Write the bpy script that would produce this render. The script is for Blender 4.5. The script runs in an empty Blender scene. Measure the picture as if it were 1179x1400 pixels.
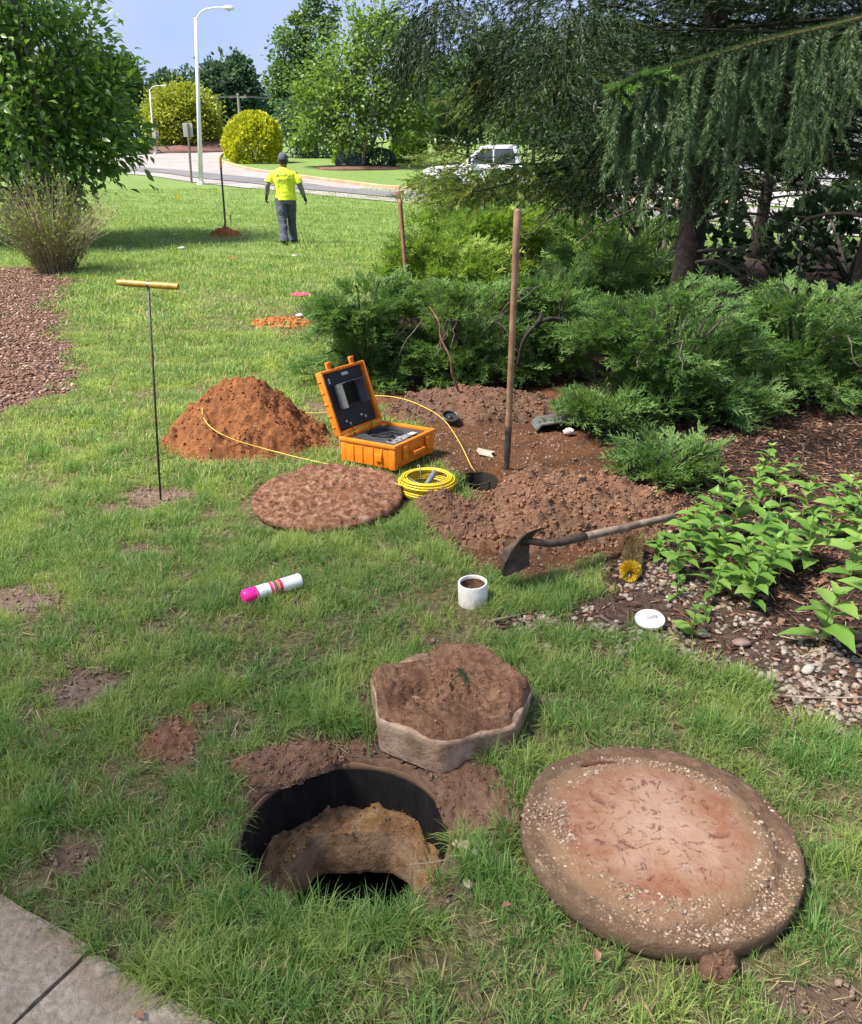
import bpy, bmesh, math, random
import numpy as np
from mathutils import Vector, Matrix, Euler
from mathutils.bvhtree import BVHTree

R = math.radians
scene = bpy.context.scene
COL = scene.collection
rng = np.random.default_rng(7)
random.seed(7)

# ------------------------------------------------------------------ camera
CAM_H, PITCH, FPX, CX, CY = 1.9, R(23.0), 1179.0, 589.5, 700.0
cam_d = bpy.data.cameras.new('camera')
cam = bpy.data.objects.new('camera', cam_d)
COL.objects.link(cam)
cam.location = (0, 0, CAM_H)
cam.rotation_euler = (R(90) - PITCH, 0, 0)
cam_d.sensor_fit = 'HORIZONTAL'
cam_d.sensor_width = 36.0
cam_d.lens = 36.0 * FPX / 1179.0
cam_d.clip_start = 0.05
cam_d.clip_end = 3000
scene.camera = cam

# ------------------------------------------------------------------ sky and sun
SUN_ELEV, SUN_TO = 56.0, (-0.93, -0.36)          # direction (x, y) towards the sun
world = bpy.data.worlds.new('World')
scene.world = world
world.use_nodes = True
wn = world.node_tree.nodes
sky = wn.new('ShaderNodeTexSky')
sky.sky_type = 'NISHITA'
sky.sun_disc = False
sky.sun_elevation = R(SUN_ELEV)
sky.sun_rotation = math.atan2(SUN_TO[0], SUN_TO[1])
sky.air_density = 1.0
sky.dust_density = 0.6
sky.ozone_density = 4.5
wn['Background'].inputs['Strength'].default_value = 0.13
_tc = wn.new('ShaderNodeTexCoord'); _nz = wn.new('ShaderNodeTexNoise'); _rp = wn.new('ShaderNodeValToRGB'); _mx = wn.new('ShaderNodeMix'); _mx.data_type = 'RGBA'
_nz.inputs['Scale'].default_value = 2.2; _nz.inputs['Detail'].default_value = 5
_rp.color_ramp.elements[0].position = .35; _rp.color_ramp.elements[0].color = (.82, 1.0, 1.68, 1)      # hazy blue-grey veil of cloud
_rp.color_ramp.elements[1].position = .72; _rp.color_ramp.elements[1].color = (1.35, 1.5, 2.0, 1)
_mx.inputs[0].default_value = .92
for _a, _b in ((_tc.outputs['Generated'], _nz.inputs['Vector']), (_nz.outputs['Fac'], _rp.inputs['Fac']), (sky.outputs[0], _mx.inputs[6]), (_rp.outputs[0], _mx.inputs[7]), (_mx.outputs[2], wn['Background'].inputs['Color'])):
    world.node_tree.links.new(_a, _b)
sun_d = bpy.data.lights.new('sun', 'SUN')
sun_d.energy = 3.0
sun_d.angle = R(12.0)
sun_d.color = (1.0, 0.94, 0.84)
sun = bpy.data.objects.new('sun', sun_d)
COL.objects.link(sun)
_h = math.hypot(*SUN_TO)
SUNV = Vector((SUN_TO[0] / _h * math.cos(R(SUN_ELEV)), SUN_TO[1] / _h * math.cos(R(SUN_ELEV)), math.sin(R(SUN_ELEV))))
sun.rotation_euler = SUNV.to_track_quat('Z', 'Y').to_euler()
sun.location = (-20, -8, 40)
scene.view_settings.view_transform = 'Standard'
scene.view_settings.look = 'None'
scene.view_settings.exposure = 1.95
scene.view_settings.gamma = 1.0
scene.cycles.max_bounces = 8
scene.cycles.diffuse_bounces = 4
scene.cycles.transparent_max_bounces = 8
scene.cycles.use_denoising = True

# ------------------------------------------------------------------ numbers
def hash2(ix, iy, s):
    h = (ix.astype(np.int64) * 374761393 + iy.astype(np.int64) * 668265263 + s * 974634777) & 0xffffffff
    h = ((h ^ (h >> 13)) * 1274126177) & 0xffffffff
    return ((h ^ (h >> 16)) & 0xffff) / 65535.0

def vn(x, y, s=0):
    x = np.asarray(x, float); y = np.asarray(y, float)
    ix = np.floor(x); iy = np.floor(y)
    fx = x - ix; fy = y - iy
    fx = fx * fx * (3 - 2 * fx); fy = fy * fy * (3 - 2 * fy)
    a = hash2(ix, iy, s); b = hash2(ix + 1, iy, s); c = hash2(ix, iy + 1, s); d = hash2(ix + 1, iy + 1, s)
    return (a + (b - a) * fx) * (1 - fy) + (c + (d - c) * fx) * fy

def fbm(x, y, s=0, o=4):
    t = 0; a = 0.5
    for i in range(o):
        t = t + a * vn(x * 2 ** i, y * 2 ** i, s + i * 17)
        a *= 0.5
    return t

def sstep(a, b, x):
    t = np.clip((np.asarray(x, float) - a) / (b - a), 0, 1)
    return t * t * (3 - 2 * t)

KY = [-50, 45, 60, 75, 95, 150, 300, 900]
KZ = [0, 0, 0.75, 1.15, 1.75, 2.6, 4.0, 9.0]

def H(x, y):
    x = np.asarray(x, float); y = np.asarray(y, float)
    z = np.interp(y, KY, KZ)
    fade = 1 - sstep(9, 16, y)
    z = z + fade * ((fbm(x * 0.9, y * 0.9, 3) - 0.47) * 0.05 + (fbm(x * 5, y * 5, 9) - 0.47) * 0.018)
    # dig near the upright shovel
    z = z - 0.60 * np.exp(-(((x - DIG[0]) / 0.125) ** 2 + ((y - DIG[1]) / 0.17) ** 2) ** 4)
    # soft dip round the tank opening
    r = np.hypot(x - MH[0], y - MH[1])
    z = np.where(r < 0.55, z * sstep(0.30, 0.55, r) - 0.012 * (1 - sstep(0.3, 0.5, r)), z)
    return z

CP, SP = math.cos(PITCH), math.sin(PITCH)

def proj(x, y, z=0.0):
    x = np.asarray(x, float); y = np.asarray(y, float)
    dz = np.asarray(z, float) - CAM_H
    dep = np.maximum(y * CP - dz * SP, 0.05)
    up = y * SP + dz * CP
    return CX + FPX * x / dep, CY - FPX * up / dep

def ray(px, py):
    a = (px - CX) / FPX; b = (CY - py) / FPX
    return np.array([a, CP + b * SP, -SP + b * CP])

def G(px, py, z=0.0):
    """the ground (plus z) under a pixel of the photograph"""
    d = ray(px, py)
    if d[2] > -1e-3:
        t = 90.0
        return np.array([d[0] * t, d[1] * t, float(np.interp(d[1] * t, KY, KZ)) + z])
    t = (z - CAM_H) / d[2]
    if d[1] * t > 44:
        lo, hi = 40.0, 900.0
        for _ in range(60):
            m = (lo + hi) / 2
            if CAM_H + d[2] * m / d[1] > np.interp(m, KY, KZ) + z: lo = m
            else: hi = m
        t = lo / d[1]
    p = d * t
    return np.array([p[0], p[1], CAM_H + p[2]])

def W(px, py, y):
    """the point at distance y (metres ahead) seen at a pixel"""
    d = ray(px, py); t = y / d[1]
    return np.array([d[0] * t, y, CAM_H + d[2] * t])

MH = np.array([-0.262, 2.045]); MH_R = 0.318           # tank opening
DIG = G(656, 655)[:2]                                   # small dug hole

def ground(p):
    return float(H(p[0], p[1]))

# ------------------------------------------------------------------ mesh helpers
def mesh_np(name, V, F, v=None):
    """V (n,3); F an (m,k) array or a list of polygons; v an optional value per vertex"""
    me = bpy.data.meshes.new(name)
    V = np.ascontiguousarray(V, dtype=np.float32)
    if isinstance(F, np.ndarray):
        m, k = F.shape
        me.vertices.add(len(V)); me.vertices.foreach_set('co', V.ravel())
        me.loops.add(m * k); me.loops.foreach_set('vertex_index', F.astype(np.int32).ravel())
        me.polygons.add(m)
        me.polygons.foreach_set('loop_start', np.arange(0, m * k, k, dtype=np.int32))
        me.update(calc_edges=True)
    else:
        me.from_pydata(V.tolist(), [], F)
        me.update()
    if v is not None:
        a = me.attributes.new('v', 'FLOAT', 'POINT')
        a.data.foreach_set('value', np.ascontiguousarray(v, dtype=np.float32))
    return me

def link(name, me, mat=None, parent=None, loc=None, rot=None, smooth=False, sharp=None):
    o = bpy.data.objects.new(name, me)
    COL.objects.link(o)
    if parent is not None: o.parent = parent
    if loc is not None: o.location = loc
    if rot is not None: o.rotation_euler = rot
    if mat is not None and me is not None and len(me.materials) == 0: me.materials.append(mat)
    if smooth and me is not None:
        me.polygons.foreach_set('use_smooth', np.ones(len(me.polygons), dtype=bool))
        if sharp: me.set_sharp_from_angle(angle=R(sharp))
        me.update()
    return o

def obj(name, VF, mat, parent=None, loc=None, rot=None, smooth=False, sharp=None, v=None):
    return link(name, mesh_np(name, VF[0], VF[1], v), mat, parent, loc, rot, smooth, sharp)

def tag(o, label=None, cat=None, group=None, kind=None):
    if label: o['label'] = label
    if cat: o['category'] = cat
    if group: o['group'] = group
    if kind: o['kind'] = kind
    return o

def thing(name, label, cat, loc=(0, 0, 0), rot=(0, 0, 0), group=None):
    o = bpy.data.objects.new(name, None)
    o.empty_display_size = 0.1
    COL.objects.link(o)
    o.location = loc; o.rotation_euler = rot
    return tag(o, label, cat, group)

def copy_tree(o, parent=None):
    c = o.copy(); COL.objects.link(c); c.parent = parent
    for ch in list(o.children): copy_tree(ch, c)
    return c

class MB:
    def __init__(s): s.V = []; s.F = []; s.n = 0
    def add(s, VF, M=None):
        V = np.asarray(VF[0], float)
        if M is not None: V = V @ np.array(M.to_3x3()).T + np.array(M.translation)
        s.V.append(V)
        s.F += [tuple(int(i) + s.n for i in f) for f in VF[1]]
        s.n += len(V); return s
    def vf(s): return np.concatenate(s.V), s.F

def rbox(c, s, bev=0.0, seg=2):
    bm = bmesh.new()
    bmesh.ops.create_cube(bm, size=1.0)
    for q in bm.verts: q.co = Vector((q.co.x * s[0] + c[0], q.co.y * s[1] + c[1], q.co.z * s[2] + c[2]))
    if bev > 0: bmesh.ops.bevel(bm, geom=list(bm.edges), offset=bev, segments=seg, affect='EDGES', profile=0.5)
    return bm_vf(bm)

def bm_vf(bm):
    bm.verts.ensure_lookup_table(); bm.verts.index_update()
    V = np.array([q.co[:] for q in bm.verts]); F = [tuple(q.index for q in f.verts) for f in bm.faces]
    bm.free(); return V, F

def prism(poly, y0, y1, bev=0.0, seg=2):
    """polygon in x,z extruded along y"""
    bm = bmesh.new()
    a = [bm.verts.new((p[0], y0, p[1])) for p in poly]; b = [bm.verts.new((p[0], y1, p[1])) for p in poly]
    n = len(poly)
    bm.faces.new(a); bm.faces.new(b[::-1])
    for i in range(n): bm.faces.new((a[i], b[i], b[(i + 1) % n], a[(i + 1) % n]))
    bmesh.ops.recalc_face_normals(bm, faces=bm.faces)
    if bev > 0: bmesh.ops.bevel(bm, geom=list(bm.edges), offset=bev, segments=seg, affect='EDGES', profile=0.5)
    return bm_vf(bm)

def tube(path, rad, n=8, caps=True, flat=1.0):
    """a tapering tube along a path"""
    P = np.asarray(path, float); m = len(P)
    rad = np.full(m, rad) if np.isscalar(rad) else np.asarray(rad, float)
    T = np.gradient(P, axis=0); T /= np.linalg.norm(T, axis=1)[:, None] + 1e-12
    up = np.array([0, 0, 1.0]) if abs(T[0][2]) < 0.9 else np.array([1.0, 0, 0])
    V = []; u = None
    for i in range(m):
        u = up - T[i] * np.dot(up, T[i]) if u is None else u - T[i] * np.dot(u, T[i])
        u /= np.linalg.norm(u) + 1e-12
        w = np.cross(T[i], u)
        a = np.arange(n) * 2 * math.pi / n
        V.append(P[i] + rad[i] * (np.cos(a)[:, None] * u * flat + np.sin(a)[:, None] * w))
    V = np.concatenate(V); F = []
    for i in range(m - 1):
        for j in range(n):
            k = (j + 1) % n
            F.append((i * n + j, i * n + k, (i + 1) * n + k, (i + 1) * n + j))
    if caps:
        F.append(tuple(range(n))[::-1]); F.append(tuple((m - 1) * n + j for j in range(n)))
    return V, F

def lathe(prof, n=48, close=True):
    """profile of (r, z) turned round z"""
    V = []; F = []
    a = np.arange(n) * 2 * math.pi / n
    for r, z in prof:
        V.append(np.stack([r * np.cos(a), r * np.sin(a), np.full(n, z)], 1))
    m = len(prof)
    for i in range(m - 1):
        for j in range(n):
            k = (j + 1) % n
            F.append((i * n + j, i * n + k, (i + 1) * n + k, (i + 1) * n + j))
    if close:
        if prof[0][0] > 1e-6: F.append(tuple(range(n))[::-1])
        if prof[-1][0] > 1e-6: F.append(tuple((m - 1) * n + j for j in range(n)))
    return np.concatenate(V), F

def bez(p, n):
    """smooth curve through points (Catmull-Rom)"""
    p = np.asarray(p, float); out = []
    q = np.vstack([2 * p[0] - p[1], p, 2 * p[-1] - p[-2]])
    for i in range(1, len(q) - 2):
        for t in np.linspace(0, 1, n, endpoint=False):
            a, b, c, d = q[i - 1], q[i], q[i + 1], q[i + 2]
            out.append(0.5 * (2 * b + (c - a) * t + (2 * a - 5 * b + 4 * c - d) * t * t + (3 * b - a - 3 * c + d) * t ** 3))
    out.append(p[-1]); return np.array(out)

def frames(D, roll=None, up=None):
    """N bases: columns side, along (D), normal"""
    D = D / (np.linalg.norm(D, axis=1)[:, None] + 1e-9)
    n = len(D)
    up = np.tile([0, 0, 1.0], (n, 1)) if up is None else up
    bad = np.abs((D * up).sum(1)) > 0.97
    up = np.where(bad[:, None], np.array([1.0, 0.2, 0]), up)
    X = np.cross(D, up); X /= np.linalg.norm(X, axis=1)[:, None] + 1e-9
    Z = np.cross(X, D)
    if roll is not None:
        c, s = np.cos(roll)[:, None], np.sin(roll)[:, None]
        X, Z = X * c + Z * s, Z * c - X * s
    return np.stack([X, D, Z], 2)

def scatter(tpl, P, B, S, v):
    """copies of a small template into one big mesh"""
    TV, TF = tpl
    S = np.asarray(S, float)
    if S.ndim == 1: S = np.repeat(S[:, None], 3, 1)
    V = np.einsum('nij,nkj->nki', B, TV[None] * S[:, None, :]) + P[:, None, :]
    F = TF[None] + (np.arange(len(P)) * len(TV))[:, None, None]
    return V.reshape(-1, 3), F.reshape(-1, TF.shape[1]), np.repeat(v, len(TV))

def joinf(parts):
    Vs, Fs, vs, n = [], [], [], 0
    for V, F, v in parts:
        Vs.append(V); Fs.append(F + n); vs.append(v); n += len(V)
    return np.concatenate(Vs), np.concatenate(Fs), np.concatenate(vs)

# leaf-like templates, along +y, unit length
def tpl_leaf(w=0.45, fold=0.06, droop=0.10):
    V = np.array([[0, 0, 0], [w * .42, .3, fold], [w * .5, .55, fold], [0, 1, -droop], [-w * .5, .55, fold], [-w * .42, .3, fold], [0, .5, 0]])
    F = np.array([[0, 1, 6], [1, 2, 6], [2, 3, 6], [3, 4, 6], [4, 5, 6], [5, 0, 6]])
    return V, F
def tpl_diamond(w=0.6):
    return np.array([[0, 0, 0], [w / 2, .5, .05], [0, 1, 0], [-w / 2, .5, .05]]), np.array([[0, 1, 2], [0, 2, 3]])

# ------------------------------------------------------------------ materials
MATS = {}
def newmat(name):
    m = bpy.data.materials.new(name); m.use_nodes = True
    nt = m.node_tree; b = nt.nodes['Principled BSDF']
    MATS[name] = m
    return m, nt, b

def L(nt, a, b): nt.links.new(a, b)

def noise(nt, scale, detail=4, rough=0.55, vec=None, dist=0.0):
    n = nt.nodes.new('ShaderNodeTexNoise')
    n.inputs['Scale'].default_value = scale; n.inputs['Detail'].default_value = detail
    n.inputs['Roughness'].default_value = rough; n.inputs['Distortion'].default_value = dist
    if vec is not None: L(nt, vec, n.inputs['Vector'])
    return n

def ramp(nt, fac, stops):
    r = nt.nodes.new('ShaderNodeValToRGB')
    e = r.color_ramp.elements
    while len(e) < len(stops): e.new(0.5)
    for i, (p, c) in enumerate(stops):
        e[i].position = p; e[i].color = (*c, 1) if len(c) == 3 else c
    L(nt, fac, r.inputs['Fac'])
    return r

def mix(nt, fac, a, b, blend='MIX'):
    m = nt.nodes.new('ShaderNodeMix'); m.data_type = 'RGBA'; m.blend_type = blend
    for s, i in ((fac, 0), (a, 6), (b, 7)):
        if isinstance(s, (int, float)): m.inputs[i].default_value = s
        elif isinstance(s, tuple): m.inputs[i].default_value = (*s, 1)
        else: L(nt, s, m.inputs[i])
    return m.outputs[2]

def bump(nt, b, h, strength=0.3, dist=0.01):
    n = nt.nodes.new('ShaderNodeBump')
    n.inputs['Strength'].default_value = strength; n.inputs['Distance'].default_value = dist
    L(nt, h, n.inputs['Height']); L(nt, n.outputs[0], b.inputs['Normal'])
    return n

def coords(nt, kind='Object'):
    return nt.nodes.new('ShaderNodeTexCoord').outputs[kind]

def M(name, c1, c2=None, scale=20, rough=0.7, bmp=0.0, bscale=None, bdist=0.004, metal=0.0, c3=None, spec=0.5, detail=5, world_co=False, lo=0.35, hi=0.65):
    """plain procedural surface: two or three colours broken up by noise, with fine relief"""
    if name in MATS: return MATS[name]
    m, nt, b = newmat(name)
    co = nt.nodes.new('ShaderNodeNewGeometry').outputs['Position'] if world_co else coords(nt)
    n = noise(nt, scale, detail, 0.6, co)
    stops = [(lo, c1), (hi, c2 or c1)]
    if c3: stops = [(lo, c1), ((lo + hi) / 2, c2), (hi, c3)]
    r = ramp(nt, n.outputs['Fac'], stops)
    L(nt, r.outputs[0], b.inputs['Base Color'])
    b.inputs['Roughness'].default_value = rough; b.inputs['Metallic'].default_value = metal
    b.inputs['Specular IOR Level'].default_value = spec
    if bmp > 0:
        n2 = noise(nt, bscale or scale * 3, 6, 0.65, co)
        bump(nt, b, n2.outputs['Fac'], bmp, bdist)
    return m

def leafmat(name, stops, rough=0.5, trans=0.35, tint=1.15, spec=0.3, pos_scale=None, pos_col=None, pos_lo=.45, pos_hi=.65):
    """foliage: colour from each leaf's own value, some light passing through"""
    m, nt, b = newmat(name)
    at = nt.nodes.new('ShaderNodeAttribute'); at.attribute_name = 'v'
    oi = nt.nodes.new('ShaderNodeObjectInfo')
    ad = nt.nodes.new('ShaderNodeMath'); ad.operation = 'MULTIPLY_ADD'
    L(nt, oi.outputs['Random'], ad.inputs[0]); ad.inputs[1].default_value = 0.16; L(nt, at.outputs['Fac'], ad.inputs[2])
    r = ramp(nt, ad.outputs[0], stops)
    c = r.outputs[0]
    if pos_scale:
        g = nt.nodes.new('ShaderNodeNewGeometry')
        n = noise(nt, pos_scale, 3, 0.6, g.outputs['Position'])
        f = ramp(nt, n.outputs['Fac'], [(pos_lo, (0, 0, 0)), (pos_hi, (1, 1, 1))])
        c = mix(nt, f.outputs[0], c, mix(nt, 0.72, c, pos_col))
    L(nt, c, b.inputs['Base Color'])
    b.inputs['Roughness'].default_value = rough; b.inputs['Specular IOR Level'].default_value = spec
    t = nt.nodes.new('ShaderNodeBsdfTranslucent')
    tc = mix(nt, 1.0, c, (tint, tint * 1.05, tint * 0.6), 'MULTIPLY')
    L(nt, tc, t.inputs['Color'])
    s = nt.nodes.new('ShaderNodeMixShader'); s.inputs[0].default_value = trans
    L(nt, b.outputs[0], s.inputs[1]); L(nt, t.outputs[0], s.inputs[2])
    L(nt, s.outputs[0], nt.nodes['Material Output'].inputs['Surface'])
    return m

# ------------------------------------------------------------------ scattering by geometry nodes
def gn_scatter(name, P, rot, scl, var, protos, mat, parent=None, loc=(0, 0, 0)):
    me = bpy.data.meshes.new(name)
    P = np.asarray(P, np.float32) - np.asarray(loc, np.float32)
    me.vertices.add(len(P)); me.vertices.foreach_set('co', P.ravel())
    a = me.attributes.new('rot', 'FLOAT_VECTOR', 'POINT'); a.data.foreach_set('vector', np.asarray(rot, np.float32).ravel())
    scl = np.asarray(scl, np.float32)
    if scl.ndim == 1: scl = np.repeat(scl[:, None], 3, 1)
    a = me.attributes.new('scl', 'FLOAT_VECTOR', 'POINT'); a.data.foreach_set('vector', scl.ravel())
    a = me.attributes.new('var', 'INT', 'POINT'); a.data.foreach_set('value', np.asarray(var, np.int32))
    o = link(name, me, None, parent, None if parent else loc)
    me.materials.append(mat)
    c = bpy.data.collections.new(name + '_pieces')
    for i, (V, F, v) in enumerate(protos):
        pm = mesh_np('piece_%02d' % i, V, F, v)
        pm.materials.append(mat)
        c.objects.link(bpy.data.objects.new('%s_piece_%02d' % (name, i), pm))
    ng = bpy.data.node_groups.new(name, 'GeometryNodeTree')
    ng.interface.new_socket('Geometry', in_out='INPUT', socket_type='NodeSocketGeometry')
    ng.interface.new_socket('Geometry', in_out='OUTPUT', socket_type='NodeSocketGeometry')
    N = ng.nodes
    gi = N.new('NodeGroupInput'); go = N.new('NodeGroupOutput')
    ci = N.new('GeometryNodeCollectionInfo'); ci.inputs['Collection'].default_value = c
    ci.inputs['Separate Children'].default_value = True; ci.inputs['Reset Children'].default_value = True
    ip = N.new('GeometryNodeInstanceOnPoints'); ip.inputs['Pick Instance'].default_value = True
    def named(n, t):
        q = N.new('GeometryNodeInputNamedAttribute'); q.data_type = t; q.inputs['Name'].default_value = n
        return q.outputs['Attribute']
    e2r = N.new('FunctionNodeEulerToRotation')
    ng.links.new(named('rot', 'FLOAT_VECTOR'), e2r.inputs[0])
    ng.links.new(gi.outputs[0], ip.inputs['Points']); ng.links.new(ci.outputs[0], ip.inputs['Instance'])
    ng.links.new(named('var', 'INT'), ip.inputs['Instance Index'])
    ng.links.new(e2r.outputs[0], ip.inputs['Rotation']); ng.links.new(named('scl', 'FLOAT_VECTOR'), ip.inputs['Scale'])
    ng.links.new(ip.outputs[0], go.inputs[0])
    md = o.modifiers.new('scatter', 'NODES'); md.node_group = ng
    return tag(o, kind='stuff')

def stone_protos(k, seed, sub=1, rough=0.25, flat=0.7):
    out = []
    r_ = np.random.default_rng(seed)
    for i in range(k):
        bm = bmesh.new(); bmesh.ops.create_icosphere(bm, subdivisions=sub, radius=0.5)
        V, F = bm_vf(bm)
        s = r_.uniform(0.75, 1.25, 3); s[2] *= flat
        for _ in range(3):
            d = r_.normal(size=3); d /= np.linalg.norm(d)
            V = V * (1 + rough * (((V @ d) * 3) % 1.0 - 0.5)[:, None] * 0.8)
        V = V * (1 + r_.normal(0, rough * 0.22, (len(V), 1))) * s
        out.append((V, np.array(F), np.full(len(V), r_.uniform(0, 1))))
    return out
# ------------------------------------------------------------------ where lawn, soil, mulch and gravel lie
def ell(px, py, c, a, rot=0.0):
    c_, s_ = math.cos(R(rot)), math.sin(R(rot))
    dx, dy = px - c[0], py - c[1]
    return np.hypot((dx * c_ + dy * s_) / a[0], (dy * c_ - dx * s_) / a[1])

def inpoly(px, py, poly):
    ins = np.zeros(np.shape(px), bool); n = len(poly)
    for i in range(n):
        x1, y1 = poly[i]; x2, y2 = poly[(i + 1) % n]
        c = ((y1 > py) != (y2 > py))
        ins ^= c & (px < (x2 - x1) * (py - y1) / (y2 - y1 + 1e-12) + x1)
    return ins

def polymask(x, y, poly, edge, seed):
    """soft ragged mask of a ground polygon (metres)"""
    nx = (fbm(x * 6, y * 6, seed) - 0.47) * edge * 5; ny = (fbm(x * 6, y * 6, seed + 40) - 0.47) * edge * 5
    m = 0
    for k in range(4):
        a = k * math.pi / 2 + 0.4
        m = m + inpoly(x + nx + math.cos(a) * edge * .5, y + ny + math.sin(a) * edge * .5, poly)
    return m / 4.0

def gpoly(pts): return [tuple(G(*p)[:2]) for p in pts]

BED_R = gpoly([(668, 852), (720, 838), (810, 812), (835, 770), (880, 735), (905, 700), (905, 640), (840, 640), (800, 560), (760, 520), (640, 530), (520, 520), (470, 470), (520, 400)]) + \
        [(2.2, 16.5), (9, 17), (9, 2.2)] + gpoly([(1300, 1040), (1179, 1003), (1085, 985), (1050, 945), (930, 912), (850, 885), (760, 868)])
GRAVEL = gpoly([(668, 852), (720, 838), (815, 815), (850, 770), (900, 760), (985, 800), (1080, 850), (1179, 905), (1300, 950), (1300, 1040), (1179, 1003), (1085, 985), (1050, 945), (930, 912), (850, 885), (760, 868)])
BED_L = gpoly([(-260, 365), (60, 365), (112, 384), (82, 418), (98, 462), (114, 508), (60, 545), (0, 562), (-300, 590)])
SOIL = gpoly([(505, 552), (525, 526), (640, 512), (800, 520), (820, 590), (890, 640), (915, 690), (880, 745), (800, 770), (735, 800), (690, 800), (655, 775), (600, 735), (590, 700), (640, 690), (615, 655), (600, 620), (560, 575)])
# bare spots in the lawn: pixel centre, half sizes, strength
BARE = [((222, 678), (58, 20), 1), ((10, 822), (48, 30), 1), ((128, 945), (62, 30), 1), ((232, 1010), (34, 40), 1),
        ((98, 1168), (44, 28), 1), ((190, 752), (36, 12), .8), ((360, 918), (90, 22), .75), ((1125, 1375), (70, 34), .9),
        ((300, 712), (20, 8), .5), ((500, 955), (60, 40), .5), ((430, 900), (40, 18), .5), ((210, 855), (50, 12), .7),
        ((265, 700), (40, 10), .6), ((388, 442), (52, 20), .9), ((320, 352), (10, 3), 1), ((300, 632), (40, 10), 1), ((440, 560), (60, 14), .9),
        ((450, 520), (50, 12), .5), ((330, 408), (28, 6), .4), ((560, 655), (60, 25), .5), ((470, 600), (60, 20), .7), ((700, 1010), (30, 18), .6), ((650, 1095), (50, 60), .95), ((415, 500), (26, 7), .5),
        ((270, 968), (16, 8), .9), ((720, 860), (90, 16), .55), ((960, 1330), (40, 16), .8), ((170, 1255), (40, 10), .4), ((300, 830), (24, 8), .4), ((500, 600), (40, 10), .5), ((310, 325), (30, 8), .8), ((20, 770), (30, 12), .6), ((330, 985), (60, 26), .6), ((150, 880), (60, 16), .55), ((60, 900), (40, 10), .4), ((240, 820), (60, 14), .45), ((530, 1290), (60, 12), .35), ((780, 960), (60, 14), .4), ((350, 1330), (50, 10), .35), ((620, 870), (60, 12), .4), ((170, 700), (60, 12), .5), ((30, 1210), (50, 14), .4), ((250, 1280), (40, 10), .4), ((1020, 1340), (80, 14), .4)]

def patio_side(x, y):
    a = G(0, 1222)[:2]; b = G(300, 1400)[:2]
    d = (b - a) / np.linalg.norm(b - a)
    return (x - a[0]) * d[1] - (y - a[1]) * d[0]     # > 0 on the lawn side? fixed below
_s = patio_side(*G(300, 1200)[:2]); PSIGN = 1 if _s > 0 else -1

def masks(x, y):
    px, py = proj(x, y, 0.0)
    near = y < 40
    nz = fbm(x * 9, y * 9, 21) - 0.47
    bare = np.zeros(np.shape(x))
    for c, a, s in BARE:
        r = ell(px, py, c, a)
        bare = np.maximum(bare, s * (1 - sstep(0.65, 1.15, r + nz * 1.6)))
    rr = np.hypot(x - MH[0], y - MH[1])
    ang = np.arctan2(y - MH[1], x - MH[0])
    wid = 0.10 + 0.10 * np.clip(np.sin(ang + 0.1), -0.6, 1) + 0.07 * np.clip(np.cos(ang), 0, 1)
    bare = np.maximum(bare, 1 - sstep(0.8, 1.2, (rr - MH_R + 0.0) / np.maximum(wid, .03) + nz * 1.2))
    soil = polymask(x, y, SOIL, 0.07, 5)
    bed = polymask(x, y, BED_R, 0.05, 11)
    grav = polymask(x, y, GRAVEL, 0.07, 14)
    bedl = polymask(x, y, BED_L, 0.10, 17)
    pat = (PSIGN * patio_side(x, y) < 0.0) & (y < 3)
    bare = np.where(near, bare, 0)
    return dict(bare=bare, soil=soil, bed=bed, grav=grav, bedl=bedl, pat=pat.astype(float))

# ------------------------------------------------------------------ ground sheet
def axis(segs):
    out = []
    for a, b, s in segs: out += list(np.arange(a, b, s))
    return np.array(out + [segs[-1][1]])
gx = axis([(-700, -100, 100), (-100, -20, 10), (-20, -6, 1.0), (-6, -2.2, .12), (-2.2, 2.6, .03), (2.6, 6, .1), (6, 20, 1.0), (20, 100, 10), (100, 700, 100)])
gy = axis([(-60, -10, 10), (-10, 0, 1.0), (0, 1.0, .1), (1.0, 5.4, .03), (5.4, 9, .06), (9, 16, .25), (16, 45, 2.5)])
gy = np.concatenate([gy[:-1], np.array([45, 50, 55, 60, 65, 70, 75, 80, 85, 90, 95, 110, 130, 150, 200, 250, 300, 450, 600, 900.])])
XX, YY = np.meshgrid(gx, gy)
ZZ = H(XX, YY)
mk = masks(XX, YY)
cl = np.maximum(mk['soil'], 0)
ZZ = ZZ + cl * (fbm(XX * 14, YY * 14, 30) - 0.45) * 0.05 + mk['bare'] * ((fbm(XX * 18, YY * 18, 31) - 0.5) * 0.02 - 0.006)
ZZ = ZZ - 0.05 * mk['pat']
GV = np.stack([XX, YY, ZZ], 2).reshape(-1, 3)
ny_, nx_ = XX.shape
ii = np.arange(ny_ * nx_).reshape(ny_, nx_)
GF = np.stack([ii[:-1, :-1], ii[:-1, 1:], ii[1:, 1:], ii[1:, :-1]], 2).reshape(-1, 4)
cen = GV[GF].mean(1)
keep = np.hypot(cen[:, 0] - MH[0], cen[:, 1] - MH[1]) > MH_R + 0.03
GF = GF[keep]
gme = mesh_np('ground', GV, GF)
mk['near'] = (1 - sstep(7, 20, YY))
for k in ('bare', 'soil', 'bed', 'grav', 'bedl', 'near'):
    a = gme.attributes.new(k, 'FLOAT', 'POINT'); a.data.foreach_set('value', mk[k].ravel().astype(np.float32))

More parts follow.
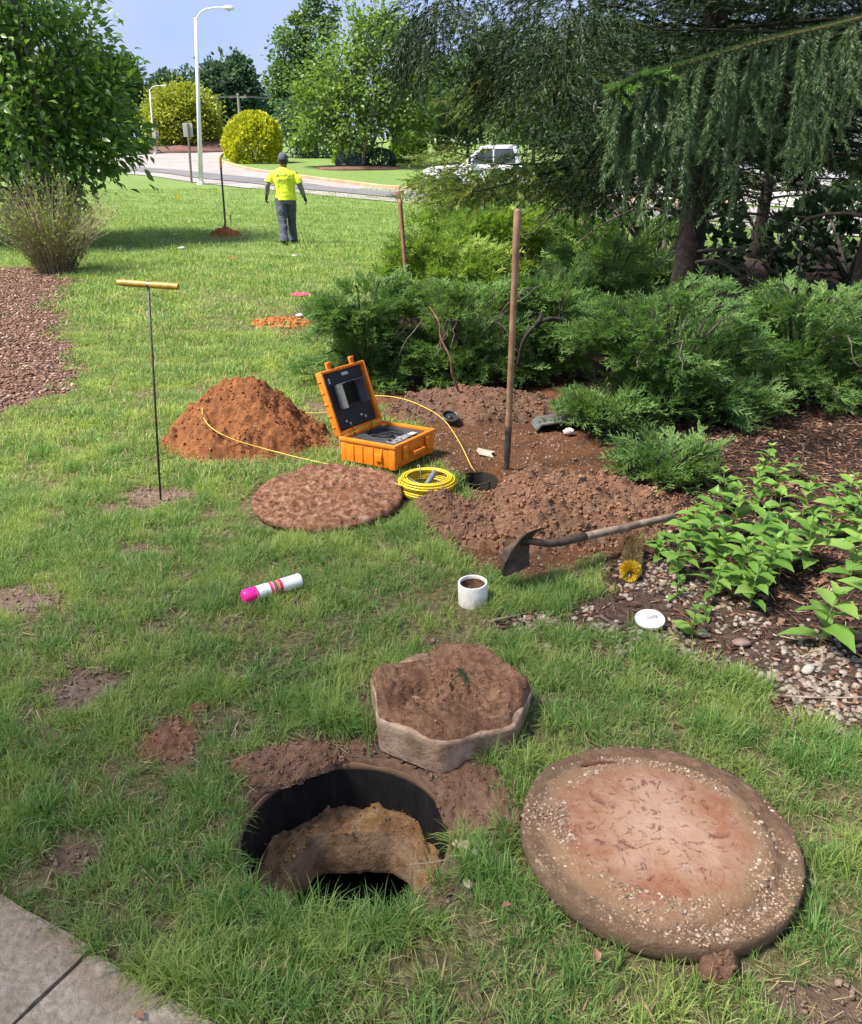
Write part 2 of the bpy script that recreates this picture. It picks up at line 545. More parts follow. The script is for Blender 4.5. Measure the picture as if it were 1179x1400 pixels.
m, nt, b = newmat('ground_mat')
pos = nt.nodes.new('ShaderNodeNewGeometry').outputs['Position']
def A(n):
    q = nt.nodes.new('ShaderNodeAttribute'); q.attribute_name = n; return q.outputs['Fac']
nf = noise(nt, 34, 6, .65, pos); nm = noise(nt, 3.2, 5, .6, pos); nb = noise(nt, .22, 4, .6, pos); n9 = noise(nt, 140, 4, .6, pos)
lawn = ramp(nt, nf.outputs['Fac'], [(.3, (.085, .135, .035)), (.5, (.13, .215, .052)), (.72, (.215, .285, .09))]).outputs[0]
lawn = mix(nt, ramp(nt, nb.outputs['Fac'], [(.42, (0, 0, 0)), (.62, (.8, .8, .8))]).outputs[0], lawn, mix(nt, .5, lawn, (.20, .275, .08)))
lawn = mix(nt, ramp(nt, nm.outputs['Fac'], [(.5, (0, 0, 0)), (.75, (.7, .7, .7))]).outputs[0], lawn, (.21, .20, .085))
thatch = ramp(nt, nf.outputs['Fac'], [(.34, (.055, .038, .020)), (.5, (.15, .108, .058)), (.66, (.29, .225, .13))]).outputs[0]
thf = nt.nodes.new('ShaderNodeMath'); thf.operation = 'MULTIPLY'; thf.inputs[1].default_value = .8; L(nt, A('near'), thf.inputs[0])
lawn = mix(nt, thf.outputs[0], lawn, thatch)
dirt = ramp(nt, nf.outputs['Fac'], [(.3, (.12, .08, .055)), (.55, (.19, .13, .09)), (.75, (.27, .20, .145))]).outputs[0]
red = ramp(nt, nf.outputs['Fac'], [(.3, (.085, .036, .017)), (.55, (.175, .078, .036)), (.78, (.27, .14, .075))]).outputs[0]
red = mix(nt, ramp(nt, nm.outputs['Fac'], [(.4, (0, 0, 0)), (.6, (.85, .85, .85))]).outputs[0], red, mix(nt, .55, red, (.06, .034, .022)))
mulch = ramp(nt, nf.outputs['Fac'], [(.3, (.020, .013, .010)), (.55, (.055, .036, .028)), (.75, (.13, .09, .07))]).outputs[0]
mull = ramp(nt, nf.outputs['Fac'], [(.3, (.09, .05, .036)), (.55, (.18, .10, .072)), (.75, (.29, .19, .14))]).outputs[0]
grv = ramp(nt, nf.outputs['Fac'], [(.3, (.05, .032, .024)), (.55, (.12, .08, .06)), (.8, (.22, .17, .13))]).outputs[0]
c = mix(nt, A('bare'), lawn, dirt); c = mix(nt, A('bed'), c, mulch); c = mix(nt, A('grav'), c, grv)
c = mix(nt, A('bedl'), c, mull); c = mix(nt, A('soil'), c, red)
L(nt, c, b.inputs['Base Color']); b.inputs['Roughness'].default_value = .95; b.inputs['Specular IOR Level'].default_value = .15
bump(nt, b, mix(nt, .55, nf.outputs['Fac'], n9.outputs['Fac']), 1.0, .035)
tag(link('ground', gme, m, smooth=True), 'green lawn ground with bare soil spots and planting beds', kind='structure')

# ------------------------------------------------------------------ road, kerb, parking area
def strip(name, A_, B_, n, lift, mat, label):
    a = bez([G(*p) for p in A_], n); b_ = bez([G(*p) for p in B_], n)
    K = 7
    V = []
    for t in np.linspace(0, 1, K): V.append(a * (1 - t) + b_ * t)
    V = np.stack(V, 1)
    V[:, :, 2] = np.interp(V[:, :, 1], KY, KZ) + lift
    m_ = len(a); id_ = np.arange(m_ * K).reshape(m_, K)
    F = np.stack([id_[:-1, :-1], id_[:-1, 1:], id_[1:, 1:], id_[1:, :-1]], 2).reshape(-1, 4)
    return tag(obj(name, (V.reshape(-1, 3), F), mat, smooth=True), label, kind='structure')
conc = M('road_concrete', (.23, .21, .20), (.30, .272, .258), .8, .9, world_co=True)
asph = M('road_asphalt', (.115, .11, .112), (.155, .148, .15), .9, .9, world_co=True)
NEAR = [(1250, 330), (1000, 312), (800, 298), (590, 281), (440, 267.5), (360, 259), (262, 249), (190, 239.5), (60, 231)]
FAR = [(1250, 300), (1000, 282), (800, 273), (590, 262), (450, 249), (385, 240), (330, 231), (302, 222), (160, 214)]
strip('road', NEAR, FAR, 10, .03, conc, 'pale concrete road curving away past the lawn')
strip('asphalt_lane', [(1250, 322), (800, 291), (590, 276), (440, 262), (360, 253.5), (270, 244), (200, 235.5), (60, 228)],
      [(1250, 309), (800, 280), (590, 268), (440, 254.5), (360, 245), (270, 236), (200, 230), (60, 224)], 10, .06, asph, 'grey asphalt band along the middle of the curving road')
strip('side_road', [(302, 222), (299, 217), (305, 212), (322, 208.5), (345, 206)], [(160, 214), (190, 212.5), (225, 210), (262, 208), (282, 205.7)], 10, .035, conc, 'pale road branching away between the far lawns')
strip('parking_lot', [(700, 262), (900, 272), (1179, 292), (1500, 320)], [(700, 240), (900, 242), (1179, 243), (1500, 246)], 8, .04,
      M('lot_concrete', (.40, .37, .355), (.47, .44, .42), .5, .9, world_co=True), 'pale concrete parking lot beyond the conifers')
def kerb(name, pts, label, w=.22, h=.16, mat=None):
    p = bez([G(*q) for q in pts], 14)
    p[:, 2] = np.interp(p[:, 1], KY, KZ)
    t = np.gradient(p, axis=0)[:, :2]; t /= np.linalg.norm(t, axis=1)[:, None]
    n_ = np.stack([-t[:, 1], t[:, 0], 0 * t[:, 0]], 1)
    sec = [(-w / 2, -.05), (-w / 2, h - .02), (-w / 2 + .02, h), (w / 2 - .02, h), (w / 2, h - .02), (w / 2, -.05)]
    V = np.concatenate([[q + n_[i] * s[0] + [0, 0, s[1]] for s in sec] for i, q in enumerate(p)])
    F = []
    for i in range(len(p) - 1):
        for j in range(len(sec) - 1):
            F.append((i * 6 + j, i * 6 + j + 1, (i + 1) * 6 + j + 1, (i + 1) * 6 + j))
    return tag(obj(name, (V, F), mat), label, kind='structure')
kmat = M('kerb_tan', (.36, .22, .13), (.48, .33, .22), 1.6, .9, world_co=True)
kerb('kerb', [(1000, 281), (800, 272), (590, 261), (450, 248), (385, 239.3), (330, 230), (302, 221.5), (299.5, 216.5), (305, 211.5), (322, 208)], 'tan kerb edging the far lawn around the road bend', mat=kmat)
kerb('kerb', [(20, 217.5), (160, 213), (190, 211.7), (225, 209.2), (262, 207.2)], 'thin pale kerb below the far left lawn', mat=conc)

# ------------------------------------------------------------------ flagstones of the patio
edge_a, edge_b = G(0, 1222), G(300, 1400)
ed = (edge_b - edge_a)[:2]; ed /= np.linalg.norm(ed)
en = np.array([ed[1], -ed[0]])
if np.dot(en, G(0, 1400)[:2] - edge_a[:2]) < 0: en = -en
stone_m, snt, sb = newmat('flagstone_mat')
co = snt.nodes.new('ShaderNodeNewGeometry').outputs['Position']
n1 = noise(snt, 4.5, 6, .6, co, .6); n2 = noise(snt, 40, 5, .7, co); n3 = noise(snt, 9, 3, .5, co, 2.5)
c0 = ramp(snt, n1.outputs['Fac'], [(.36, (.25, .185, .125)), (.5, (.36, .29, .21)), (.66, (.46, .385, .295))]).outputs[0]
c0 = mix(snt, ramp(snt, n2.outputs['Fac'], [(.4, (.0, .0, .0)), (.66, (.75, .75, .75))]).outputs[0], c0, (.16, .12, .085))
c0 = mix(snt, ramp(snt, n3.outputs['Fac'], [(.62, (0, 0, 0)), (.72, (.5, .5, .5))]).outputs[0], c0, (.25, .15, .10))
L(snt, c0, sb.inputs['Base Color']); sb.inputs['Roughness'].default_value = .85
bump(snt, sb, mix(snt, .45, n1.outputs['Fac'], n2.outputs['Fac']), .9, .03)
jt = G(124, 1300)[:2]; j0 = float(np.dot(jt - edge_a[:2], ed))
bedV, bedF = rbox((0, 0, 0), (1, 1, 1))
def patch_box(u0, u1, w0, w1, z0, z1, bev, seed):
    bm = bmesh.new()
    nu, nw = 14, 14
    g = [[None] * (nw + 1) for _ in range(nu + 1)]
    for i in range(nu + 1):
        for j in range(nw + 1):
            u = u0 + (u1 - u0) * i / nu; w = w0 + (w1 - w0) * j / nw
            e = min(i, nu - i, j, nw - j)
            q = edge_a[:2] + ed * u + en * w
            jit = (vn(q[0] * 8, q[1] * 8, seed) - .5) * .012 if e == 0 else 0
            q = q + en * jit + ed * jit
            z = z1 + (fbm(q[0] * 3, q[1] * 3, seed) - .47) * .016 - (0.006 if e == 0 else 0)
            g[i][j] = bm.verts.new((q[0], q[1], z))
    for i in range(nu):
        for j in range(nw): bm.faces.new((g[i][j], g[i + 1][j], g[i + 1][j + 1], g[i][j + 1]))
    be = [e for e in bm.edges if e.is_boundary]
    r_ = bmesh.ops.extrude_edge_only(bm, edges=be)
    for q in [x for x in r_['geom'] if isinstance(x, bmesh.types.BMVert)]: q.co.z = z0
    bmesh.ops.recalc_face_normals(bm, faces=bm.faces)
    return bm_vf(bm)
patio = thing('patio', 'grey stone patio laid with large flagstones', None); patio['kind'] = 'structure'
bq = [edge_a[:2] + ed * u + en * w for u, w in ((-2.4, .03), (2.4, .03), (2.4, 2.0), (-2.4, 2.0))]
obj('joint_bed', (np.array([[q[0], q[1], -.03] for q in bq]), [(0, 1, 2, 3)]), M('joint_sand', (.05, .038, .03), (.12, .09, .07), 60, .95, .5), patio)
for (u0, u1, w0, w1) in ((j0 - .80, j0 - .007, 0, .78), (j0 + .007, j0 + .85, .008, .80), (j0 - 1.7, j0 - .815, .01, .8), (j0 + .865, j0 + 1.7, 0, .8),
                         (j0 - .9, j0 - .1, .815, 1.6), (j0 - .085, j0 + .8, .815, 1.6)):
    obj('flagstone', patch_box(u0, u1, w0, w1, -.05, .006, .01, int(u0 * 50) % 97), stone_m, patio, smooth=True, sharp=50)

# ------------------------------------------------------------------ grass
def tuft(n, h0, h1, spread, w, lean, seed, dead=.08, segs=3):
    r_ = np.random.default_rng(seed)
    V = []; F = []; v = []; k = 0
    for i in range(n):
        a = r_.uniform(0, 2 * math.pi); rad = spread * math.sqrt(r_.uniform(0, 1))
        base = np.array([math.cos(a) * rad, math.sin(a) * rad, -.008])
        da = a + r_.normal(0, .9); d = np.array([math.cos(da), math.sin(da), 0])
        side = np.array([-d[1], d[0], 0]); tw = r_.uniform(-.8, .8); side = side * math.cos(tw) + d * math.sin(tw)
        h = r_.uniform(h0, h1); l = abs(r_.normal(0, lean)) + .12; cv = r_.uniform(.2, 1.4)
        ww = w * r_.uniform(.65, 1.25)
        val = r_.uniform(.0, .8) if r_.uniform() > dead else r_.uniform(.86, 1.0)
        for s in range(segs + 1):
            t = s / segs
            ang = l * t * (1 + cv * t)
            p = base + d * h * t * math.sin(min(ang, 1.5)) + np.array([0, 0, h * t * math.cos(min(ang, 1.5))])
            wd = ww * (1 - t ** 1.7) * .5
            if s < segs: V += [p - side * wd, p + side * wd]; v += [val] * 2
            else: V.append(p); v.append(val)
        for s in range(segs - 1): F += [(k + 2 * s, k + 2 * s + 1, k + 2 * s + 3), (k + 2 * s, k + 2 * s + 3, k + 2 * s + 2)]
        F.append((k + 2 * segs - 2, k + 2 * segs - 1, k + 2 * segs)); k += 2 * segs + 1
    return np.array(V), np.array(F), np.array(v)
protos = [tuft(20, .032, .080, .030, .0033, .6, i) for i in range(5)] + \
         [tuft(30, .08, .17, .035, .0052, .6, 20 + i, .04, 4) for i in range(2)] + \
         [tuft(14, .02, .05, .04, .0036, .9, 30 + i, .5) for i in range(2)] + \
         [tuft(46, .035, .075, .10, .0070, .6, 40 + i, .10, 2) for i in range(3)] + \
         [tuft(60, .04, .075, .30, .016, .6, 50 + i, .10, 1) for i in range(3)]
grass_m = leafmat('grass_mat', [(0, (.070, .160, .034)), (.3, (.120, .245, .056)), (.55, (.185, .32, .080)), (.8, (.28, .38, .12)), (.9, (.40, .34, .15)), (1, (.46, .38, .20))],
                  rough=.45, trans=.4, tint=1.2, spec=.25, pos_scale=2.4, pos_col=(.36, .44, .12), pos_lo=.47, pos_hi=.62)
EXCL = []       # (x, y, r) no grass grows here
def in_view(x, y, mx=140, my=140):
    px, py = proj(x, y, 0.0)
    return (px > -mx) & (px < 1179 + mx) & (py < 1400 + my) & (y > .6)
LIDS = [(G(448, 685)[:2], .50), (G(905, 1165)[:2], .41), (G(612, 975)[:2], .275)]
def lay_grass():
    P = []; S = []; VV = []
    r_ = np.random.default_rng(99)
    def zone(x0, x1, y0, y1, dens, scale, vs, dead_frac=0.0):
        n = int((x1 - x0) * (y1 - y0) * dens)
        x = r_.uniform(x0, x1, n); y = r_.uniform(y0, y1, n)
        k = in_view(x, y); x, y = x[k], y[k]
        mk = masks(x, y)
        thin = sstep(.60, .40, fbm(x * 2.6, y * 2.6, 61)) * .55 + .45
        thin *= np.where(y < 9, sstep(.30, .50, fbm(x * 7, y * 7, 66)) * .78 + .22, 1)
        block = np.maximum.reduce([mk['bare'] * 1.0, mk['soil'] * 1.25, mk['bed'] * 1.3, mk['bedl'] * 1.15, mk['pat'] * 2])
        ok = r_.uniform(0, 1, len(x)) < (1 - block) * thin
        ok &= np.hypot(x - MH[0], y - MH[1]) > MH_R + np.where(y < MH[1], .07, .02)
        for (c, rad) in LIDS: ok &= np.hypot(x - c[0], y - c[1]) > rad
        for (ex, ey, er) in EXCL: ok &= np.hypot(x - ex, y - ey) > er
        x, y = x[ok], y[ok]
        z = H(x, y)
        P.append(np.stack([x, y, z], 1))
        lush = .45 + 1.0 * fbm(x * 3.5, y * 3.5, 71)
        S.append(scale * lush * r_.uniform(.75, 1.25, len(x)))
        VV.append(r_.choice(vs, len(x)))
    zone(-3.0, 3.2, .8, 4.9, 2300, 1.0, [0, 1, 2, 3, 4, 0, 1, 2, 3, 4, 7, 8])
    zone(-5.5, 3.0, 4.9, 9.5, 420, 1.0, [9, 10, 11])
    zone(-9, 6, 9.5, 17, 70, 1.0, [12, 13, 14])
    zone(-16, 9, 17, 30, 26, 1.15, [12, 13, 14])
    zone(-26, 14, 30, 44, 7, 1.3, [12, 13, 14])
    # long-bladed clumps
    cl = [(452, 978, 26), (470, 990, 22), (400, 960, 14), (880, 880, 12), (918, 905, 14), (1000, 935, 14), (330, 940, 10), (285, 955, 10), (560, 1010, 8), (730, 830, 14),
          (760, 830, 14), (790, 815, 14), (700, 900, 6), (60, 1120, 16), (30, 1140, 12), (230, 1330, 10), (330, 1180, 16), (345, 1225, 10), (400, 1262, 12), (440, 1268, 12), (500, 1270, 10), (560, 1262, 10), (640, 1170, 14), (700, 1155, 8), (670, 1215, 12), (1010, 1010, 12), (950, 1000, 12),
          (60, 620, 16), (110, 640, 16), (150, 620, 14), (250, 740, 12), (1090, 1040, 10), (1130, 1050, 10), (640, 1040, 4), (690, 1060, 6), (770, 1000, 8), (1150, 1200, 12), (1110, 1260, 10), (330, 1120, 14), (300, 1090, 8), (1160, 1020, 10), (1120, 1000, 8), (420, 705, 8), (540, 730, 10), (600, 760, 10)]
    for (a, b_, k) in cl:
        c = G(a, b_)
        q = np.stack([c[0] + r_.normal(0, .05, k), c[1] + r_.normal(0, .05, k)], 1)
        q = q[np.hypot(q[:, 0] - MH[0], q[:, 1] - MH[1]) > MH_R + .012]
        for (cc, rad) in LIDS: q = q[np.hypot(q[:, 0] - cc[0], q[:, 1] - cc[1]) > rad]
        P.append(np.stack([q[:, 0], q[:, 1], H(q[:, 0], q[:, 1])], 1)); S.append(r_.uniform(.45, .85, len(q))); VV.append(r_.choice([5, 6], len(q)))
    # blades leaning over the front rim of the opening
    k = 90
    a = r_.uniform(math.pi * 1.03, math.pi * 1.93, k)
    rr_ = MH_R + r_.uniform(.02, .07, k)
    q = np.stack([MH[0] + np.cos(a) * rr_, MH[1] + np.sin(a) * rr_], 1)
    P.append(np.stack([q[:, 0], q[:, 1], H(q[:, 0], q[:, 1])], 1)); S.append(r_.uniform(.35, .8, k)); VV.append(r_.choice([0, 1, 2, 3], k))
    P = np.concatenate(P); S = np.concatenate(S); VV = np.concatenate(VV)
    rot = np.stack([r_.normal(0, .10, len(P)), r_.normal(0, .10, len(P)), r_.uniform(0, 6.28, len(P))], 1)
    # taller growth scales in height more than in width
    g = gn_scatter('grass', P, rot, S, VV, protos, grass_m)
    tag(g, 'short green lawn grass with yellowish blades', 'grass', kind='stuff')
# ------------------------------------------------------------------ soil heaps
CLODM = {}
clodp = stone_protos(8, 5, 1, .75, .75)
def soilmat(name, stops, dark, scale=30, wet_scale=3.0, bmp=.9, clod=False):
    m, nt, b = newmat(name)
    pos = nt.nodes.new('ShaderNodeNewGeometry').outputs['Position']
    at = nt.nodes.new('ShaderNodeObjectInfo').outputs['Random']
    n = noise(nt, scale, 7, .68, pos); w = noise(nt, wet_scale, 4, .6, pos); f = noise(nt, scale * 5, 4, .6, pos)
    c = ramp(nt, n.outputs['Fac'], stops).outputs[0]
    c = mix(nt, ramp(nt, w.outputs['Fac'], [(.42, (0, 0, 0)), (.62, (.8, .8, .8))]).outputs[0], c, mix(nt, .6, c, dark))
    L(nt, c, b.inputs['Base Color']); b.inputs['Roughness'].default_value = .95; b.inputs['Specular IOR Level'].default_value = .12
    if not clod:
        bump(nt, b, mix(nt, .35, n.outputs['Fac'], f.outputs['Fac']), bmp, .02)
        CLODM[name] = soilmat(name + '_clod', [(p_, tuple(min(1, q_ * 1.25) for q_ in c_)) for p_, c_ in stops], dark, scale * .5, wet_scale, clod=True)
    return m
orange = soilmat('orange_clay', [(.3, (.125, .046, .018)), (.5, (.215, .085, .034)), (.75, (.31, .14, .062))], (.085, .036, .018))
brown = soilmat('brown_clay', [(.28, (.095, .050, .029)), (.5, (.18, .096, .056)), (.78, (.31, .185, .118))], (.075, .045, .031), 26, 2.2)
darks = soilmat('dark_topsoil', [(.28, (.050, .030, .021)), (.5, (.105, .062, .042)), (.78, (.18, .115, .08))], (.20, .10, .06), 30, 2.6)
lawnsoil = soilmat('lawn_soil', [(.28, (.10, .068, .050)), (.5, (.175, .125, .095)), (.78, (.26, .20, .155))], (.13, .085, .062), 30, 4)
tan = soilmat('tan_clay', [(.3, (.17, .092, .042)), (.5, (.28, .165, .080)), (.78, (.40, .265, .15))], (.16, .088, .045), 24, 5)
rims = soilmat('rim_soil', [(.3, (.085, .047, .030)), (.5, (.165, .098, .064)), (.78, (.28, .18, .12))], (.11, .062, .042), 24, 6)
orange_dry = soilmat('orange_dry', [(.3, (.22, .072, .022)), (.5, (.34, .125, .042)), (.75, (.45, .19, .075))], (.16, .055, .022), 24, 3)

def mound(name, c, rx, ry, h, mat, label, cat='soil', rot=0, power=1.2, lump=.25, res=.02, clods=0, csize=(.006, .03), seed=1, peak=(0, 0), group=None, wob=.22, clod_mat=None, round_top=False):
    root = thing(name, label, cat, (c[0], c[1], 0), group=group)
    n = int(max(rx, ry) * 1.25 / res)
    u = np.linspace(-1.25, 1.25, 2 * n + 1)
    U, Vv = np.meshgrid(u, u)
    def height(U, Vv):
        X = U * rx; Y = Vv * ry
        cr, sr = math.cos(rot), math.sin(rot)
        wx = c[0] + X * cr - Y * sr; wy = c[1] + X * sr + Y * cr
        ang = np.arctan2(Vv, U)
        edge = 1 + wob * (fbm(np.cos(ang) * 1.7 + 5, np.sin(ang) * 1.7 + 5, seed) - .47) * 4 + .10 * (fbm(wx * 9, wy * 9, seed + 2) - .47) * 3
        du = U - peak[0] * np.clip(1 - np.hypot(U, Vv), 0, 1); dv = Vv - peak[1] * np.clip(1 - np.hypot(U, Vv), 0, 1)
        r = np.hypot(du, dv) / edge
        f = np.clip(1 - r, 0, 1)
        f = f ** power * (1 + (1 - f) * .5) if not round_top else np.clip(1 - np.minimum(r, 1) ** 2.0, 0, 1) ** 1.75
        big = (fbm(wx * 4.2, wy * 4.2, seed + 3) - .47) * 2
        mid = np.abs(fbm(wx * 13, wy * 13, seed + 4) - .47) * 2
        fin = np.abs(fbm(wx * 34, wy * 34, seed + 8, 3) - .45) * 2
        low = 1 - .92 * np.exp(-(((wx - DIG[0] + .01) / .21) ** 2 + ((wy - DIG[1] + .34) / .50) ** 2) ** 2)
        f = f * low
        z = h * f + (lump * h * (big * .7) * np.sqrt(f)) + (f > 0) * np.minimum(f * 6, 1) * (mid * .085 * min(1, h * 7) + fin * .034)
        return wx, wy, r, H(wx, wy) + z - .012 - .10 * np.clip(r - 1, 0, 1)
    wx, wy, r, z = height(U, Vv)
    V = np.stack([wx - c[0], wy - c[1], z], 2).reshape(-1, 3)
    id_ = np.arange(V.shape[0]).reshape(U.shape)
    F = np.stack([id_[:-1, :-1], id_[:-1, 1:], id_[1:, 1:], id_[1:, :-1]], 2).reshape(-1, 4)
    F = F[(r.ravel()[F] < 1.06).all(1)]
    used = np.unique(F); mp = np.full(len(V), -1); mp[used] = np.arange(len(used))
    obj('heap', (V[used], mp[F]), mat, root, smooth=True)
    if clods:
        r_ = np.random.default_rng(seed + 50)
        a = r_.uniform(0, 6.28, clods); q = np.sqrt(r_.uniform(0, 1.2, clods))
        _, _, rr, zz = height(q * np.cos(a), q * np.sin(a))
        x, y, rr, zz = height(q * np.cos(a), q * np.sin(a))
        k = rr < 1.12
        s = csize[0] + (csize[1] - csize[0]) * r_.beta(1, 3.6, clods)
        P = np.stack([x, y, np.maximum(zz, H(x, y)) + s * .2], 1)[k]
        gn_scatter('clods', P, r_.uniform(0, 6.28, (k.sum(), 3)), s[k] * 1.6, r_.integers(0, 6, k.sum()), clodp, CLODM[(clod_mat or mat).name], root, (c[0], c[1], 0))
    return root, height

c1 = G(338, 598)
mound_l, hl = mound('soil_mound', c1, .66, .56, .40, orange, 'tall conical mound of orange clay beside the orange case', power=1.25, lump=.20, res=.012, clods=2600, csize=(.003, .017), seed=11, peak=(.02, .10), wob=.12, round_top=True)
c2 = G(752, 700)
mound_r, hr = mound('soil_mound', c2, .72, .48, .19, brown, 'wide cloddy brown soil pile under the lying shovel', rot=.12, power=.8, lump=.35, res=.013, clods=3600, csize=(.004, .024), seed=23, wob=.16)
c3 = G(655, 562)
mound('soil_mound', c3, .78, .34, .17, darks, 'dark crumbly soil ridge along the foot of the junipers', rot=-.05, power=.8, lump=.5, res=.018, clods=2400, csize=(.004, .022), seed=31)
c4 = G(646, 702)
mound('soil_mound', c4, .24, .20, .10, darks, 'dark lumpy soil heap right of the yellow cable coil', power=.8, lump=.6, res=.012, clods=500, csize=(.004, .02), seed=37)
c5 = G(388, 442)
mound('soil_mound', c5, .34, .26, .07, orange_dry, 'flat orange soil spill on the lawn near the pink paint mark', power=.9, lump=.4, res=.02, clods=420, csize=(.008, .03), seed=41)
c6 = G(307, 322)
mound('soil_mound', c6, .34, .28, .16, orange_dry, 'small orange soil heap around the far digging bar', power=.9, lump=.3, res=.02, clods=300, csize=(.01, .04), seed=43)
c7 = G(268, 1052)
mound('soil_mound', (MH[0] - .22, MH[1] + .29), .19, .085, .035, rims, 'crumbled tan soil at the back left rim of the tank opening', rot=.35, power=.7, lump=.7, res=.008, clods=240, csize=(.003, .012), seed=47, clod_mat=brown)
mound('soil_mound', (MH[0] + .42, MH[1] + .10), .12, .24, .03, rims, 'trampled tan soil between the tank opening and the red lid', rot=.2, power=.7, lump=.7, res=.009, clods=200, csize=(.003, .010), seed=53, clod_mat=brown)
mound('soil_mound', G(232, 1012), .10, .13, .028, brown, 'flattened reddish soil lump in the grass left of the tank opening', power=.6, lump=.7, res=.007, clods=60, csize=(.004, .014), seed=57)
mound('soil_mound', G(222, 680), .26, .13, .010, lawnsoil, 'thin bare soil smear around the foot of the probe', power=.6, lump=.6, res=.012, clods=180, csize=(.003, .012), seed=59)
mound('soil_mound', G(10, 822), .26, .16, .012, lawnsoil, 'bare dark soil patch at the lawn edge', power=.6, lump=.6, res=.012, clods=160, csize=(.003, .014), seed=61)
mound('soil_mound', G(128, 945), .20, .10, .010, lawnsoil, 'bare grey brown soil patch with crumbs in the lawn', power=.6, lump=.6, res=.010, clods=140, csize=(.003, .012), seed=63)
mound('soil_mound', G(980, 1332), .055, .05, .05, brown, 'small wet soil clump below the edge of the red lid', power=.5, lump=.8, res=.005, clods=30, csize=(.006, .02), seed=67)
mound('soil_mound', G(283, 633), .10, .05, .02, orange, 'small flat orange soil lump in front of the mound', power=.6, lump=.6, res=.009, clods=30, csize=(.004, .014), seed=69)
mound('soil_mound', G(268, 968), .05, .03, .02, brown, 'small reddish clod in the grass above the tank opening', power=.5, lump=.8, res=.005, clods=15, csize=(.004, .012), seed=71)
mound('soil_mound', G(320, 353), .12, .10, .03, orange_dry, 'tiny orange soil spill between the person and the probe', power=.7, lump=.6, res=.015, clods=40, csize=(.006, .02), seed=73)

def zground(x, y):
    z = float(H(x, y))
    for c, rx, ry, rot, f in ((c1, .66, .56, 0, hl), (c2, .72, .48, .12, hr)):
        dx, dy = x - c[0], y - c[1]
        cr, sr = math.cos(-rot), math.sin(-rot)
        u = (dx * cr - dy * sr) / rx; w = (dx * sr + dy * cr) / ry
        if math.hypot(u, w) < 1.2: z = max(z, float(f(np.array(u), np.array(w))[3]))
    return z

# ------------------------------------------------------------------ beds: gravel, chips, needles
def in_poly_points(poly, n, r_, edge=0):
    q = np.array(poly); lo, hi = q.min(0), q.max(0)
    x = r_.uniform(lo[0], hi[0], n); y = r_.uniform(lo[1], hi[1], n)
    return x, y
r_ = np.random.default_rng(3)
x = r_.uniform(.2, 3.6, 42000); y = r_.uniform(2.0, 4.6, 42000)
mk_ = masks(x, y); k = (r_.uniform(0, 1, len(x)) < mk_['grav'] * sstep(.30, .62, fbm(x * 3, y * 3, 88)) * .8) & in_view(x, y, 250, 60)
x, y = x[k], y[k]
s = .009 + .020 * r_.beta(1.3, 2.6, len(x))
pm, nt, b = newmat('pebble_mat')
oi = nt.nodes.new('ShaderNodeObjectInfo').outputs['Random']
cr_ = ramp(nt, oi, [(0, (.10, .07, .05)), (.25, (.19, .145, .105)), (.45, (.27, .21, .16)), (.6, (.15, .13, .11)), (.78, (.32, .26, .20)), (.88, (.20, .11, .07)), (1, (.45, .40, .34))])
L(nt, mix(nt, .35, cr_.outputs[0], ramp(nt, noise(nt, 60, 4, .6, nt.nodes.new('ShaderNodeNewGeometry').outputs['Position']).outputs['Fac'], [(.35, (.10, .07, .05)), (.65, (.42, .37, .32))]).outputs[0]), b.inputs['Base Color'])
b.inputs['Roughness'].default_value = .7
pebp = stone_protos(6, 15, 2, .10, .62)
tag(gn_scatter('gravel', np.stack([x, y, H(x, y) + s * .15], 1), np.stack([r_.normal(0, .3, len(x)), r_.normal(0, .3, len(x)), r_.uniform(0, 6.28, len(x))], 1), s * 1.25, r_.integers(0, 6, len(x)), pebp, pm),
    'rounded grey and tan gravel along the planting bed edge', 'gravel', kind='stuff')

def chip(n, w, l, seed, t=.12):
    r_ = np.random.default_rng(seed); out = []
    for i in range(n):
        ww = w * r_.uniform(.6, 1.3); q = r_.uniform(-.12, .12, (8, 3)) * [ww, 1, .05]
        V = np.array([[-ww, -.5, 0], [ww, -.5, 0], [ww, .5, 0], [-ww, .5, 0], [-ww, -.5, t * ww * 3], [ww, -.5, t * ww * 3], [ww, .5, t * ww * 3], [-ww, .5, t * ww * 3]]) * [1, l, 1] + q
        F = np.array([[0, 3, 2, 1], [4, 5, 6, 7], [0, 1, 5, 4], [1, 2, 6, 5], [2, 3, 7, 6], [3, 0, 4, 7]])
        out.append((V, F, np.full(8, r_.uniform(0, 1))))
    return out
def chipmat(name, stops):
    m, nt, b = newmat(name)
    oi = nt.nodes.new('ShaderNodeObjectInfo').outputs['Random']
    L(nt, ramp(nt, oi, stops).outputs[0], b.inputs['Base Color']); b.inputs['Roughness'].default_value = .9; b.inputs['Specular IOR Level'].default_value = .2
    return m
# reddish wood chips, left bed
x = r_.uniform(-8.5, -2.6, 52000); y = r_.uniform(5.6, 15, 52000)
mk_ = masks(x, y); k = (r_.uniform(0, 1, len(x)) < mk_['bedl']) & in_view(x, y, 100, 50); x, y = x[k], y[k]
s = r_.uniform(.014, .05, len(x))
tag(gn_scatter('wood_chips', np.stack([x, y, H(x, y) + .006], 1), np.stack([r_.normal(0, .4, len(x)), r_.normal(0, .4, len(x)), r_.uniform(0, 6.28, len(x))], 1), s, r_.integers(0, 5, len(x)), chip(5, .2, .9, 4),
    chipmat('chip_red', [(0, (.08, .042, .03)), (.3, (.17, .092, .065)), (.6, (.26, .155, .115)), (.85, (.17, .115, .09)), (1, (.44, .35, .25))])),
    'reddish wood chip mulch in the bed beside the dry shrub', 'mulch', kind='stuff')
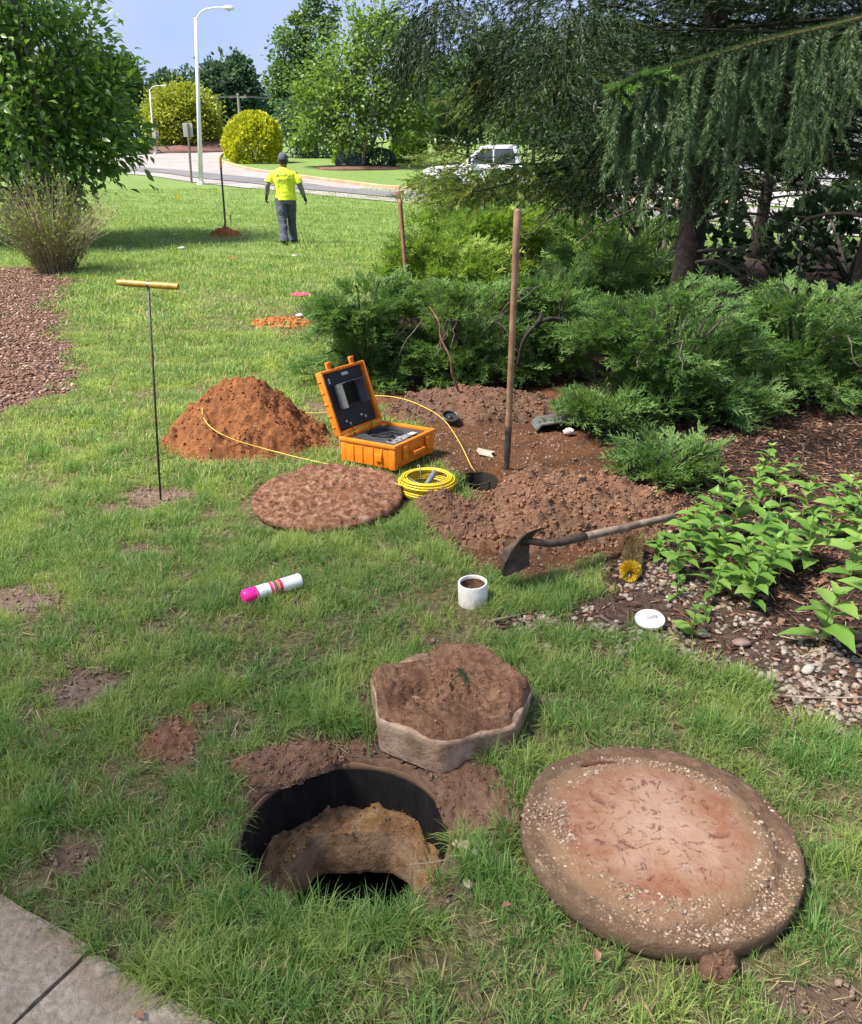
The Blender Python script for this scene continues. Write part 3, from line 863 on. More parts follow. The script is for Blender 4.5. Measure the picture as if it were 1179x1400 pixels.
# dark needle and bark litter under the conifers
x = r_.uniform(.1, 5.5, 60000); y = r_.uniform(2.2, 9.5, 60000)
mk_ = masks(x, y); k = (r_.uniform(0, 1, len(x)) < mk_['bed'] * (1 - .45 * mk_['grav']) * (1 - mk_['soil'])) & in_view(x, y, 250, 60); x, y = x[k], y[k]
s = r_.uniform(.025, .075, len(x))
tag(gn_scatter('needle_litter', np.stack([x, y, H(x, y) + .006], 1), np.stack([r_.normal(0, .25, len(x)), r_.normal(0, .25, len(x)), r_.uniform(0, 6.28, len(x))], 1), s, r_.integers(0, 10, len(x)), chip(7, .035, 1.0, 8, .4) + chip(3, .12, .6, 9),
    chipmat('litter_dark', [(0, (.030, .018, .013)), (.4, (.095, .048, .032)), (.7, (.19, .095, .060)), (.92, (.26, .15, .10)), (1, (.42, .32, .23))])),
    'dark brown needle and bark litter under the conifers', 'mulch', kind='stuff')
# loose soil crumbs and dry thatch in the lawn
x = r_.uniform(-2.6, 2.4, 30000); y = r_.uniform(1.1, 6, 30000)
mk_ = masks(x, y); k = (r_.uniform(0, 1, len(x)) < np.clip(mk_['bare'] * 1.1 + mk_['soil'] * .8, .02, 1)) & in_view(x, y) & (np.hypot(x - MH[0], y - MH[1]) > MH_R + .02); x, y = x[k], y[k]
for (c, rad) in LIDS:
    k = np.hypot(x - c[0], y - c[1]) > rad; x, y = x[k], y[k]
s = .003 + .016 * r_.beta(1, 4, len(x))
tag(gn_scatter('soil_crumbs', np.stack([x, y, H(x, y) + s * .2 + mk_['bare'][0] * 0], 1), r_.uniform(0, 6.28, (len(x), 3)), s * 1.6, r_.integers(0, 6, len(x)), clodp, CLODM['lawn_soil']),
    'loose brown soil crumbs over the bare lawn spots', 'soil', kind='stuff')
x = r_.uniform(-2.6, 2.4, 30000); y = r_.uniform(1.1, 6, 30000)
mk_ = masks(x, y); k = (r_.uniform(0, 1, len(x)) < (1 - mk_['pat']) * .7 * (1 - mk_['bed']) * (1 - mk_['soil'])) & in_view(x, y) & (np.hypot(x - MH[0], y - MH[1]) > MH_R + .02); x, y = x[k], y[k]
for (c, rad) in LIDS:
    k = np.hypot(x - c[0], y - c[1]) > rad; x, y = x[k], y[k]
tag(gn_scatter('dry_thatch', np.stack([x, y, H(x, y) + .012], 1), np.stack([r_.normal(0, .35, len(x)), r_.normal(0, .35, len(x)), r_.uniform(0, 6.28, len(x))], 1), r_.uniform(.02, .065, len(x)), r_.integers(0, 4, len(x)), chip(4, .018, 1.0, 12, .3),
    chipmat('thatch', [(0, (.20, .13, .07)), (.5, (.34, .26, .14)), (1, (.46, .38, .22))])),
    'dry straw coloured clippings lying in the lawn', 'thatch', kind='stuff')
# ------------------------------------------------------------------ open tank access
access = thing('tank_opening', 'open round black-walled septic tank access hole dug into the lawn', 'tank opening', (MH[0], MH[1], 0))
pr = []
V, F = lathe([(MH_R + .014, -.42), (MH_R + .014, -.045), (MH_R + .010, -.036), (MH_R + .002, -.036), (MH_R - .002, -.045), (MH_R - .002, -.30), (MH_R - .004, -.42)], 96, False)
a_ = np.arctan2(V[:, 1], V[:, 0]); V[:, 2] += np.where(V[:, 2] > -.1, (fbm(np.cos(a_) * 4 + 9, np.sin(a_) * 4 + 9, 3) - .5) * .02, 0)
m, nt, b = newmat('riser_black')
co = coords(nt); sx = nt.nodes.new('ShaderNodeMapping'); sx.inputs['Scale'].default_value = (1, 1, .25); L(nt, co, sx.inputs[0])
n1 = noise(nt, 22, 6, .7, sx.outputs[0]); n2 = noise(nt, 5, 4, .6, co); n3 = noise(nt, 60, 3, .6, co)
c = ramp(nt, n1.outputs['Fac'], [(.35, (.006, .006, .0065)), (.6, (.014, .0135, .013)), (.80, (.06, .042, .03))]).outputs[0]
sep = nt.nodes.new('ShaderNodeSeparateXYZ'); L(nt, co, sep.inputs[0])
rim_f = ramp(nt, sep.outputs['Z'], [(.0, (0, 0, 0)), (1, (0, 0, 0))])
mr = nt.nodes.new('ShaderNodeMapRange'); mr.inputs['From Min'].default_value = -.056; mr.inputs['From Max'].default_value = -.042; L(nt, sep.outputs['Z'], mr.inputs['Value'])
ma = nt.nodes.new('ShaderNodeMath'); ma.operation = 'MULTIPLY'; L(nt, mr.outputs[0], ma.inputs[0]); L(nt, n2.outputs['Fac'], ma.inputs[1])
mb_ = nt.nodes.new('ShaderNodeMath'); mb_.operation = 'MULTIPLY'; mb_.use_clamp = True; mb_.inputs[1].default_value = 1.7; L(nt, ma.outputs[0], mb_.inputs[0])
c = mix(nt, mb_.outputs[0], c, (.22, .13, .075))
L(nt, c, b.inputs['Base Color']); b.inputs['Roughness'].default_value = .7; b.inputs['Specular IOR Level'].default_value = .25
bump(nt, b, n3.outputs['Fac'], .25, .006)
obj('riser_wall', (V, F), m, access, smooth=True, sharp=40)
# soil lip round the outside of the riser, joining the lawn
n = 120; V = []; F = []
prof = [(MH_R + .006, -.040), (MH_R + .012, -.022), (MH_R + .035, -.004), (MH_R + .08, -.002), (MH_R + .13, -.03)]
for i, (rr, z) in enumerate(prof):
    for j in range(n):
        a = j * 2 * math.pi / n
        w = (fbm(np.array(math.cos(a) * 5 + 3), np.array(math.sin(a) * 5 + 3), 77 + i) - .47)
        q = (rr + (w * .02 if 0 < i < 4 else 0))
        V.append((q * math.cos(a), q * math.sin(a), z + (w * .03 if 0 < i < 4 else 0) + (float(H(MH[0] + q * math.cos(a), MH[1] + q * math.sin(a))) if i > 1 else 0)))
for i in range(len(prof) - 1):
    for j in range(n): F.append((i * n + j, i * n + (j + 1) % n, (i + 1) * n + (j + 1) % n, (i + 1) * n + j))
obj('soil_rim', (np.array(V), F), rims, access, smooth=True)
# soil shelf on the tank top, sloping to the concrete opening
n = 96; rings = 14; V = []
ox, oy = .015, .045
def open_r(a):      # rounded trapezoid opening
    c_, s_ = math.cos(a), math.sin(a)
    hw = .205 - .03 * s_ + .012 * math.sin(a * 5) + .007 * math.sin(a * 11 + 1)
    q = min(hw / max(abs(c_), 1e-6), .19 / max(abs(s_), 1e-6))
    e = 1.0 / ((abs(c_) / hw) ** 5 + (abs(s_) / .20) ** 5) ** .2
    return min(q, e)
for i in range(rings + 1):
    t = i / rings
    for j in range(n):
        a = j * 2 * math.pi / n
        pi_ = np.array([ox + open_r(a) * math.cos(a), oy + open_r(a) * math.sin(a)])
        po = np.array([math.cos(a), math.sin(a)]) * (MH_R - .001)
        q = pi_ * (1 - t) + po * t
        w = float(fbm(np.array(q[0] * 11), np.array(q[1] * 11), 91)) - .47
        w2 = abs(float(fbm(np.array(q[0] * 30), np.array(q[1] * 30), 92)) - .47)
        back = max(0, math.sin(a)) ** 2
        z = -.262 + t * (.012 + .02 * back) + (w * .12 + w2 * .13) * (.30 + .7 * min(1, t * 3)) * (1 if t < 1 else .6)
        V.append((q[0], q[1], z))
F = []
for i in range(rings):
    for j in range(n): F.append((i * n + j, i * n + (j + 1) % n, (i + 1) * n + (j + 1) % n, (i + 1) * n + j))
SHV = np.array(V); obj('soil_shelf', (SHV, F), tan, access, smooth=True)
r_ = np.random.default_rng(8); k = 420; ids = r_.integers(0, len(SHV), k); s = .002 + .012 * r_.beta(1, 5, k)
gn_scatter('shelf_crumbs', SHV[ids] + r_.normal(0, .004, (k, 3)) * [1, 1, .2], r_.uniform(0, 6.28, (k, 3)), s * 1.6, r_.integers(0, 6, k), clodp, CLODM['tan_clay'], access)
V = []; F = []
for i, (sc, z) in enumerate([(1.0, -.261), (.985, -.28), (.95, -.33), (.90, -.405), (.93, -.425)]):
    z0_ = z
    for j in range(n):
        z = z0_; a = j * 2 * math.pi / n
        w = (float(fbm(np.array(math.cos(a) * 6), np.array(math.sin(a) * 6 + z * 20), 95)) - .47) * .02
        if i < 2:
            qx, qy = ox + open_r(a) * math.cos(a), oy + open_r(a) * math.sin(a)
            z += .30 * ((float(fbm(np.array(qx * 11), np.array(qy * 11), 91)) - .47) * .12 + abs(float(fbm(np.array(qx * 30), np.array(qy * 30), 92)) - .47) * .13)
            if i == 0: w = 0
        V.append((ox + (open_r(a) * sc + w) * math.cos(a), oy + (open_r(a) * sc + w) * math.sin(a), z))
for i in range(4):
    for j in range(n): F.append((i * n + j, i * n + (j + 1) % n, (i + 1) * n + (j + 1) % n, (i + 1) * n + j))
obj('concrete_collar', (np.array(V), F), M('collar_concrete', (.20, .12, .065), (.36, .24, .14), 16, .9, .8, 50, .01, c3=(.38, .28, .19)), access, smooth=True)
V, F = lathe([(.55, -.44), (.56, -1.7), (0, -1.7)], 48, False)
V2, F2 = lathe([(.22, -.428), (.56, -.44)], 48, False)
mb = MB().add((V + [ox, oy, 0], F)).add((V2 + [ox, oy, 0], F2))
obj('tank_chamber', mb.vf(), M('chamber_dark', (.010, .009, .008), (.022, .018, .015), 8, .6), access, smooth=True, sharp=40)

# ------------------------------------------------------------------ small dug hole where the cable goes down
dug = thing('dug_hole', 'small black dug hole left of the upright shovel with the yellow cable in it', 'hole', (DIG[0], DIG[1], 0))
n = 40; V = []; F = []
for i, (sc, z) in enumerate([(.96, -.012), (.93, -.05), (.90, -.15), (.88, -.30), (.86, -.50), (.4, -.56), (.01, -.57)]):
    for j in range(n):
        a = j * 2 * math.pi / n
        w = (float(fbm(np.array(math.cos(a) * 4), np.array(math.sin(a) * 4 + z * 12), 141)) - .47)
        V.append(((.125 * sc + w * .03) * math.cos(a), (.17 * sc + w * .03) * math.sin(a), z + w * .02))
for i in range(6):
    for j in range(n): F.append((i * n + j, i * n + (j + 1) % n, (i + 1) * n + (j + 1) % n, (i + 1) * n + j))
obj('shade_wall', (np.array(V), F), M('shade_black_soil', (.010, .007, .006), (.022, .016, .012), 30, .8, .6, 60, .01), dug, smooth=True)  # soil lining coloured near black to stand in for the shade down the hole
obj('root', tube(bez([(-.10, .10, -.05), (-.02, .09, -.075), (.08, .12, -.06)], 5), .004, 5), M('root_brown', (.05, .03, .02), (.09, .055, .035), 30, .9), dug, smooth=True)

# ------------------------------------------------------------------ concrete plug lid with soil on it
pc = G(612, 985)
plug = thing('concrete_plug', 'thick pale concrete plug lid covered with brown soil beside the hole', 'lid', (pc[0], pc[1], float(H(pc[0], pc[1])) - .01), (R(-3), R(2), R(-4)))
r_ = np.random.default_rng(12)
n = 80; V = []; F = []
def plug_r(a):
    k = 7; b_ = (a + math.pi / 2) % (2 * math.pi / k) - math.pi / k
    poly = math.cos(math.pi / k) / math.cos(b_)
    return .296 * (.22 + .78 * poly) * (1 + .025 * math.sin(3 * a + 1) + .012 * math.sin(7 * a))
prof = [(.95, -.012), (.96, .0), (.99, .088), (1.0, .108), (.995, .117), (.975, .122), (.6, .124), (.3, .125), (0.001, .125)]
for i, (s, z) in enumerate(prof):
    for j in range(n):
        a = j * 2 * math.pi / n
        w = (float(fbm(np.array(math.cos(a) * 5 + 2), np.array(math.sin(a) * 5 + z * 30), 101)) - .47)
        rr = plug_r(a) * s * (1 + w * .025)
        V.append((rr * math.cos(a), rr * math.sin(a), z + w * .006))
for i in range(len(prof) - 1):
    for j in range(n): F.append((i * n + j, i * n + (j + 1) % n, (i + 1) * n + (j + 1) % n, (i + 1) * n + j))
F.append(tuple(range(n))[::-1])
obj('slab', (np.array(V), F), M('plug_concrete', (.20, .12, .072), (.33, .22, .145), 14, .92, .8, 60, .008, c3=(.46, .335, .235)), plug, smooth=True, sharp=45)
# soil layer
n = 90; K = 26; V = []; F = []
for i in range(K + 1):
    t = i / K
    for j in range(n):
        a = j * 2 * math.pi / n
        lim = .99 - .28 * max(0, float(fbm(np.array(math.cos(a) * 2.2), np.array(math.sin(a) * 2.2), 105)) - .50)
        if 1.75 < a < 2.75: lim -= .36 * math.sin((a - 1.75) * math.pi)     # bare corner
        rr = plug_r(a) * lim * t
        q = np.array([rr * math.cos(a), rr * math.sin(a)])
        big = float(fbm(q[0:1] * 9 + 4, q[1:2] * 9 + 4, 107)[0]) - .47
        fin = abs(float(fbm(q[0:1] * 34, q[1:2] * 34, 108)[0]) - .47)
        e = min(1, (1 - t) * 13)
        rough = .45 + .9 * (q[1] < .06)
        V.append((q[0], q[1], .121 + e * (.016 + .03 * max(0, q[1] / .2 + .3) + big * .05 * rough + fin * .10 * rough) - .006 * (t > .99)))
for i in range(K):
    for j in range(n): F.append((i * n + j, i * n + (j + 1) % n, (i + 1) * n + (j + 1) % n, (i + 1) * n + j))
plugsoil = soilmat('plug_soil', [(.30, (.12, .058, .034)), (.48, (.22, .12, .070)), (.70, (.36, .22, .135))], (.085, .036, .028), 40, 7, 1.0)
SV = np.array(V)
obj('soil_cover', (SV, F), plugsoil, plug, smooth=True)
k = 900
idx = r_.integers(0, len(SV), k); P = SV[idx] + r_.normal(0, .004, (k, 3)) * [1, 1, 0]
s = .0015 + .009 * r_.beta(1, 5, k)
cl_ = gn_scatter('soil_crumbs', P, r_.uniform(0, 6.28, (k, 3)), s * 1.6, r_.integers(0, 6, k), clodp, CLODM['plug_soil'], plug)
# green sprig lying on it
def needle_sprig(path, nl, n, w, r0, seed, spread=1.1):
    """flat tapering needles round a stem path"""
    r_ = np.random.default_rng(seed)
    P = np.asarray(path, float); T = np.gradient(P, axis=0); T /= np.linalg.norm(T, axis=1)[:, None]
    i = r_.uniform(0, len(P) - 1.001, n); k = i.astype(int); f = (i - k)[:, None]
    p = P[k] * (1 - f) + P[k + 1] * f; t = T[k]
    rnd = r_.normal(size=(n, 3)); rnd -= t * (rnd * t).sum(1)[:, None]; rnd /= np.linalg.norm(rnd, axis=1)[:, None]
    d = t * 1.0 + rnd * spread
    B = frames(d, r_.uniform(0, 6.28, n))
    tpl = (np.array([[-.5, 0, 0], [.5, 0, 0], [0, 1, 0.0]]), np.array([[0, 1, 2]]))
    L_ = nl * r_.uniform(.7, 1.15, n)
    return scatter(tpl, p, B, np.stack([np.full(n, w), L_, L_], 1), r_.uniform(0, 1, n))
spruce_m = leafmat('spruce_needles', [(0, (.007, .019, .006)), (.4, (.016, .036, .011)), (.75, (.031, .058, .016)), (1, (.065, .09, .022))], rough=.5, trans=.18, spec=.35)
bark_m = M('spruce_bark', (.014, .010, .008), (.028, .020, .016), 18, .95, .8, 40, .02, c3=(.05, .038, .03))
twig_m = M('dead_twig', (.055, .040, .032), (.12, .092, .075), 30, .9)
SW = plug.matrix_basis.copy()
spr = thing('spruce_sprig', 'short green spruce sprig lying on the soil covered plug', 'sprig', Matrix.LocRotScale(plug.location, plug.rotation_euler, None) @ Vector((.05, .02, .182)), (0, 0, R(35)))
pth = bez([(-.02, -.045, -.01), (0, 0, 0), (.012, .05, .004)], 8)
V, F, v = needle_sprig(pth, .022, 170, .0022, .002, 3)
obj('needles', (V, F), spruce_m, spr, v=v)
obj('stem', tube(pth, .0016, 5), twig_m, spr)

# ------------------------------------------------------------------ big aggregate lid, red in the middle
lc = G(897, 1164)
LR = .398
lid = thing('manhole_cover', 'large round aggregate concrete lid with red stained centre lying on the grass', 'lid', (lc[0], lc[1], float(H(lc[0], lc[1])) + .0), (R(-1.0), R(2.0), R(0)))
n = 128
prof = [(.955, -.01), (.975, .0), (.992, .018), (1.0, .045), (.996, .058), (.982, .066), (.95, .068), (.91, .067), (.87, .066), (.83, .068), (.80, .075), (.77, .084), (.72, .088), (.6, .091), (.45, .094), (.3, .095), (.15, .096), (.001, .096)]
V = []; F = []
for i, (s, z) in enumerate(prof):
    for j in range(n):
        a = j * 2 * math.pi / n
        rr = s * LR
        x, y = rr * math.cos(a), rr * math.sin(a)
        w = float(fbm(np.array(x * 7 + 3), np.array(y * 7 + z * 9), 111)) - .47
        w2 = float(fbm(np.array(x * 40), np.array(y * 40 + z * 50), 112)) - .47
        k = 1 + (w * .035 if s > .93 else w * .05 if s > .7 else 0) + w2 * .012
        V.append((x * k, y * k, z + w * .012 * (s > .05) + w2 * .006))
for i in range(len(prof) - 1):
    for j in range(n): F.append((i * n + j, i * n + (j + 1) % n, (i + 1) * n + (j + 1) % n, (i + 1) * n + j))
F.append(tuple(range(n))[::-1])
m, nt, b = newmat('aggregate_lid')
co = coords(nt); ln = nt.nodes.new('ShaderNodeVectorMath'); ln.operation = 'LENGTH'
mp = nt.nodes.new('ShaderNodeMapping'); mp.inputs['Scale'].default_value = (1 / LR, 1 / LR, 0); mp.inputs['Location'].default_value = (.05, .02, 0)
L(nt, co, mp.inputs[0]); L(nt, mp.outputs[0], ln.inputs[0])
n1 = noise(nt, 7, 5, .6, co); n2 = noise(nt, 30, 5, .7, co); n3 = noise(nt, 17, 7, .78, co, 2.2); vo = nt.nodes.new('ShaderNodeTexVoronoi'); vo.inputs['Scale'].default_value = 130; L(nt, co, vo.inputs['Vector'])
rad = nt.nodes.new('ShaderNodeMath'); rad.operation = 'MULTIPLY_ADD'; rad.inputs[1].default_value = .28; L(nt, n1.outputs['Fac'], rad.inputs[0]); L(nt, ln.outputs['Value'], rad.inputs[2])
base = ramp(nt, rad.outputs[0], [(.18, (.37, .245, .175)), (.40, (.33, .195, .125)), (.58, (.255, .115, .064)), (.76, (.225, .095, .052)), (.86, (.215, .125, .072)), (.93, (.19, .115, .064)), (.97, (.15, .092, .054)), (1.0, (.12, .074, .044))]).outputs[0]
pk = ramp(nt, n1.outputs['Fac'], [(.42, (0, 0, 0)), (.64, (.75, .75, .75))]).outputs[0]
inner = ramp(nt, ln.outputs['Value'], [(.45, (1, 1, 1)), (.72, (0, 0, 0))]).outputs[0]
base = mix(nt, mix(nt, 1.0, pk, inner, 'MULTIPLY'), base, (.38, .26, .19))
stain = mix(nt, 1.0, ramp(nt, n3.outputs['Fac'], [(.535, (0, 0, 0)), (.59, (.85, .85, .85))]).outputs[0], ramp(nt, ln.outputs['Value'], [(.55, (1, 1, 1)), (.80, (.0, .0, .0))]).outputs[0], 'MULTIPLY')
base = mix(nt, stain, base, (.12, .042, .030))
base = mix(nt, ramp(nt, n2.outputs['Fac'], [(.5, (0, 0, 0)), (.75, (.45, .45, .45))]).outputs[0], base, (.36, .25, .17))
peb = ramp(nt, vo.outputs['Distance'], [(.0, (.5, .5, .5)), (.34, (0, 0, 0))]).outputs[0]
ring = ramp(nt, ln.outputs['Value'], [(.50, (.45, .45, .45)), (.72, (1, 1, 1)), (.98, (1, 1, 1))]).outputs[0]
base = mix(nt, mix(nt, 1.0, peb, ring, 'MULTIPLY'), base, (.36, .26, .17))
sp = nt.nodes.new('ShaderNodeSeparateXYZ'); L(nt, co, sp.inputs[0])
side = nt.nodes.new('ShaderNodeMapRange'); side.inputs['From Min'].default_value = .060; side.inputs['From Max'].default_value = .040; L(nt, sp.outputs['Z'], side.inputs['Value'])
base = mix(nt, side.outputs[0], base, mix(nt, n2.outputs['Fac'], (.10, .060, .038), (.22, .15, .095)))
L(nt, base, b.inputs['Base Color']); b.inputs['Roughness'].default_value = .9; b.inputs['Specular IOR Level'].default_value = .2
bump(nt, b, mix(nt, .12, n2.outputs['Fac'], vo.outputs['Distance']), .9, .008)
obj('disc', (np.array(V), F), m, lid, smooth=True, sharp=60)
# pebbles showing in the rim, mostly on the right side of the dome
k = 5200
a = r_.uniform(0, 6.28, k); q = LR * np.where(r_.uniform(0, 1, k) < .45, r_.uniform(.66, .80, k), r_.uniform(.80, .985, k))
dens = .7 + .3 * np.clip(np.cos(a - .15), 0, 1) + .3 * np.clip(-np.sin(a), 0, 1)
ok = r_.uniform(0, 1, k) < dens; a, q = a[ok], q[ok]
zz = np.interp(q / LR, [p[0] for p in prof[::-1]][:14], [p[1] for p in prof[::-1]][:14])
s = .0035 + .0115 * r_.beta(1.1, 4.5, len(a))
am, nt2, b2 = newmat('aggregate_pebbles')
L(nt2, ramp(nt2, nt2.nodes.new('ShaderNodeObjectInfo').outputs['Random'], [(0, (.13, .075, .042)), (.45, (.22, .135, .08)), (.8, (.30, .205, .13)), (1, (.45, .37, .28))]).outputs[0], b2.inputs['Base Color']); b2.inputs['Roughness'].default_value = .65
gn_scatter('aggregate', np.stack([q * np.cos(a), q * np.sin(a), zz - .0015], 1), np.stack([r_.normal(0, .4, len(a)), r_.normal(0, .4, len(a)), r_.uniform(0, 6.28, len(a))], 1), s * 1.3, r_.integers(0, 6, len(a)), pebp, am, lid)
# soil left on the far side of the rim
V = []; F = []; na = 70; nr = 9
for i in range(na + 1):
    t = i / na; a = R(-12) + t * R(150)
    wdt = .10 * (.35 + .65 * (1 - t) ** .7) * math.sin(math.pi * min(1, max(.02, t * 1.02))) ** .35
    for j in range(nr + 1):
        u = j / nr; rr = LR * (.985 - (1 - u) * 1.0 * wdt / LR * 1.15)
        x, y = rr * math.cos(a), rr * math.sin(a)
        e = math.sin(math.pi * u) ** .6 * math.sin(math.pi * min(max(t, 0), 1)) ** .4
        w = abs(float(fbm(np.array(x * 25), np.array(y * 25), 121)) - .3)
        V.append((x, y, float(np.interp(rr / LR, [p[0] for p in prof[::-1]][:14], [p[1] for p in prof[::-1]][:14])) - .004 + e * (.008 + .03 * w)))
for i in range(na):
    for j in range(nr): F.append((i * (nr + 1) + j, i * (nr + 1) + j + 1, (i + 1) * (nr + 1) + j + 1, (i + 1) * (nr + 1) + j))
obj('soil_band', (np.array(V), F), soilmat('lid_soil', [(.3, (.12, .070, .042)), (.5, (.18, .11, .068)), (.75, (.26, .17, .11))], (.09, .055, .036), 34, 12), lid, smooth=True)
obj('rust_streak', tube(bez([(-.19, .262, .084), (-.12, .276, .086), (-.04, .278, .086)], 6), [.002, .005, .007, .008, .008, .008, .008, .008, .007, .006, .004, .003, .002], 6), M('rust_dark', (.07, .022, .018), (.13, .045, .03), 40, .9), lid, smooth=True)

# ------------------------------------------------------------------ rusty round lid behind
rc = G(449, 690)
rlid = thing('round_cover', 'round flat lid caked with reddish brown soil behind the spray can', 'lid', (rc[0], rc[1], float(H(rc[0], rc[1])) + .022), (R(2.5), R(-1), 0))
RR = .432; n = 150
prof = [(.95, 0), (.985, .006), (1.0, .028), (.99, .042), (.96, .050)] + [(s, .052 + (1 - s) * .008) for s in np.linspace(.93, .03, 44)] + [(.001, .06)]
V = []; F = []
for i, (s, z) in enumerate(prof):
    for j in range(n):
        a = j * 2 * math.pi / n; x, y = RR * s * math.cos(a), RR * s * math.sin(a)
        w = float(fbm(np.array(x * 6), np.array(y * 6 + z * 8), 131)) - .47; w2 = abs(float(fbm(np.array(x * 26), np.array(y * 26 + z * 40), 132)) - .47)
        k = 1 + w * .035 * (s > .9)
        V.append((x * k, y * k, z + (w * .06 + w2 * .065) * (s < .97)))
for i in range(len(prof) - 1):
    for j in range(n): F.append((i * n + j, i * n + (j + 1) % n, (i + 1) * n + (j + 1) % n, (i + 1) * n + j))
F.append(tuple(range(n))[::-1])
obj('disc', (np.array(V), F), soilmat('lid_clay', [(.33, (.055, .024, .015)), (.47, (.19, .085, .048)), (.70, (.40, .255, .18))], (.15, .058, .030), 26, 6, 1.0), rlid, smooth=True)
k = 500; a = r_.uniform(0, 6.28, k); q = RR * .95 * np.sqrt(r_.uniform(0, 1, k)); s = .002 + .009 * r_.beta(1, 5, k)
gn_scatter('crumbs', np.stack([q * np.cos(a), q * np.sin(a), np.full(k, .062)], 1), r_.uniform(0, 6.28, (k, 3)), s * 1.6, r_.integers(0, 6, k), clodp, CLODM['brown_clay'], rlid)

# ------------------------------------------------------------------ orange case with camera reel
A0, B0, C0 = G(476, 633, .02), G(541, 646, .02), G(603, 612, .02)
uv = (A0 - B0)[:2]; ub = np.linalg.norm(uv); wv = (C0 - B0)[:2]; wb = np.linalg.norm(wv)
CW, CD, CH = .48, .42, .168
ang = math.atan2(wv[1], wv[0])                         # handle side (B to C) direction
ctr = B0[:2] + (uv / ub) * CD / 2 + (wv / wb) * CW / 2
case = thing('equipment_case', 'open orange hard case holding a pipe inspection camera reel', 'case', (ctr[0], ctr[1], float(H(*ctr)) + .012), (R(-1), R(2), ang))
# local: +x along the handle side, -y is the handle face, +y the hinge
org = M('case_orange', (.68, .175, .008), (.78, .22, .012), 14, .42, .15, 200, .001, c3=(.60, .15, .008), lo=.3, hi=.7)
blk = M('case_black', (.010, .010, .011), (.018, .018, .019), 30, .5)
foam = M('case_foam', (.030, .031, .034), (.050, .051, .055), 90, .9, .4, 300, .001)
silver = M('case_silver', (.45, .45, .46), (.62, .62, .63), 40, .3, metal=.6)
white_p = M('white_plastic', (.72, .71, .69), (.80, .79, .77), 20, .45)
mb = MB()
T = .012
base_z = CH
mb.add(rbox((0, 0, .046), (CW - .030, CD - .030, .084), .020, 3))
for sx in (-1, 1): mb.add(rbox((sx * (CW / 2 - T / 2 - .004), 0, base_z / 2 + .006), (T, CD - .012, base_z - .01), .005))
for sy in (-1, 1): mb.add(rbox((0, sy * (CD / 2 - T / 2 - .004), base_z / 2 + .006), (CW - .034, T, base_z - .01), .005))
for sx in (-1, 1): mb.add(rbox((sx * (CW / 2 - .006), 0, base_z - .012), (.026, CD + .012, .026), .007))
for sy in (-1, 1): mb.add(rbox((0, sy * (CD / 2 - .006), base_z - .0125), (CW + .011, .026, .0262), .007))
for sx in (-1, 1):
    for sy in (-1, 1): mb.add(rbox((sx * (CW / 2 - .028), sy * (CD / 2 - .026), base_z / 2 - .004), (.055, .052, base_z - .012), .012))
for x in (-.11, -.04, .04, .11):
    for sx in (-1, 1): mb.add(rbox((sx * (CW / 2 - .002), x, base_z / 2 - .012), (.010, .012, base_z - .05), .003))
obj('base_shell', mb.vf(), org, case, smooth=True, sharp=35)
obj('foam_insert', MB().add(rbox((0, 0, base_z - .07), (CW - .05, CD - .05, .03), .004)).vf(), foam, case)
# foam deck with a round well: ring sheet
n = 64; V = []; F = []
hx, hy = CW / 2 - .024, CD / 2 - .024; wc = (.055, .055); wr = .125
for j in range(n):
    a = j * 2 * math.pi / n; c_, s_ = math.cos(a), math.sin(a)
    tmax = min(((hx - wc[0]) if c_ > 0 else (hx + wc[0])) / max(abs(c_), 1e-6), ((hy - wc[1]) if s_ > 0 else (hy + wc[1])) / max(abs(s_), 1e-6))
    V += [(wc[0] + wr * c_, wc[1] + wr * s_, base_z - .022), (wc[0] + tmax * c_, wc[1] + tmax * s_, base_z - .022), (wc[0] + wr * c_, wc[1] + wr * s_, base_z - .0545)]
for j in range(n):
    k = (j + 1) % n
    F += [(j * 3, j * 3 + 1, k * 3 + 1, k * 3), (j * 3, k * 3, k * 3 + 2, j * 3 + 2)]
obj('foam_deck', (np.array(V), F), foam, case)
obj('reel_hub', lathe([(.055, -.0), (.055, .02), (.048, .024), (.016, .024), (.014, .034), (0.001, .034)], 32), blk, case, (wc[0], wc[1], base_z - .0545), smooth=True, sharp=40)
kx = (-.15, -.09)
mb = MB().add(rbox((kx[0] + .075, -.122, base_z - .016), (.15, .075, .012), .003))
obj('control_panel', mb.vf(), M('panel_grey', (.16, .16, .165), (.22, .22, .225), 60, .5), case)
for i, (x, y) in enumerate(((-.135, -.105), (-.115, -.135), (-.085, -.105), (-.06, -.135))):
    obj('connector', lathe([(.011, 0), (.011, .012), (.007, .014), (.001, .014)], 16), silver if i % 2 else blk, case, (x, y, base_z - .0105), smooth=True, sharp=40)
obj('battery_label', rbox((.01, -.125, base_z - .010), (.075, .05, .006), .002), silver, case)
obj('battery_label', rbox((.095, -.128, base_z - .010), (.06, .045, .006), .002), M('label_pale', (.40, .36, .35), (.52, .48, .46), 70, .5), case)
obj('reel_cable', tube(bez([(wc[0] + .1 * math.cos(t) , wc[1] + .1 * math.sin(t), base_z - .052 + .006 * (t / 6.28)) for t in np.linspace(0, 13, 30)], 4), .0045, 6), blk, case, smooth=True)
obj('power_cable', tube(bez([(-.15, .15, base_z - .022), (-.12, .02, base_z + .012), (-.03, -.06, base_z + .008), (.03, -.10, base_z - .004)], 8), .003, 6), blk, case, smooth=True)
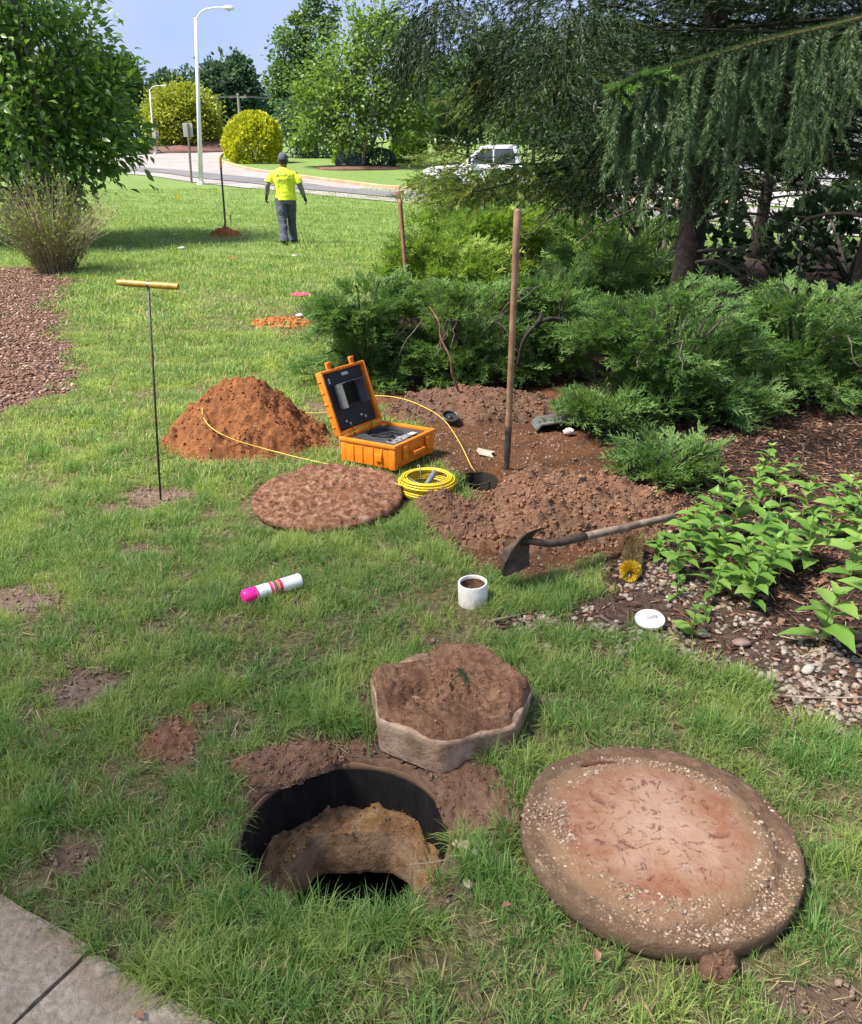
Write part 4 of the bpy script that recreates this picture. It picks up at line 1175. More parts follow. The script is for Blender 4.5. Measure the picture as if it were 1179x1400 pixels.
# handle and latches on the -y face
mb = MB()
for x in (-.055, .055): mb.add(rbox((x, -CD / 2 - .018, base_z * .52), (.020, .036, .024), .005))
mb.add(rbox((0, -CD / 2 - .034, base_z * .50), (.130, .016, .026), .006))
obj('handle', mb.vf(), org, case, smooth=True, sharp=35)
for x in (-.135, .135):
    mb = MB().add(rbox((x, -CD / 2 - .010, base_z * .60), (.042, .018, .085), .004)).add(rbox((x, -CD / 2 - .020, base_z * .44), (.036, .010, .022), .003))
    obj('latch', mb.vf(), org, case, smooth=True, sharp=35)
mb = MB().add(rbox((-CW / 2 - .006, -.09, base_z * .45), (.014, .05, .05), .004))
obj('corner_block', mb.vf(), org, case, smooth=True, sharp=35)
# lid, hinged on +y, opened past upright
lidE = bpy.data.objects.new('case_lid', None); COL.objects.link(lidE); lidE.parent = case
lidE.location = (0, CD / 2 + .004, base_z + .004); lidE.rotation_mode = 'QUATERNION'; lidE.rotation_quaternion = (Matrix.Rotation(R(70), 3, 'X') @ Matrix.Rotation(math.pi, 3, 'Y')).to_quaternion()   # +y runs up the open lid
LH = CD
mb = MB()
mb.add(rbox((0, LH / 2, .034), (CW - .01, LH - .01, .016), .006))
for sx in (-1, 1): mb.add(rbox((sx * (CW / 2 - .008), LH / 2, .012), (.020, LH, .050), .007))
mb.add(rbox((0, .010, .0125), (CW - .012, .020, .048), .007)); mb.add(rbox((0, LH - .010, .0125), (CW - .012, .020, .048), .007))
for x in np.linspace(.06, LH - .06, 5):
    for sx in (-1, 1): mb.add(rbox((sx * (CW / 2 + .002), x, .020), (.010, .014, .030), .003))
def lidobj(name, vf, mat, **k): return obj(name, vf, mat, lidE, **k)
lidobj('lid_shell', mb.vf(), org, smooth=True, sharp=35)
lidobj('lid_panel', rbox((0, LH / 2, .0215), (CW - .046, LH - .046, .010), .003), blk)
for x in (-.125, .125):
    mb = MB().add(rbox((x, LH + .022, .006), (.044, .05, .014), .004)).add(rbox((x, LH + .040, .000), (.036, .014, .026), .004))
    lidobj('latch_tab', mb.vf(), org, smooth=True, sharp=35)
lidobj('monitor', rbox((.015, LH * .55, .011), (.22, .16, .012), .004), M('monitor_frame', (.012, .012, .013), (.02, .02, .022), 40, .35))
lidobj('screen', rbox((.015, LH * .55, .0035), (.185, .125, .004), .001), M('screen_dark', (.006, .006, .007), (.010, .010, .011), 10, .12))
grey_f = M('hood_grey', (.10, .105, .11), (.15, .155, .16), 40, .5)
lidobj('sun_hood', MB().add(rbox((.015, LH * .55 + .082, -.045), (.235, .004, .105), 0)).add(rbox((-.102, LH * .55, -.028), (.004, .155, .07), 0)).add(rbox((.132, LH * .55, -.028), (.004, .155, .07), 0)).vf(), grey_f)
for i in range(7): lidobj('logo_stroke', prism([(-.035 + i * .010, 0), (-.029 + i * .010, 0), (-.023 + i * .010, .020), (-.029 + i * .010, .020)], -.001, .001, 0), white_p, loc=(-.03, LH * .86, .0160), rot=(R(-90), 0, 0))
for i in range(3): lidobj('logo_stroke', rbox((.15, LH * .80 + i * .012, .0158), (.016 - .004 * (i == 1), .007, .001), 0), white_p)
for (x, y) in ((-.10, .06), (-.06, .08), (.08, .05), (.11, .07)):
    lidobj('connector', lathe([(.010, 0), (.010, -.010), (.006, -.012), (.001, -.012)], 14), silver, loc=(x, y, .016), smooth=True)
lidobj('lid_cable', tube(bez([(-.10, .06, .004), (-.09, .03, -.03), (-.07, -.02, -.03), (-.06, -.06, -.02)], 8), .0028, 6), blk, smooth=True)
lidobj('lid_cable', tube(bez([(.11, .07, .004), (.12, .03, -.03), (.11, -.03, -.02), (.10, -.08, -.02)], 8), .0028, 6), blk, smooth=True)

# ------------------------------------------------------------------ yellow cable: coil and loose run
yel = M('cable_yellow', (.62, .44, .012), (.72, .53, .02), 20, .38, c3=(.55, .38, .02))
cc = G(584, 676); zc = float(H(cc[0], cc[1]))
coil = thing('cable_coil', 'yellow push rod cable in a tied coil with a long loop around the mound', 'cable', (cc[0], cc[1], zc))
mb = MB()
r2 = np.random.default_rng(44)
layers = [(ri, zi) for zi in range(9) for ri in range(3)]
for (ri, zi) in layers:
    rr = .150 - .0105 * ri + .006 * math.sin(zi * 1.3) + .012 * math.sin(math.pi * zi / 8); z = .012 + .0118 * zi
    t = np.linspace(0, 2 * math.pi, 60, endpoint=True)
    o1, o2 = r2.uniform(-.004, .004, 2)
    mb.add(tube(np.stack([(rr + o1) * np.cos(t) + o2, (rr + o1) * np.sin(t), z + .0015 * np.sin(t * 2 + ri)], 1), .0052, 6, False))
obj('coil', mb.vf(), yel, coil, smooth=True)
wire_m = M('tie_wire', (.30, .25, .20), (.42, .36, .30), 40, .6)
for a in (R(-60), R(-150), R(25), R(110)):
    c_, s_ = math.cos(a), math.sin(a)
    q = [(rr * c_, rr * s_, z) for rr, z in ((.118, .008), (.171, .004), (.180, .06), (.167, .120), (.125, .124), (.113, .06), (.118, .008))]
    obj('tie', tube(bez(q, 4), .0022, 5), wire_m if a != R(-150) else blk, coil, smooth=True)
obj('camera_head', tube([(-.01, -.03, .055), (.005, -.005, .07), (.045, .06, .112), (.05, .068, .117)], [.012, .0165, .0165, .012], 14), M('head_grey', (.11, .115, .12), (.17, .175, .18), 60, .6), coil, smooth=True, sharp=60)
obj('tail_wire', tube(bez([(-.14, .02, .11), (-.06, -.01, .075), (-.01, -.03, .06), (.04, -.08, .085), (.08, -.12, .10)], 8), .003, 5), wire_m, coil, smooth=True)
def run(pts, lift):
    """where the ray through each pixel meets the ground or a heap, plus a little lift"""
    out = []
    for (px, py), l in zip(pts, lift):
        d = ray(px, py); t = 2.0
        while t < 12:
            p = np.array([0, 0, CAM_H]) + d * t
            if p[2] <= zground(p[0], p[1]) + l: break
            t += .01
        out.append(p)
    return np.array(out)
p1 = run([(550, 664), (500, 647), (460, 637), (410, 626), (360, 613), (320, 601), (292, 587), (279, 572), (277, 562)], [.09, .05, .035, .04, .05, .05, .05, .05, .05])
back = [c1 + np.array([-.32, .22, 0]), c1 + np.array([-.1, .46, 0]), c1 + np.array([.25, .56, 0]), c1 + np.array([.55, .62, 0])]
for q in back: q[2] = zground(q[0], q[1]) + .015
p2 = run([(455, 541), (515, 541), (545, 544), (575, 554), (606, 573), (628, 604), (644, 636), (655, 655)], [.02, .16, .17, .17, .15, .10, .04, -.02])
pe = p2[-1] + np.array([.0, .03, -.13])
path = bez(np.vstack([p1, np.array(back), p2, pe]), 7) - np.array([cc[0], cc[1], zc])
obj('loose_run', tube(path, .0036, 6), M('cable_pale', (.52, .36, .05), (.62, .45, .09), 20, .45), coil, smooth=True)

# ------------------------------------------------------------------ marking paint can
sc_ = G(368, 812)
q0, q1 = G(332, 818, .033), G(405, 797, .033)
dirv = q1 - q0; sl = .285
can = thing('spray_can', 'white marking paint can with hot pink cap lying in the grass', 'spray can', (q0[0], q0[1], float(H(q0[0], q0[1])) + .040), (0, R(-1), math.atan2(dirv[1], dirv[0])))
def lx(prof, n=40):
    V, F = lathe(prof, n); return np.stack([V[:, 2], V[:, 1], -V[:, 0]], 1), F
pink = M('cap_pink', (.90, .008, .25), (.94, .02, .30), 10, .35)
obj('cap', lx([(.001, -.002), (.022, -.002), (.027, .002), (.0325, .010), (.0335, .05), (.0335, .066), (.031, .068), (.001, .068)]), pink, can, smooth=True, sharp=40)
m, nt, b = newmat('can_print')
co = coords(nt); se = nt.nodes.new('ShaderNodeSeparateXYZ'); L(nt, co, se.inputs[0])
mr = nt.nodes.new('ShaderNodeMapRange'); mr.inputs['From Min'].default_value = .068; mr.inputs['From Max'].default_value = .285; L(nt, se.outputs['X'], mr.inputs['Value'])
wv_ = noise(nt, 25, 3, .5, co)
ad = nt.nodes.new('ShaderNodeMath'); ad.operation = 'MULTIPLY_ADD'; ad.inputs[1].default_value = .05; L(nt, wv_.outputs['Fac'], ad.inputs[0]); L(nt, mr.outputs[0], ad.inputs[2])
rp = ramp(nt, ad.outputs[0], [(0, (.78, .78, .76)), (.285, (.78, .78, .76)), (.30, (.62, .05, .09)), (.355, (.70, .30, .33)), (.385, (.10, .09, .10)), (.44, (.50, .16, .03)), (.49, (.72, .66, .6)), (.50, (.50, .02, .05)), (.56, (.45, .02, .04)), (.575, (.78, .78, .76)), (1, (.76, .76, .75))])
rp.color_ramp.interpolation = 'CONSTANT'
L(nt, rp.outputs[0], b.inputs['Base Color']); b.inputs['Roughness'].default_value = .35
obj('body', lx([(.026, .062), (.030, .068), (.0325, .074), (.0325, .272), (.0335, .275), (.0335, .281), (.031, .285), (.028, .279), (.001, .274)]), m, can, smooth=True, sharp=35)
def text_mesh(s, size, name='lettering'):
    cu = bpy.data.curves.new('txt', 'FONT'); cu.body = s; cu.size = size; cu.align_x = 'CENTER'; cu.align_y = 'CENTER'; cu.resolution_u = 2
    o = bpy.data.objects.new('txt', cu); COL.objects.link(o)
    bpy.context.view_layer.update()
    me = bpy.data.meshes.new_from_object(o.evaluated_get(bpy.context.evaluated_depsgraph_get()))
    bpy.data.objects.remove(o); bpy.data.curves.remove(cu)
    V = np.array([q.co[:] for q in me.vertices]); F = [tuple(p.vertices) for p in me.polygons]
    bpy.data.meshes.remove(me); return V, F

# ------------------------------------------------------------------ white pipe piece, cleanout plug, brush roller
pp = G(647, 824)
pvc = thing('pipe_coupling', 'short upright white plastic pipe coupling with mud inside', 'pipe', (pp[0], pp[1], float(H(pp[0], pp[1])) - .004), (R(3), R(-2), 0))
pv = M('pvc_white', (.60, .57, .51), (.70, .68, .63), 9, .4, c3=(.52, .46, .37))
obj('sleeve', lathe([(.060, 0), (.066, .002), (.0665, .108), (.064, .112), (.058, .112), (.0565, .108), (.0565, .06), (.053, .058), (.053, .0)], 48, False), pv, pvc, smooth=True, sharp=40)
obj('mud_lining', lathe([(.0562, .070), (.0555, .098), (.0548, .094), (.052, .07), (.03, .055), (.001, .05)], 40, False), darks, pvc, smooth=True)
cp = G(888, 855)
plugw = thing('cleanout_plug', 'round white plastic cleanout plug with square lug on the gravel', 'plug', (cp[0], cp[1], float(H(cp[0], cp[1])) + .012), (R(8), R(-4), R(12)))
obj('disc', lathe([(.045, 0), (.050, .003), (.052, .016), (.062, .018), (.0635, .022), (.0635, .030), (.060, .034), (.001, .036)], 48), white_p, plugw, smooth=True, sharp=40)
obj('lug', rbox((0, .006, .044), (.048, .034, .026), .004), white_p, plugw, smooth=True, sharp=40)
b0, b1 = G(862, 782, .045), G(857, 735, .045)
dv = (b1 - b0); blen = .34
br = thing('brush_roller', 'yellow bristled cylindrical brush lying by the shovel handle', 'brush', (b0[0], b0[1], float(H(b0[0], b0[1])) + .048), (0, 0, math.atan2(dv[1], dv[0]) - R(6)))
m_b = leafmat('bristles', [(0, (.40, .24, .012)), (.5, (.60, .40, .02)), (1, (.70, .50, .05))], trans=.15)
m_bd = leafmat('bristles_dirty', [(0, (.055, .036, .020)), (.5, (.13, .09, .045)), (1, (.24, .17, .07))], trans=.1)
k = 2600; a = r_.uniform(0, 6.28, k); xx = r_.uniform(0, 1, k)
tpl = (np.array([[-.5, 0, 0], [.5, 0, 0], [.35, 1, 0], [-.35, 1, 0]]), np.array([[0, 1, 2, 3]]))
def bristle(mask, tilt, nm, mt):
    aa = a[mask]; x = xx[mask] * blen
    d = np.stack([tilt(xx[mask]), np.cos(aa), np.sin(aa)], 1)
    B = frames(d, r_.uniform(0, 6.28, len(aa)))
    V, F, v = scatter(tpl, np.stack([x + .01, 0 * x, 0 * x], 1), B, np.stack([np.full(len(aa), .0022), np.full(len(aa), .052) * r_.uniform(.9, 1.05, len(aa)), np.full(len(aa), .05)], 1), r_.uniform(0, 1, len(aa)))
    return obj(nm, (V, F), mt, br, v=v)
bristle(xx >= .10, lambda t: 0 * t, 'dirty_bristles', m_bd)
k = 1500; a = r_.uniform(0, 6.28, k); xx = r_.uniform(0, .10, k)
bristle(xx < .2, lambda t: (t - .085) * 14, 'end_bristles', m_b)
obj('core', tube([(-.004, 0, 0), (blen, 0, 0)], [.008, .008], 10), twig_m, br)
obj('twist_wire', tube([(-.025, .004, -.004), (0, 0, 0)], .003, 6), wire_m, br)

# ------------------------------------------------------------------ shovels and probe
wood = M('handle_wood', (.16, .085, .045), (.25, .145, .080), 9, .55, .3, 60, .002, c3=(.32, .20, .12))
wood_old = M('handle_weathered', (.13, .09, .065), (.24, .175, .13), 12, .75, .4, 60, .003, c3=(.36, .28, .21))
wood_red = M('handle_red', (.22, .10, .06), (.30, .15, .095), 14, .55)
steel = M('blade_steel', (.060, .042, .032), (.12, .085, .065), 14, .6, .4, 60, .003, metal=.45, c3=(.20, .12, .075))
steel_b = M('tool_steel', (.10, .095, .09), (.20, .19, .18), 20, .45, metal=.8)
def blade(w, l, dish, seed, point=.35):
    """round-point shovel blade: along -z from z=0, dished towards -y"""
    nu, nv = 18, 20; V = []; F = []
    for i in range(nv + 1):
        t = i / nv
        half = w / 2 * (.82 + .30 * min(1, t * 4) ** .5 * .6) if t < .55 else w / 2 * math.sqrt(max(0.0, 1 - ((t - .55) / .45) ** 2.2)) * 1.0
        if t < .55: half = w / 2 * (.90 + .10 * min(1, t * 4))
        for j in range(nu + 1):
            u = -1 + 2 * j / nu
            V.append((half * u, -dish * (1 - u * u) * (1 - .2 * t) + .05 * t * t * l / .3, -l * t))
    for i in range(nv):
        for j in range(nu): F.append((i * (nu + 1) + j, i * (nu + 1) + j + 1, (i + 1) * (nu + 1) + j + 1, (i + 1) * (nu + 1) + j))
    V = np.array(V); n = len(V)
    F2 = [tuple(q + n for q in f[::-1]) for f in F]
    return np.concatenate([V, V + [0, .0035, 0]]), F + F2
def aim(o, p0, p1, roll=0):
    d = Vector(p1) - Vector(p0)
    o.location = p0; o.rotation_mode = 'QUATERNION'
    o.rotation_quaternion = d.to_track_quat('Z', 'Y') @ Euler((0, 0, roll)).to_quaternion()
# upright shovel by the dug hole
s0 = G(693, 640); s0[2] = zground(s0[0], s0[1]) ; top = W(708, 285, s0[1] - .10)
slen = float(np.linalg.norm(top - s0))
sh = thing('shovel', 'wooden handled shovel standing upright in the soil beside the dug hole', 'shovel')
aim(sh, s0, top, R(150))
obj('handle', tube([(0, 0, z) for z in np.linspace(.18, slen - .012, 12)] + [(0, 0, slen - .003), (0, 0, slen)], [.0195] * 9 + [.021, .022, .021, .016, .006], 16), wood, sh, smooth=True, sharp=60)
obj('socket', tube([(0, 0, -.02), (0, 0, .10), (0, 0, .26), (0, 0, .30)], [.016, .020, .0225, .0225], 14), steel_b, sh, smooth=True, sharp=60)
obj('rivet', tube([(.018, 0, .27), (.027, 0, .27)], .005, 8), steel_b, sh)
obj('blade', blade(.22, .26, .035, 1), steel, sh, smooth=True)
# lying shovel, blade towards us, handle running into the weeds
h0 = G(735, 750, .10); h1 = G(912, 708, .16)
lsh = thing('shovel', 'weathered shovel lying across the soil pile with its handle in the weeds', 'shovel')
gy0 = G(705, 798)[1]; h0 = W(737, 748, gy0 + .03); h1 = G(912, 708, .10)
aim(lsh, h0, h1, R(112))
ext = .95
obj('handle', tube([(0, 0, .16), (0, 0, .5), (0, 0, ext), (0, 0, ext + .01)], [.019, .0195, .019, .010], 14), wood_old, lsh, smooth=True, sharp=60)
obj('socket', tube([(0, -.058, -.075), (0, -.046, -.02), (0, -.012, .06), (0, 0, .14), (0, 0, .30)], [.010, .017, .019, .020, .0215], 14), steel, lsh, smooth=True)
obj('blade', blade(.27, .235, .06, 2), steel, lsh, smooth=True)
# shovel behind the junipers, wide end grip up
t1 = W(546, 263, 8.2); t0 = W(559, 420, 8.2); dd = (t0 - t1); t0 = t1 + dd * (t1[2] + .0) / (t1[2] - t0[2])
bsh = thing('shovel', 'brown shovel handle with flared grip standing among the junipers', 'shovel')
aim(bsh, t0, t1, 0); bl = float(np.linalg.norm(t1 - t0))
obj('handle', tube([(0, 0, z) for z in np.linspace(.05, bl - .10, 6)] + [(0, 0, bl - .05)], [.021, .021, .021, .020, .0195, .0195, .022], 12), wood_red, bsh, smooth=True)
obj('grip', tube([(0, 0, bl - .09), (0, 0, bl - .03), (0, 0, bl + .01), (0, 0, bl + .015)], [.020, .036, .044, .038], 14, True, .55), wood_red, bsh, smooth=True, sharp=50)
obj('blade', blade(.22, .26, .035, 1), steel, bsh, loc=(0, 0, .06), smooth=True)
# digging bar in the far heap
f0 = G(309, 316); f1 = W(301, 214, f0[1]); f0[2] = .05
bar = thing('digging_shovel', 'black shafted shovel with orange grip standing in the small far soil heap', 'shovel')
aim(bar, f0, f1, 0); bl = float(np.linalg.norm(f1 - f0))
obj('shaft', tube([(0, 0, .1), (0, 0, bl * .84)], .024, 10), M('shaft_black', (.018, .018, .02), (.035, .035, .036), 20, .5), bar)
obj('grip', tube([(0, 0, bl * .83), (0, 0, bl * .86), (0, 0, bl * .98), (0, 0, bl)], [.028, .031, .031, .020], 10), M('grip_orange', (.42, .13, .03), (.5, .17, .05), 20, .6), bar, smooth=True)
obj('blade', blade(.22, .22, .03, 4), steel_b, bar, loc=(0, 0, .22), smooth=True)
st0 = G(316, 306); stk = thing('marker_stake', 'short dark stake beside the far digging shovel', 'stake', st0)
obj('stake_rod', tube([(0, 0, -.02), (0, 0, .2), (0, 0, .21)], [.018, .018, .010], 8), M('stake_dark', (.05, .05, .05), (.09, .08, .07), 20, .7), stk)
obj('stake_cap', tube([(0, 0, .20), (0, 0, .23)], [.024, .022], 8), M('stake_dark', (.05, .05, .05)), stk)
# T-handle probe
b0 = G(220, 686); tp = W(203, 393, b0[1] + .0)
pb = thing('soil_probe', 'thin steel soil probe with yellow wooden T handle standing in the lawn', 'probe')
aim(pb, b0, tp, 0); pl = float(np.linalg.norm(tp - b0))
obj('rod', tube([(0, 0, -.05), (0, 0, pl)], .0062, 8), M('probe_rod', (.035, .030, .028), (.09, .075, .06), 30, .5, metal=.5), pb, smooth=True)
ha, hb = W(161, 386, b0[1] + .03), W(244, 392, b0[1] - .03)
hd = (hb - ha) / np.linalg.norm(hb - ha)
Mi = (Matrix.Translation(Vector(b0)) @ (Vector(tp) - Vector(b0)).to_track_quat('Z', 'Y').to_matrix().to_4x4()).inverted()
la, lb = np.array(Mi @ Vector(ha)), np.array(Mi @ Vector(hb)); mid = (la + lb) / 2
yw = M('handle_yellow', (.30, .17, .018), (.42, .26, .03), 16, .4, c3=(.48, .32, .05))
for s0_, s1_ in ((la, mid - (lb - la) * .012), (mid + (lb - la) * .012, lb)):
    t = np.linspace(0, 1, 6)[:, None]
    obj('grip', tube(s0_ * (1 - t) + s1_ * t, [.014, .0175, .018, .018, .0175, .016], 12), yw, pb, smooth=True, sharp=60)
obj('ferrule', tube([mid - (lb - la) * .03, mid + (lb - la) * .03], .0145, 10), steel_b, pb)

# ------------------------------------------------------------------ small things lying about
dk = G(615, 580); dkz = float(H(dk[0], dk[1]))
capb = thing('black_cap', 'round black rubber cap lying on the soil behind the case', 'cap', (dk[0], dk[1], dkz + .05), (R(24), R(10), 0))
obj('rim', lathe([(.055, 0), (.062, .004), (.063, .028), (.058, .032), (.052, .028), (.050, .012), (.001, .010)], 36), M('rubber_black', (.014, .015, .018), (.03, .031, .034), 30, .5), capb, smooth=True, sharp=40)
obj('centre_boss', lathe([(.018, .008), (.016, .022), (.001, .022)], 20), M('rubber_black', (.014, .015, .018)), capb, smooth=True)
bb = G(760, 585)
box = thing('buried_pipe_box', 'grey black valve box lid propped open in the dark soil', 'valve box', (bb[0], bb[1], float(H(bb[0], bb[1])) + .03), (R(0), R(-3), R(6)))
obj('lid_plate', prism([(-.17, .0), (-.13, .045), (.22, .062), (.22, .046), (-.12, .028), (-.155, -.01)], -.10, .10, .004), M('box_grey', (.06, .06, .062), (.12, .115, .11), 14, .6), box, smooth=True, sharp=40)
obj('side_wall', rbox((.02, .07, .0), (.30, .02, .08), .004), M('box_black', (.008, .008, .008), (.015, .014, .014), 14, .7), box)
wb = G(774, 588)
blk_ = tag(obj('concrete_chunk', (stone_protos(1, 77, 2, .2, .9)[0][0] * [.075, .06, .06], stone_protos(1, 77, 2, .2, .9)[0][1]), M('chunk_pale', (.36, .31, .27), (.60, .56, .52), 30, .9, .6, 80, .005), loc=(wb[0], wb[1] - .12, float(H(wb[0], wb[1])) + .03), smooth=True, sharp=30), 'pale broken concrete chunk under the propped valve box lid', 'rubble')
sh_ = G(664, 620)
shard = thing('pipe_shard', 'broken cream plastic pipe shard on the soil behind the dug hole', 'shard', (sh_[0], sh_[1], zground(sh_[0], sh_[1]) + .02), (R(15), R(10), R(-8)))
n = 12; t = np.linspace(-.9, .9, n); V = []; F = []
for y_, rr in ((-.05, .045), (.05, .045)):
    for q in t: V.append((y_ + .012 * math.sin(q * 5), rr * math.sin(q), rr * math.cos(q) - .03))
    for q in t: V.append((y_ + .012 * math.sin(q * 5), rr * .88 * math.sin(q), rr * .88 * math.cos(q) - .03))
for i in range(n - 1): F += [(i, i + 1, 2 * n + i + 1, 2 * n + i), (n + i, 3 * n + i, 3 * n + i + 1, n + i + 1), (i, n + i, n + i + 1, i + 1), (2 * n + i, 2 * n + i + 1, 3 * n + i + 1, 3 * n + i)]
obj('shell', (np.array(V), F), M('shard_cream', (.36, .29, .20), (.48, .41, .31), 20, .6), shard, smooth=True, sharp=40)
def stone(px, py, s, label, col, seed, up=.3):
    c = G(px, py); V, F, _ = stone_protos(1, seed, 2, .12, .6)[0]
    return tag(obj('stone', (V * s, F), col, loc=(c[0], c[1], float(H(c[0], c[1])) + min(s) * up), rot=(.2, .1, seed), smooth=True), label, 'stone')
sg = M('stone_grey', (.28, .25, .22), (.42, .39, .35), 30, .8, .3, 90, .003); st = M('stone_tan', (.34, .27, .18), (.48, .40, .29), 30, .8, .3, 90, .003); spk = M('stone_purple', (.16, .10, .09), (.24, .16, .14), 30, .8)
stone(640, 1160, (.085, .035, .035), 'long tan stone at the right rim of the tank opening', st, 201, .5)
stone(652, 1172, (.05, .035, .03), 'grey stone beside the long tan stone in the grass', sg, 202, .5)
stone(640, 1215, (.035, .03, .03), 'pale stone in the grass below the tank opening', st, 203, .6)
stone(1013, 882, (.075, .055, .05), 'purplish stone bigger than the gravel around it', spk, 204)
stone(1105, 918, (.06, .05, .045), 'plain grey stone among the gravel near the right weeds', sg, 205)
stone(960, 868, (.05, .045, .04), 'pale tan stone in the gravel right of the white plug', st, 206)
def twig(pts, r, label, mat=None):
    p = np.array([G(*q[:2], q[2]) for q in pts]); p[:, 2] += H(p[:, 0], p[:, 1])
    c = p[0].copy()
    t_ = thing('fallen_twig', label, 'twig', c)
    path = bez(p - c, 6)
    obj('stem', tube(path, np.linspace(r, r * .5, len(path)), 6), mat or wood_old, t_, smooth=True)
    k = len(path) // 2
    obj('side_twig', tube([path[k], path[k] + [.03, .03, .012]], [r * .5, r * .25], 5), mat or wood_old, t_, smooth=True)
twig([(672, 848, .012), (690, 844, .018), (712, 840, .014)], .008, 'short grey stick lying in the grass below the pipe coupling')
twig([(820, 842, .012), (850, 860, .012), (872, 858, .012)], .008, 'dark stick on the gravel left of the white plug', twig_m)
twig([(1050, 950, .012), (1110, 952, .012), (1179, 955, .012)], .006, 'long pale stick along the gravel bed edge')
twig([(1075, 965, .012), (1085, 985, .03), (1082, 1000, .02)], .005, 'bent pale stick poking from the gravel into the grass')
twig([(878, 1372, .03), (888, 1388, .03), (895, 1402, .03)], .005, 'brown stick in the grass below the red lid', wood)
twig([(560, 1178, .02), (585, 1176, .03), (612, 1172, .04)], .003, 'thin pale straw across the right rim of the tank opening')
for i, (px, py, lab) in enumerate(((815, 1335, 'curled dry leaf in the grass below the red lid'), (700, 1257, 'reddish dry leaf in the grass between the lids'), (185, 1390, 'small brown leaf lying on the flagstone'))):
    c = G(px, py); V, F = tpl_leaf(.6, .18, .1)
    q = obj('dry_leaf', (V * .036, F), M('dry_leaf_%d' % (i % 2), (.20, .09, .05), (.28, .16, .10), 40, .8), loc=(c[0], c[1], max(float(H(c[0], c[1])), .0) + (.045 if py < 1380 else .012)), rot=(.3, .2, i * 2.1))
    tag(q, lab, 'leaf')
pk = G(412, 405); V, F = lathe([(.10, 0), (.09, .012), (.05, .014), (.001, .015)], 24); V *= [1.5, 1.2, 1]
tag(obj('paint_mark', (V, F), M('paint_pink', (.75, .03, .16), (.6, .03, .13), 30, .8), loc=(pk[0], pk[1], float(H(pk[0], pk[1])) + .025), smooth=True), 'bright pink spray paint mark on the lawn beside the junipers', 'paint mark')
fl = G(240, 276)
flag = thing('marker_flag', 'small yellow marker flag in the far lawn', 'flag', (fl[0], fl[1], 0))
obj('wire', tube([(0, 0, 0), (.02, 0, .28)], .006, 5), wire_m, flag)
obj('pennant', (np.array([[.02, 0, .28], [.02, 0, .13], [.17, .03, .10], [.16, .02, .23]]), [(0, 1, 2, 3)]), M('flag_yellow', (.80, .55, .02)), flag)
for i, (px, py, s) in enumerate(((707, 318, 0), (240, 322, 0), (250, 341, 0), (402, 352, 0), (412, 434, 0))):
    if px > 600: continue
    c = G(px, py); V, F, _ = stone_protos(1, 300 + i, 1, .3, .3)[0]
    tag(obj('paper_scrap', (V * .14, F), white_p, loc=(c[0], c[1], .03)), ['white scrap on the shaded lawn', 'white scrap left of the far soil heap', 'small pale scrap behind the person on the lawn', 'pale scrap beside the flat orange spill'][i - 1], 'scrap')
# ------------------------------------------------------------------ foliage builders
def spray_tpl(n=9, sub=3, wid=.34, tw=.022, droop=.10, seed=0, lift=.05):
    """feathery flat branchlet of unit length along +y: stem, side twigs, little scale tips (triangles)"""
    r_ = np.random.default_rng(seed); V = []; F = []
    def tri(a, b, w):
        a = np.array(a); b = np.array(b); d = b - a; s = np.cross(d, [0.2, .1, 1.0]); s /= np.linalg.norm(s) + 1e-9
        k = len(V); V.extend([a - s * w, a + s * w, b]); F.append((k, k + 1, k + 2))
    def stem(t): return np.array([.03 * math.sin(t * 4), t, lift * math.sin(t * 3) - droop * t * t])
    for i in range(3): tri(stem(i / 3), stem((i + 1) / 3 + .03), tw * .55)
    for i in range(n):
        for sgn in (-1, 1):
            t = .10 + .88 * (i + r_.uniform(0, .8)) / n
            l = wid * (1 - t) ** .55 * r_.uniform(.6, 1.1) + .07
            a0 = stem(t); ang = R(r_.uniform(28, 58))
            d = np.array([sgn * math.sin(ang), math.cos(ang), r_.uniform(-.15, .45)]) * l
            tri(a0, a0 + d, tw)
            for j in range(sub):
                u = (j + .6) / sub; b0 = a0 + d * u * .85
                d2 = d / l * .4 + np.array([r_.uniform(-.5, .5), r_.uniform(.1, .8), r_.uniform(-.4, .6)])
                tri(b0, b0 + d2 / np.linalg.norm(d2) * l * .42 * r_.uniform(.6, 1.2), tw * .9)
    return np.array(V), np.array(F)

def hang_tpl(n=26, nl=.11, w=.016, seed=0, curve=.25):
    """drooping conifer branchlet of unit length along +y with needles all round (triangles)"""
    r_ = np.random.default_rng(seed)
    P = np.array([[.06 * math.sin(t * 3 + seed), t, -curve * t * t] for t in np.linspace(0, 1, 8)])
    V, F, _ = needle_sprig(P, nl, n, w, 0, seed, .75)
    k = len(V); s = []
    for i in range(0, 7, 3): s.append([P[i] + [.008, 0, 0], P[i] - [.008, 0, 0], P[min(i + 3, 7)]])
    s = np.array(s).reshape(-1, 3)
    return np.concatenate([V, s]), np.concatenate([F, np.arange(len(s)).reshape(-1, 3) + k])

juniper_m = leafmat('juniper_foliage', [(0, (.075, .150, .044)), (.35, (.12, .22, .064)), (.7, (.18, .285, .085)), (1, (.27, .35, .11))], rough=.6, trans=.38, spec=.2)
juniper_far_m = leafmat('juniper_yellowish', [(0, (.11, .20, .038)), (.4, (.18, .29, .055)), (.75, (.26, .36, .075)), (1, (.36, .42, .10))], rough=.6, trans=.4, spec=.2)
jt = [spray_tpl(5, 2, .42, .034, .12, s) for s in range(4)]

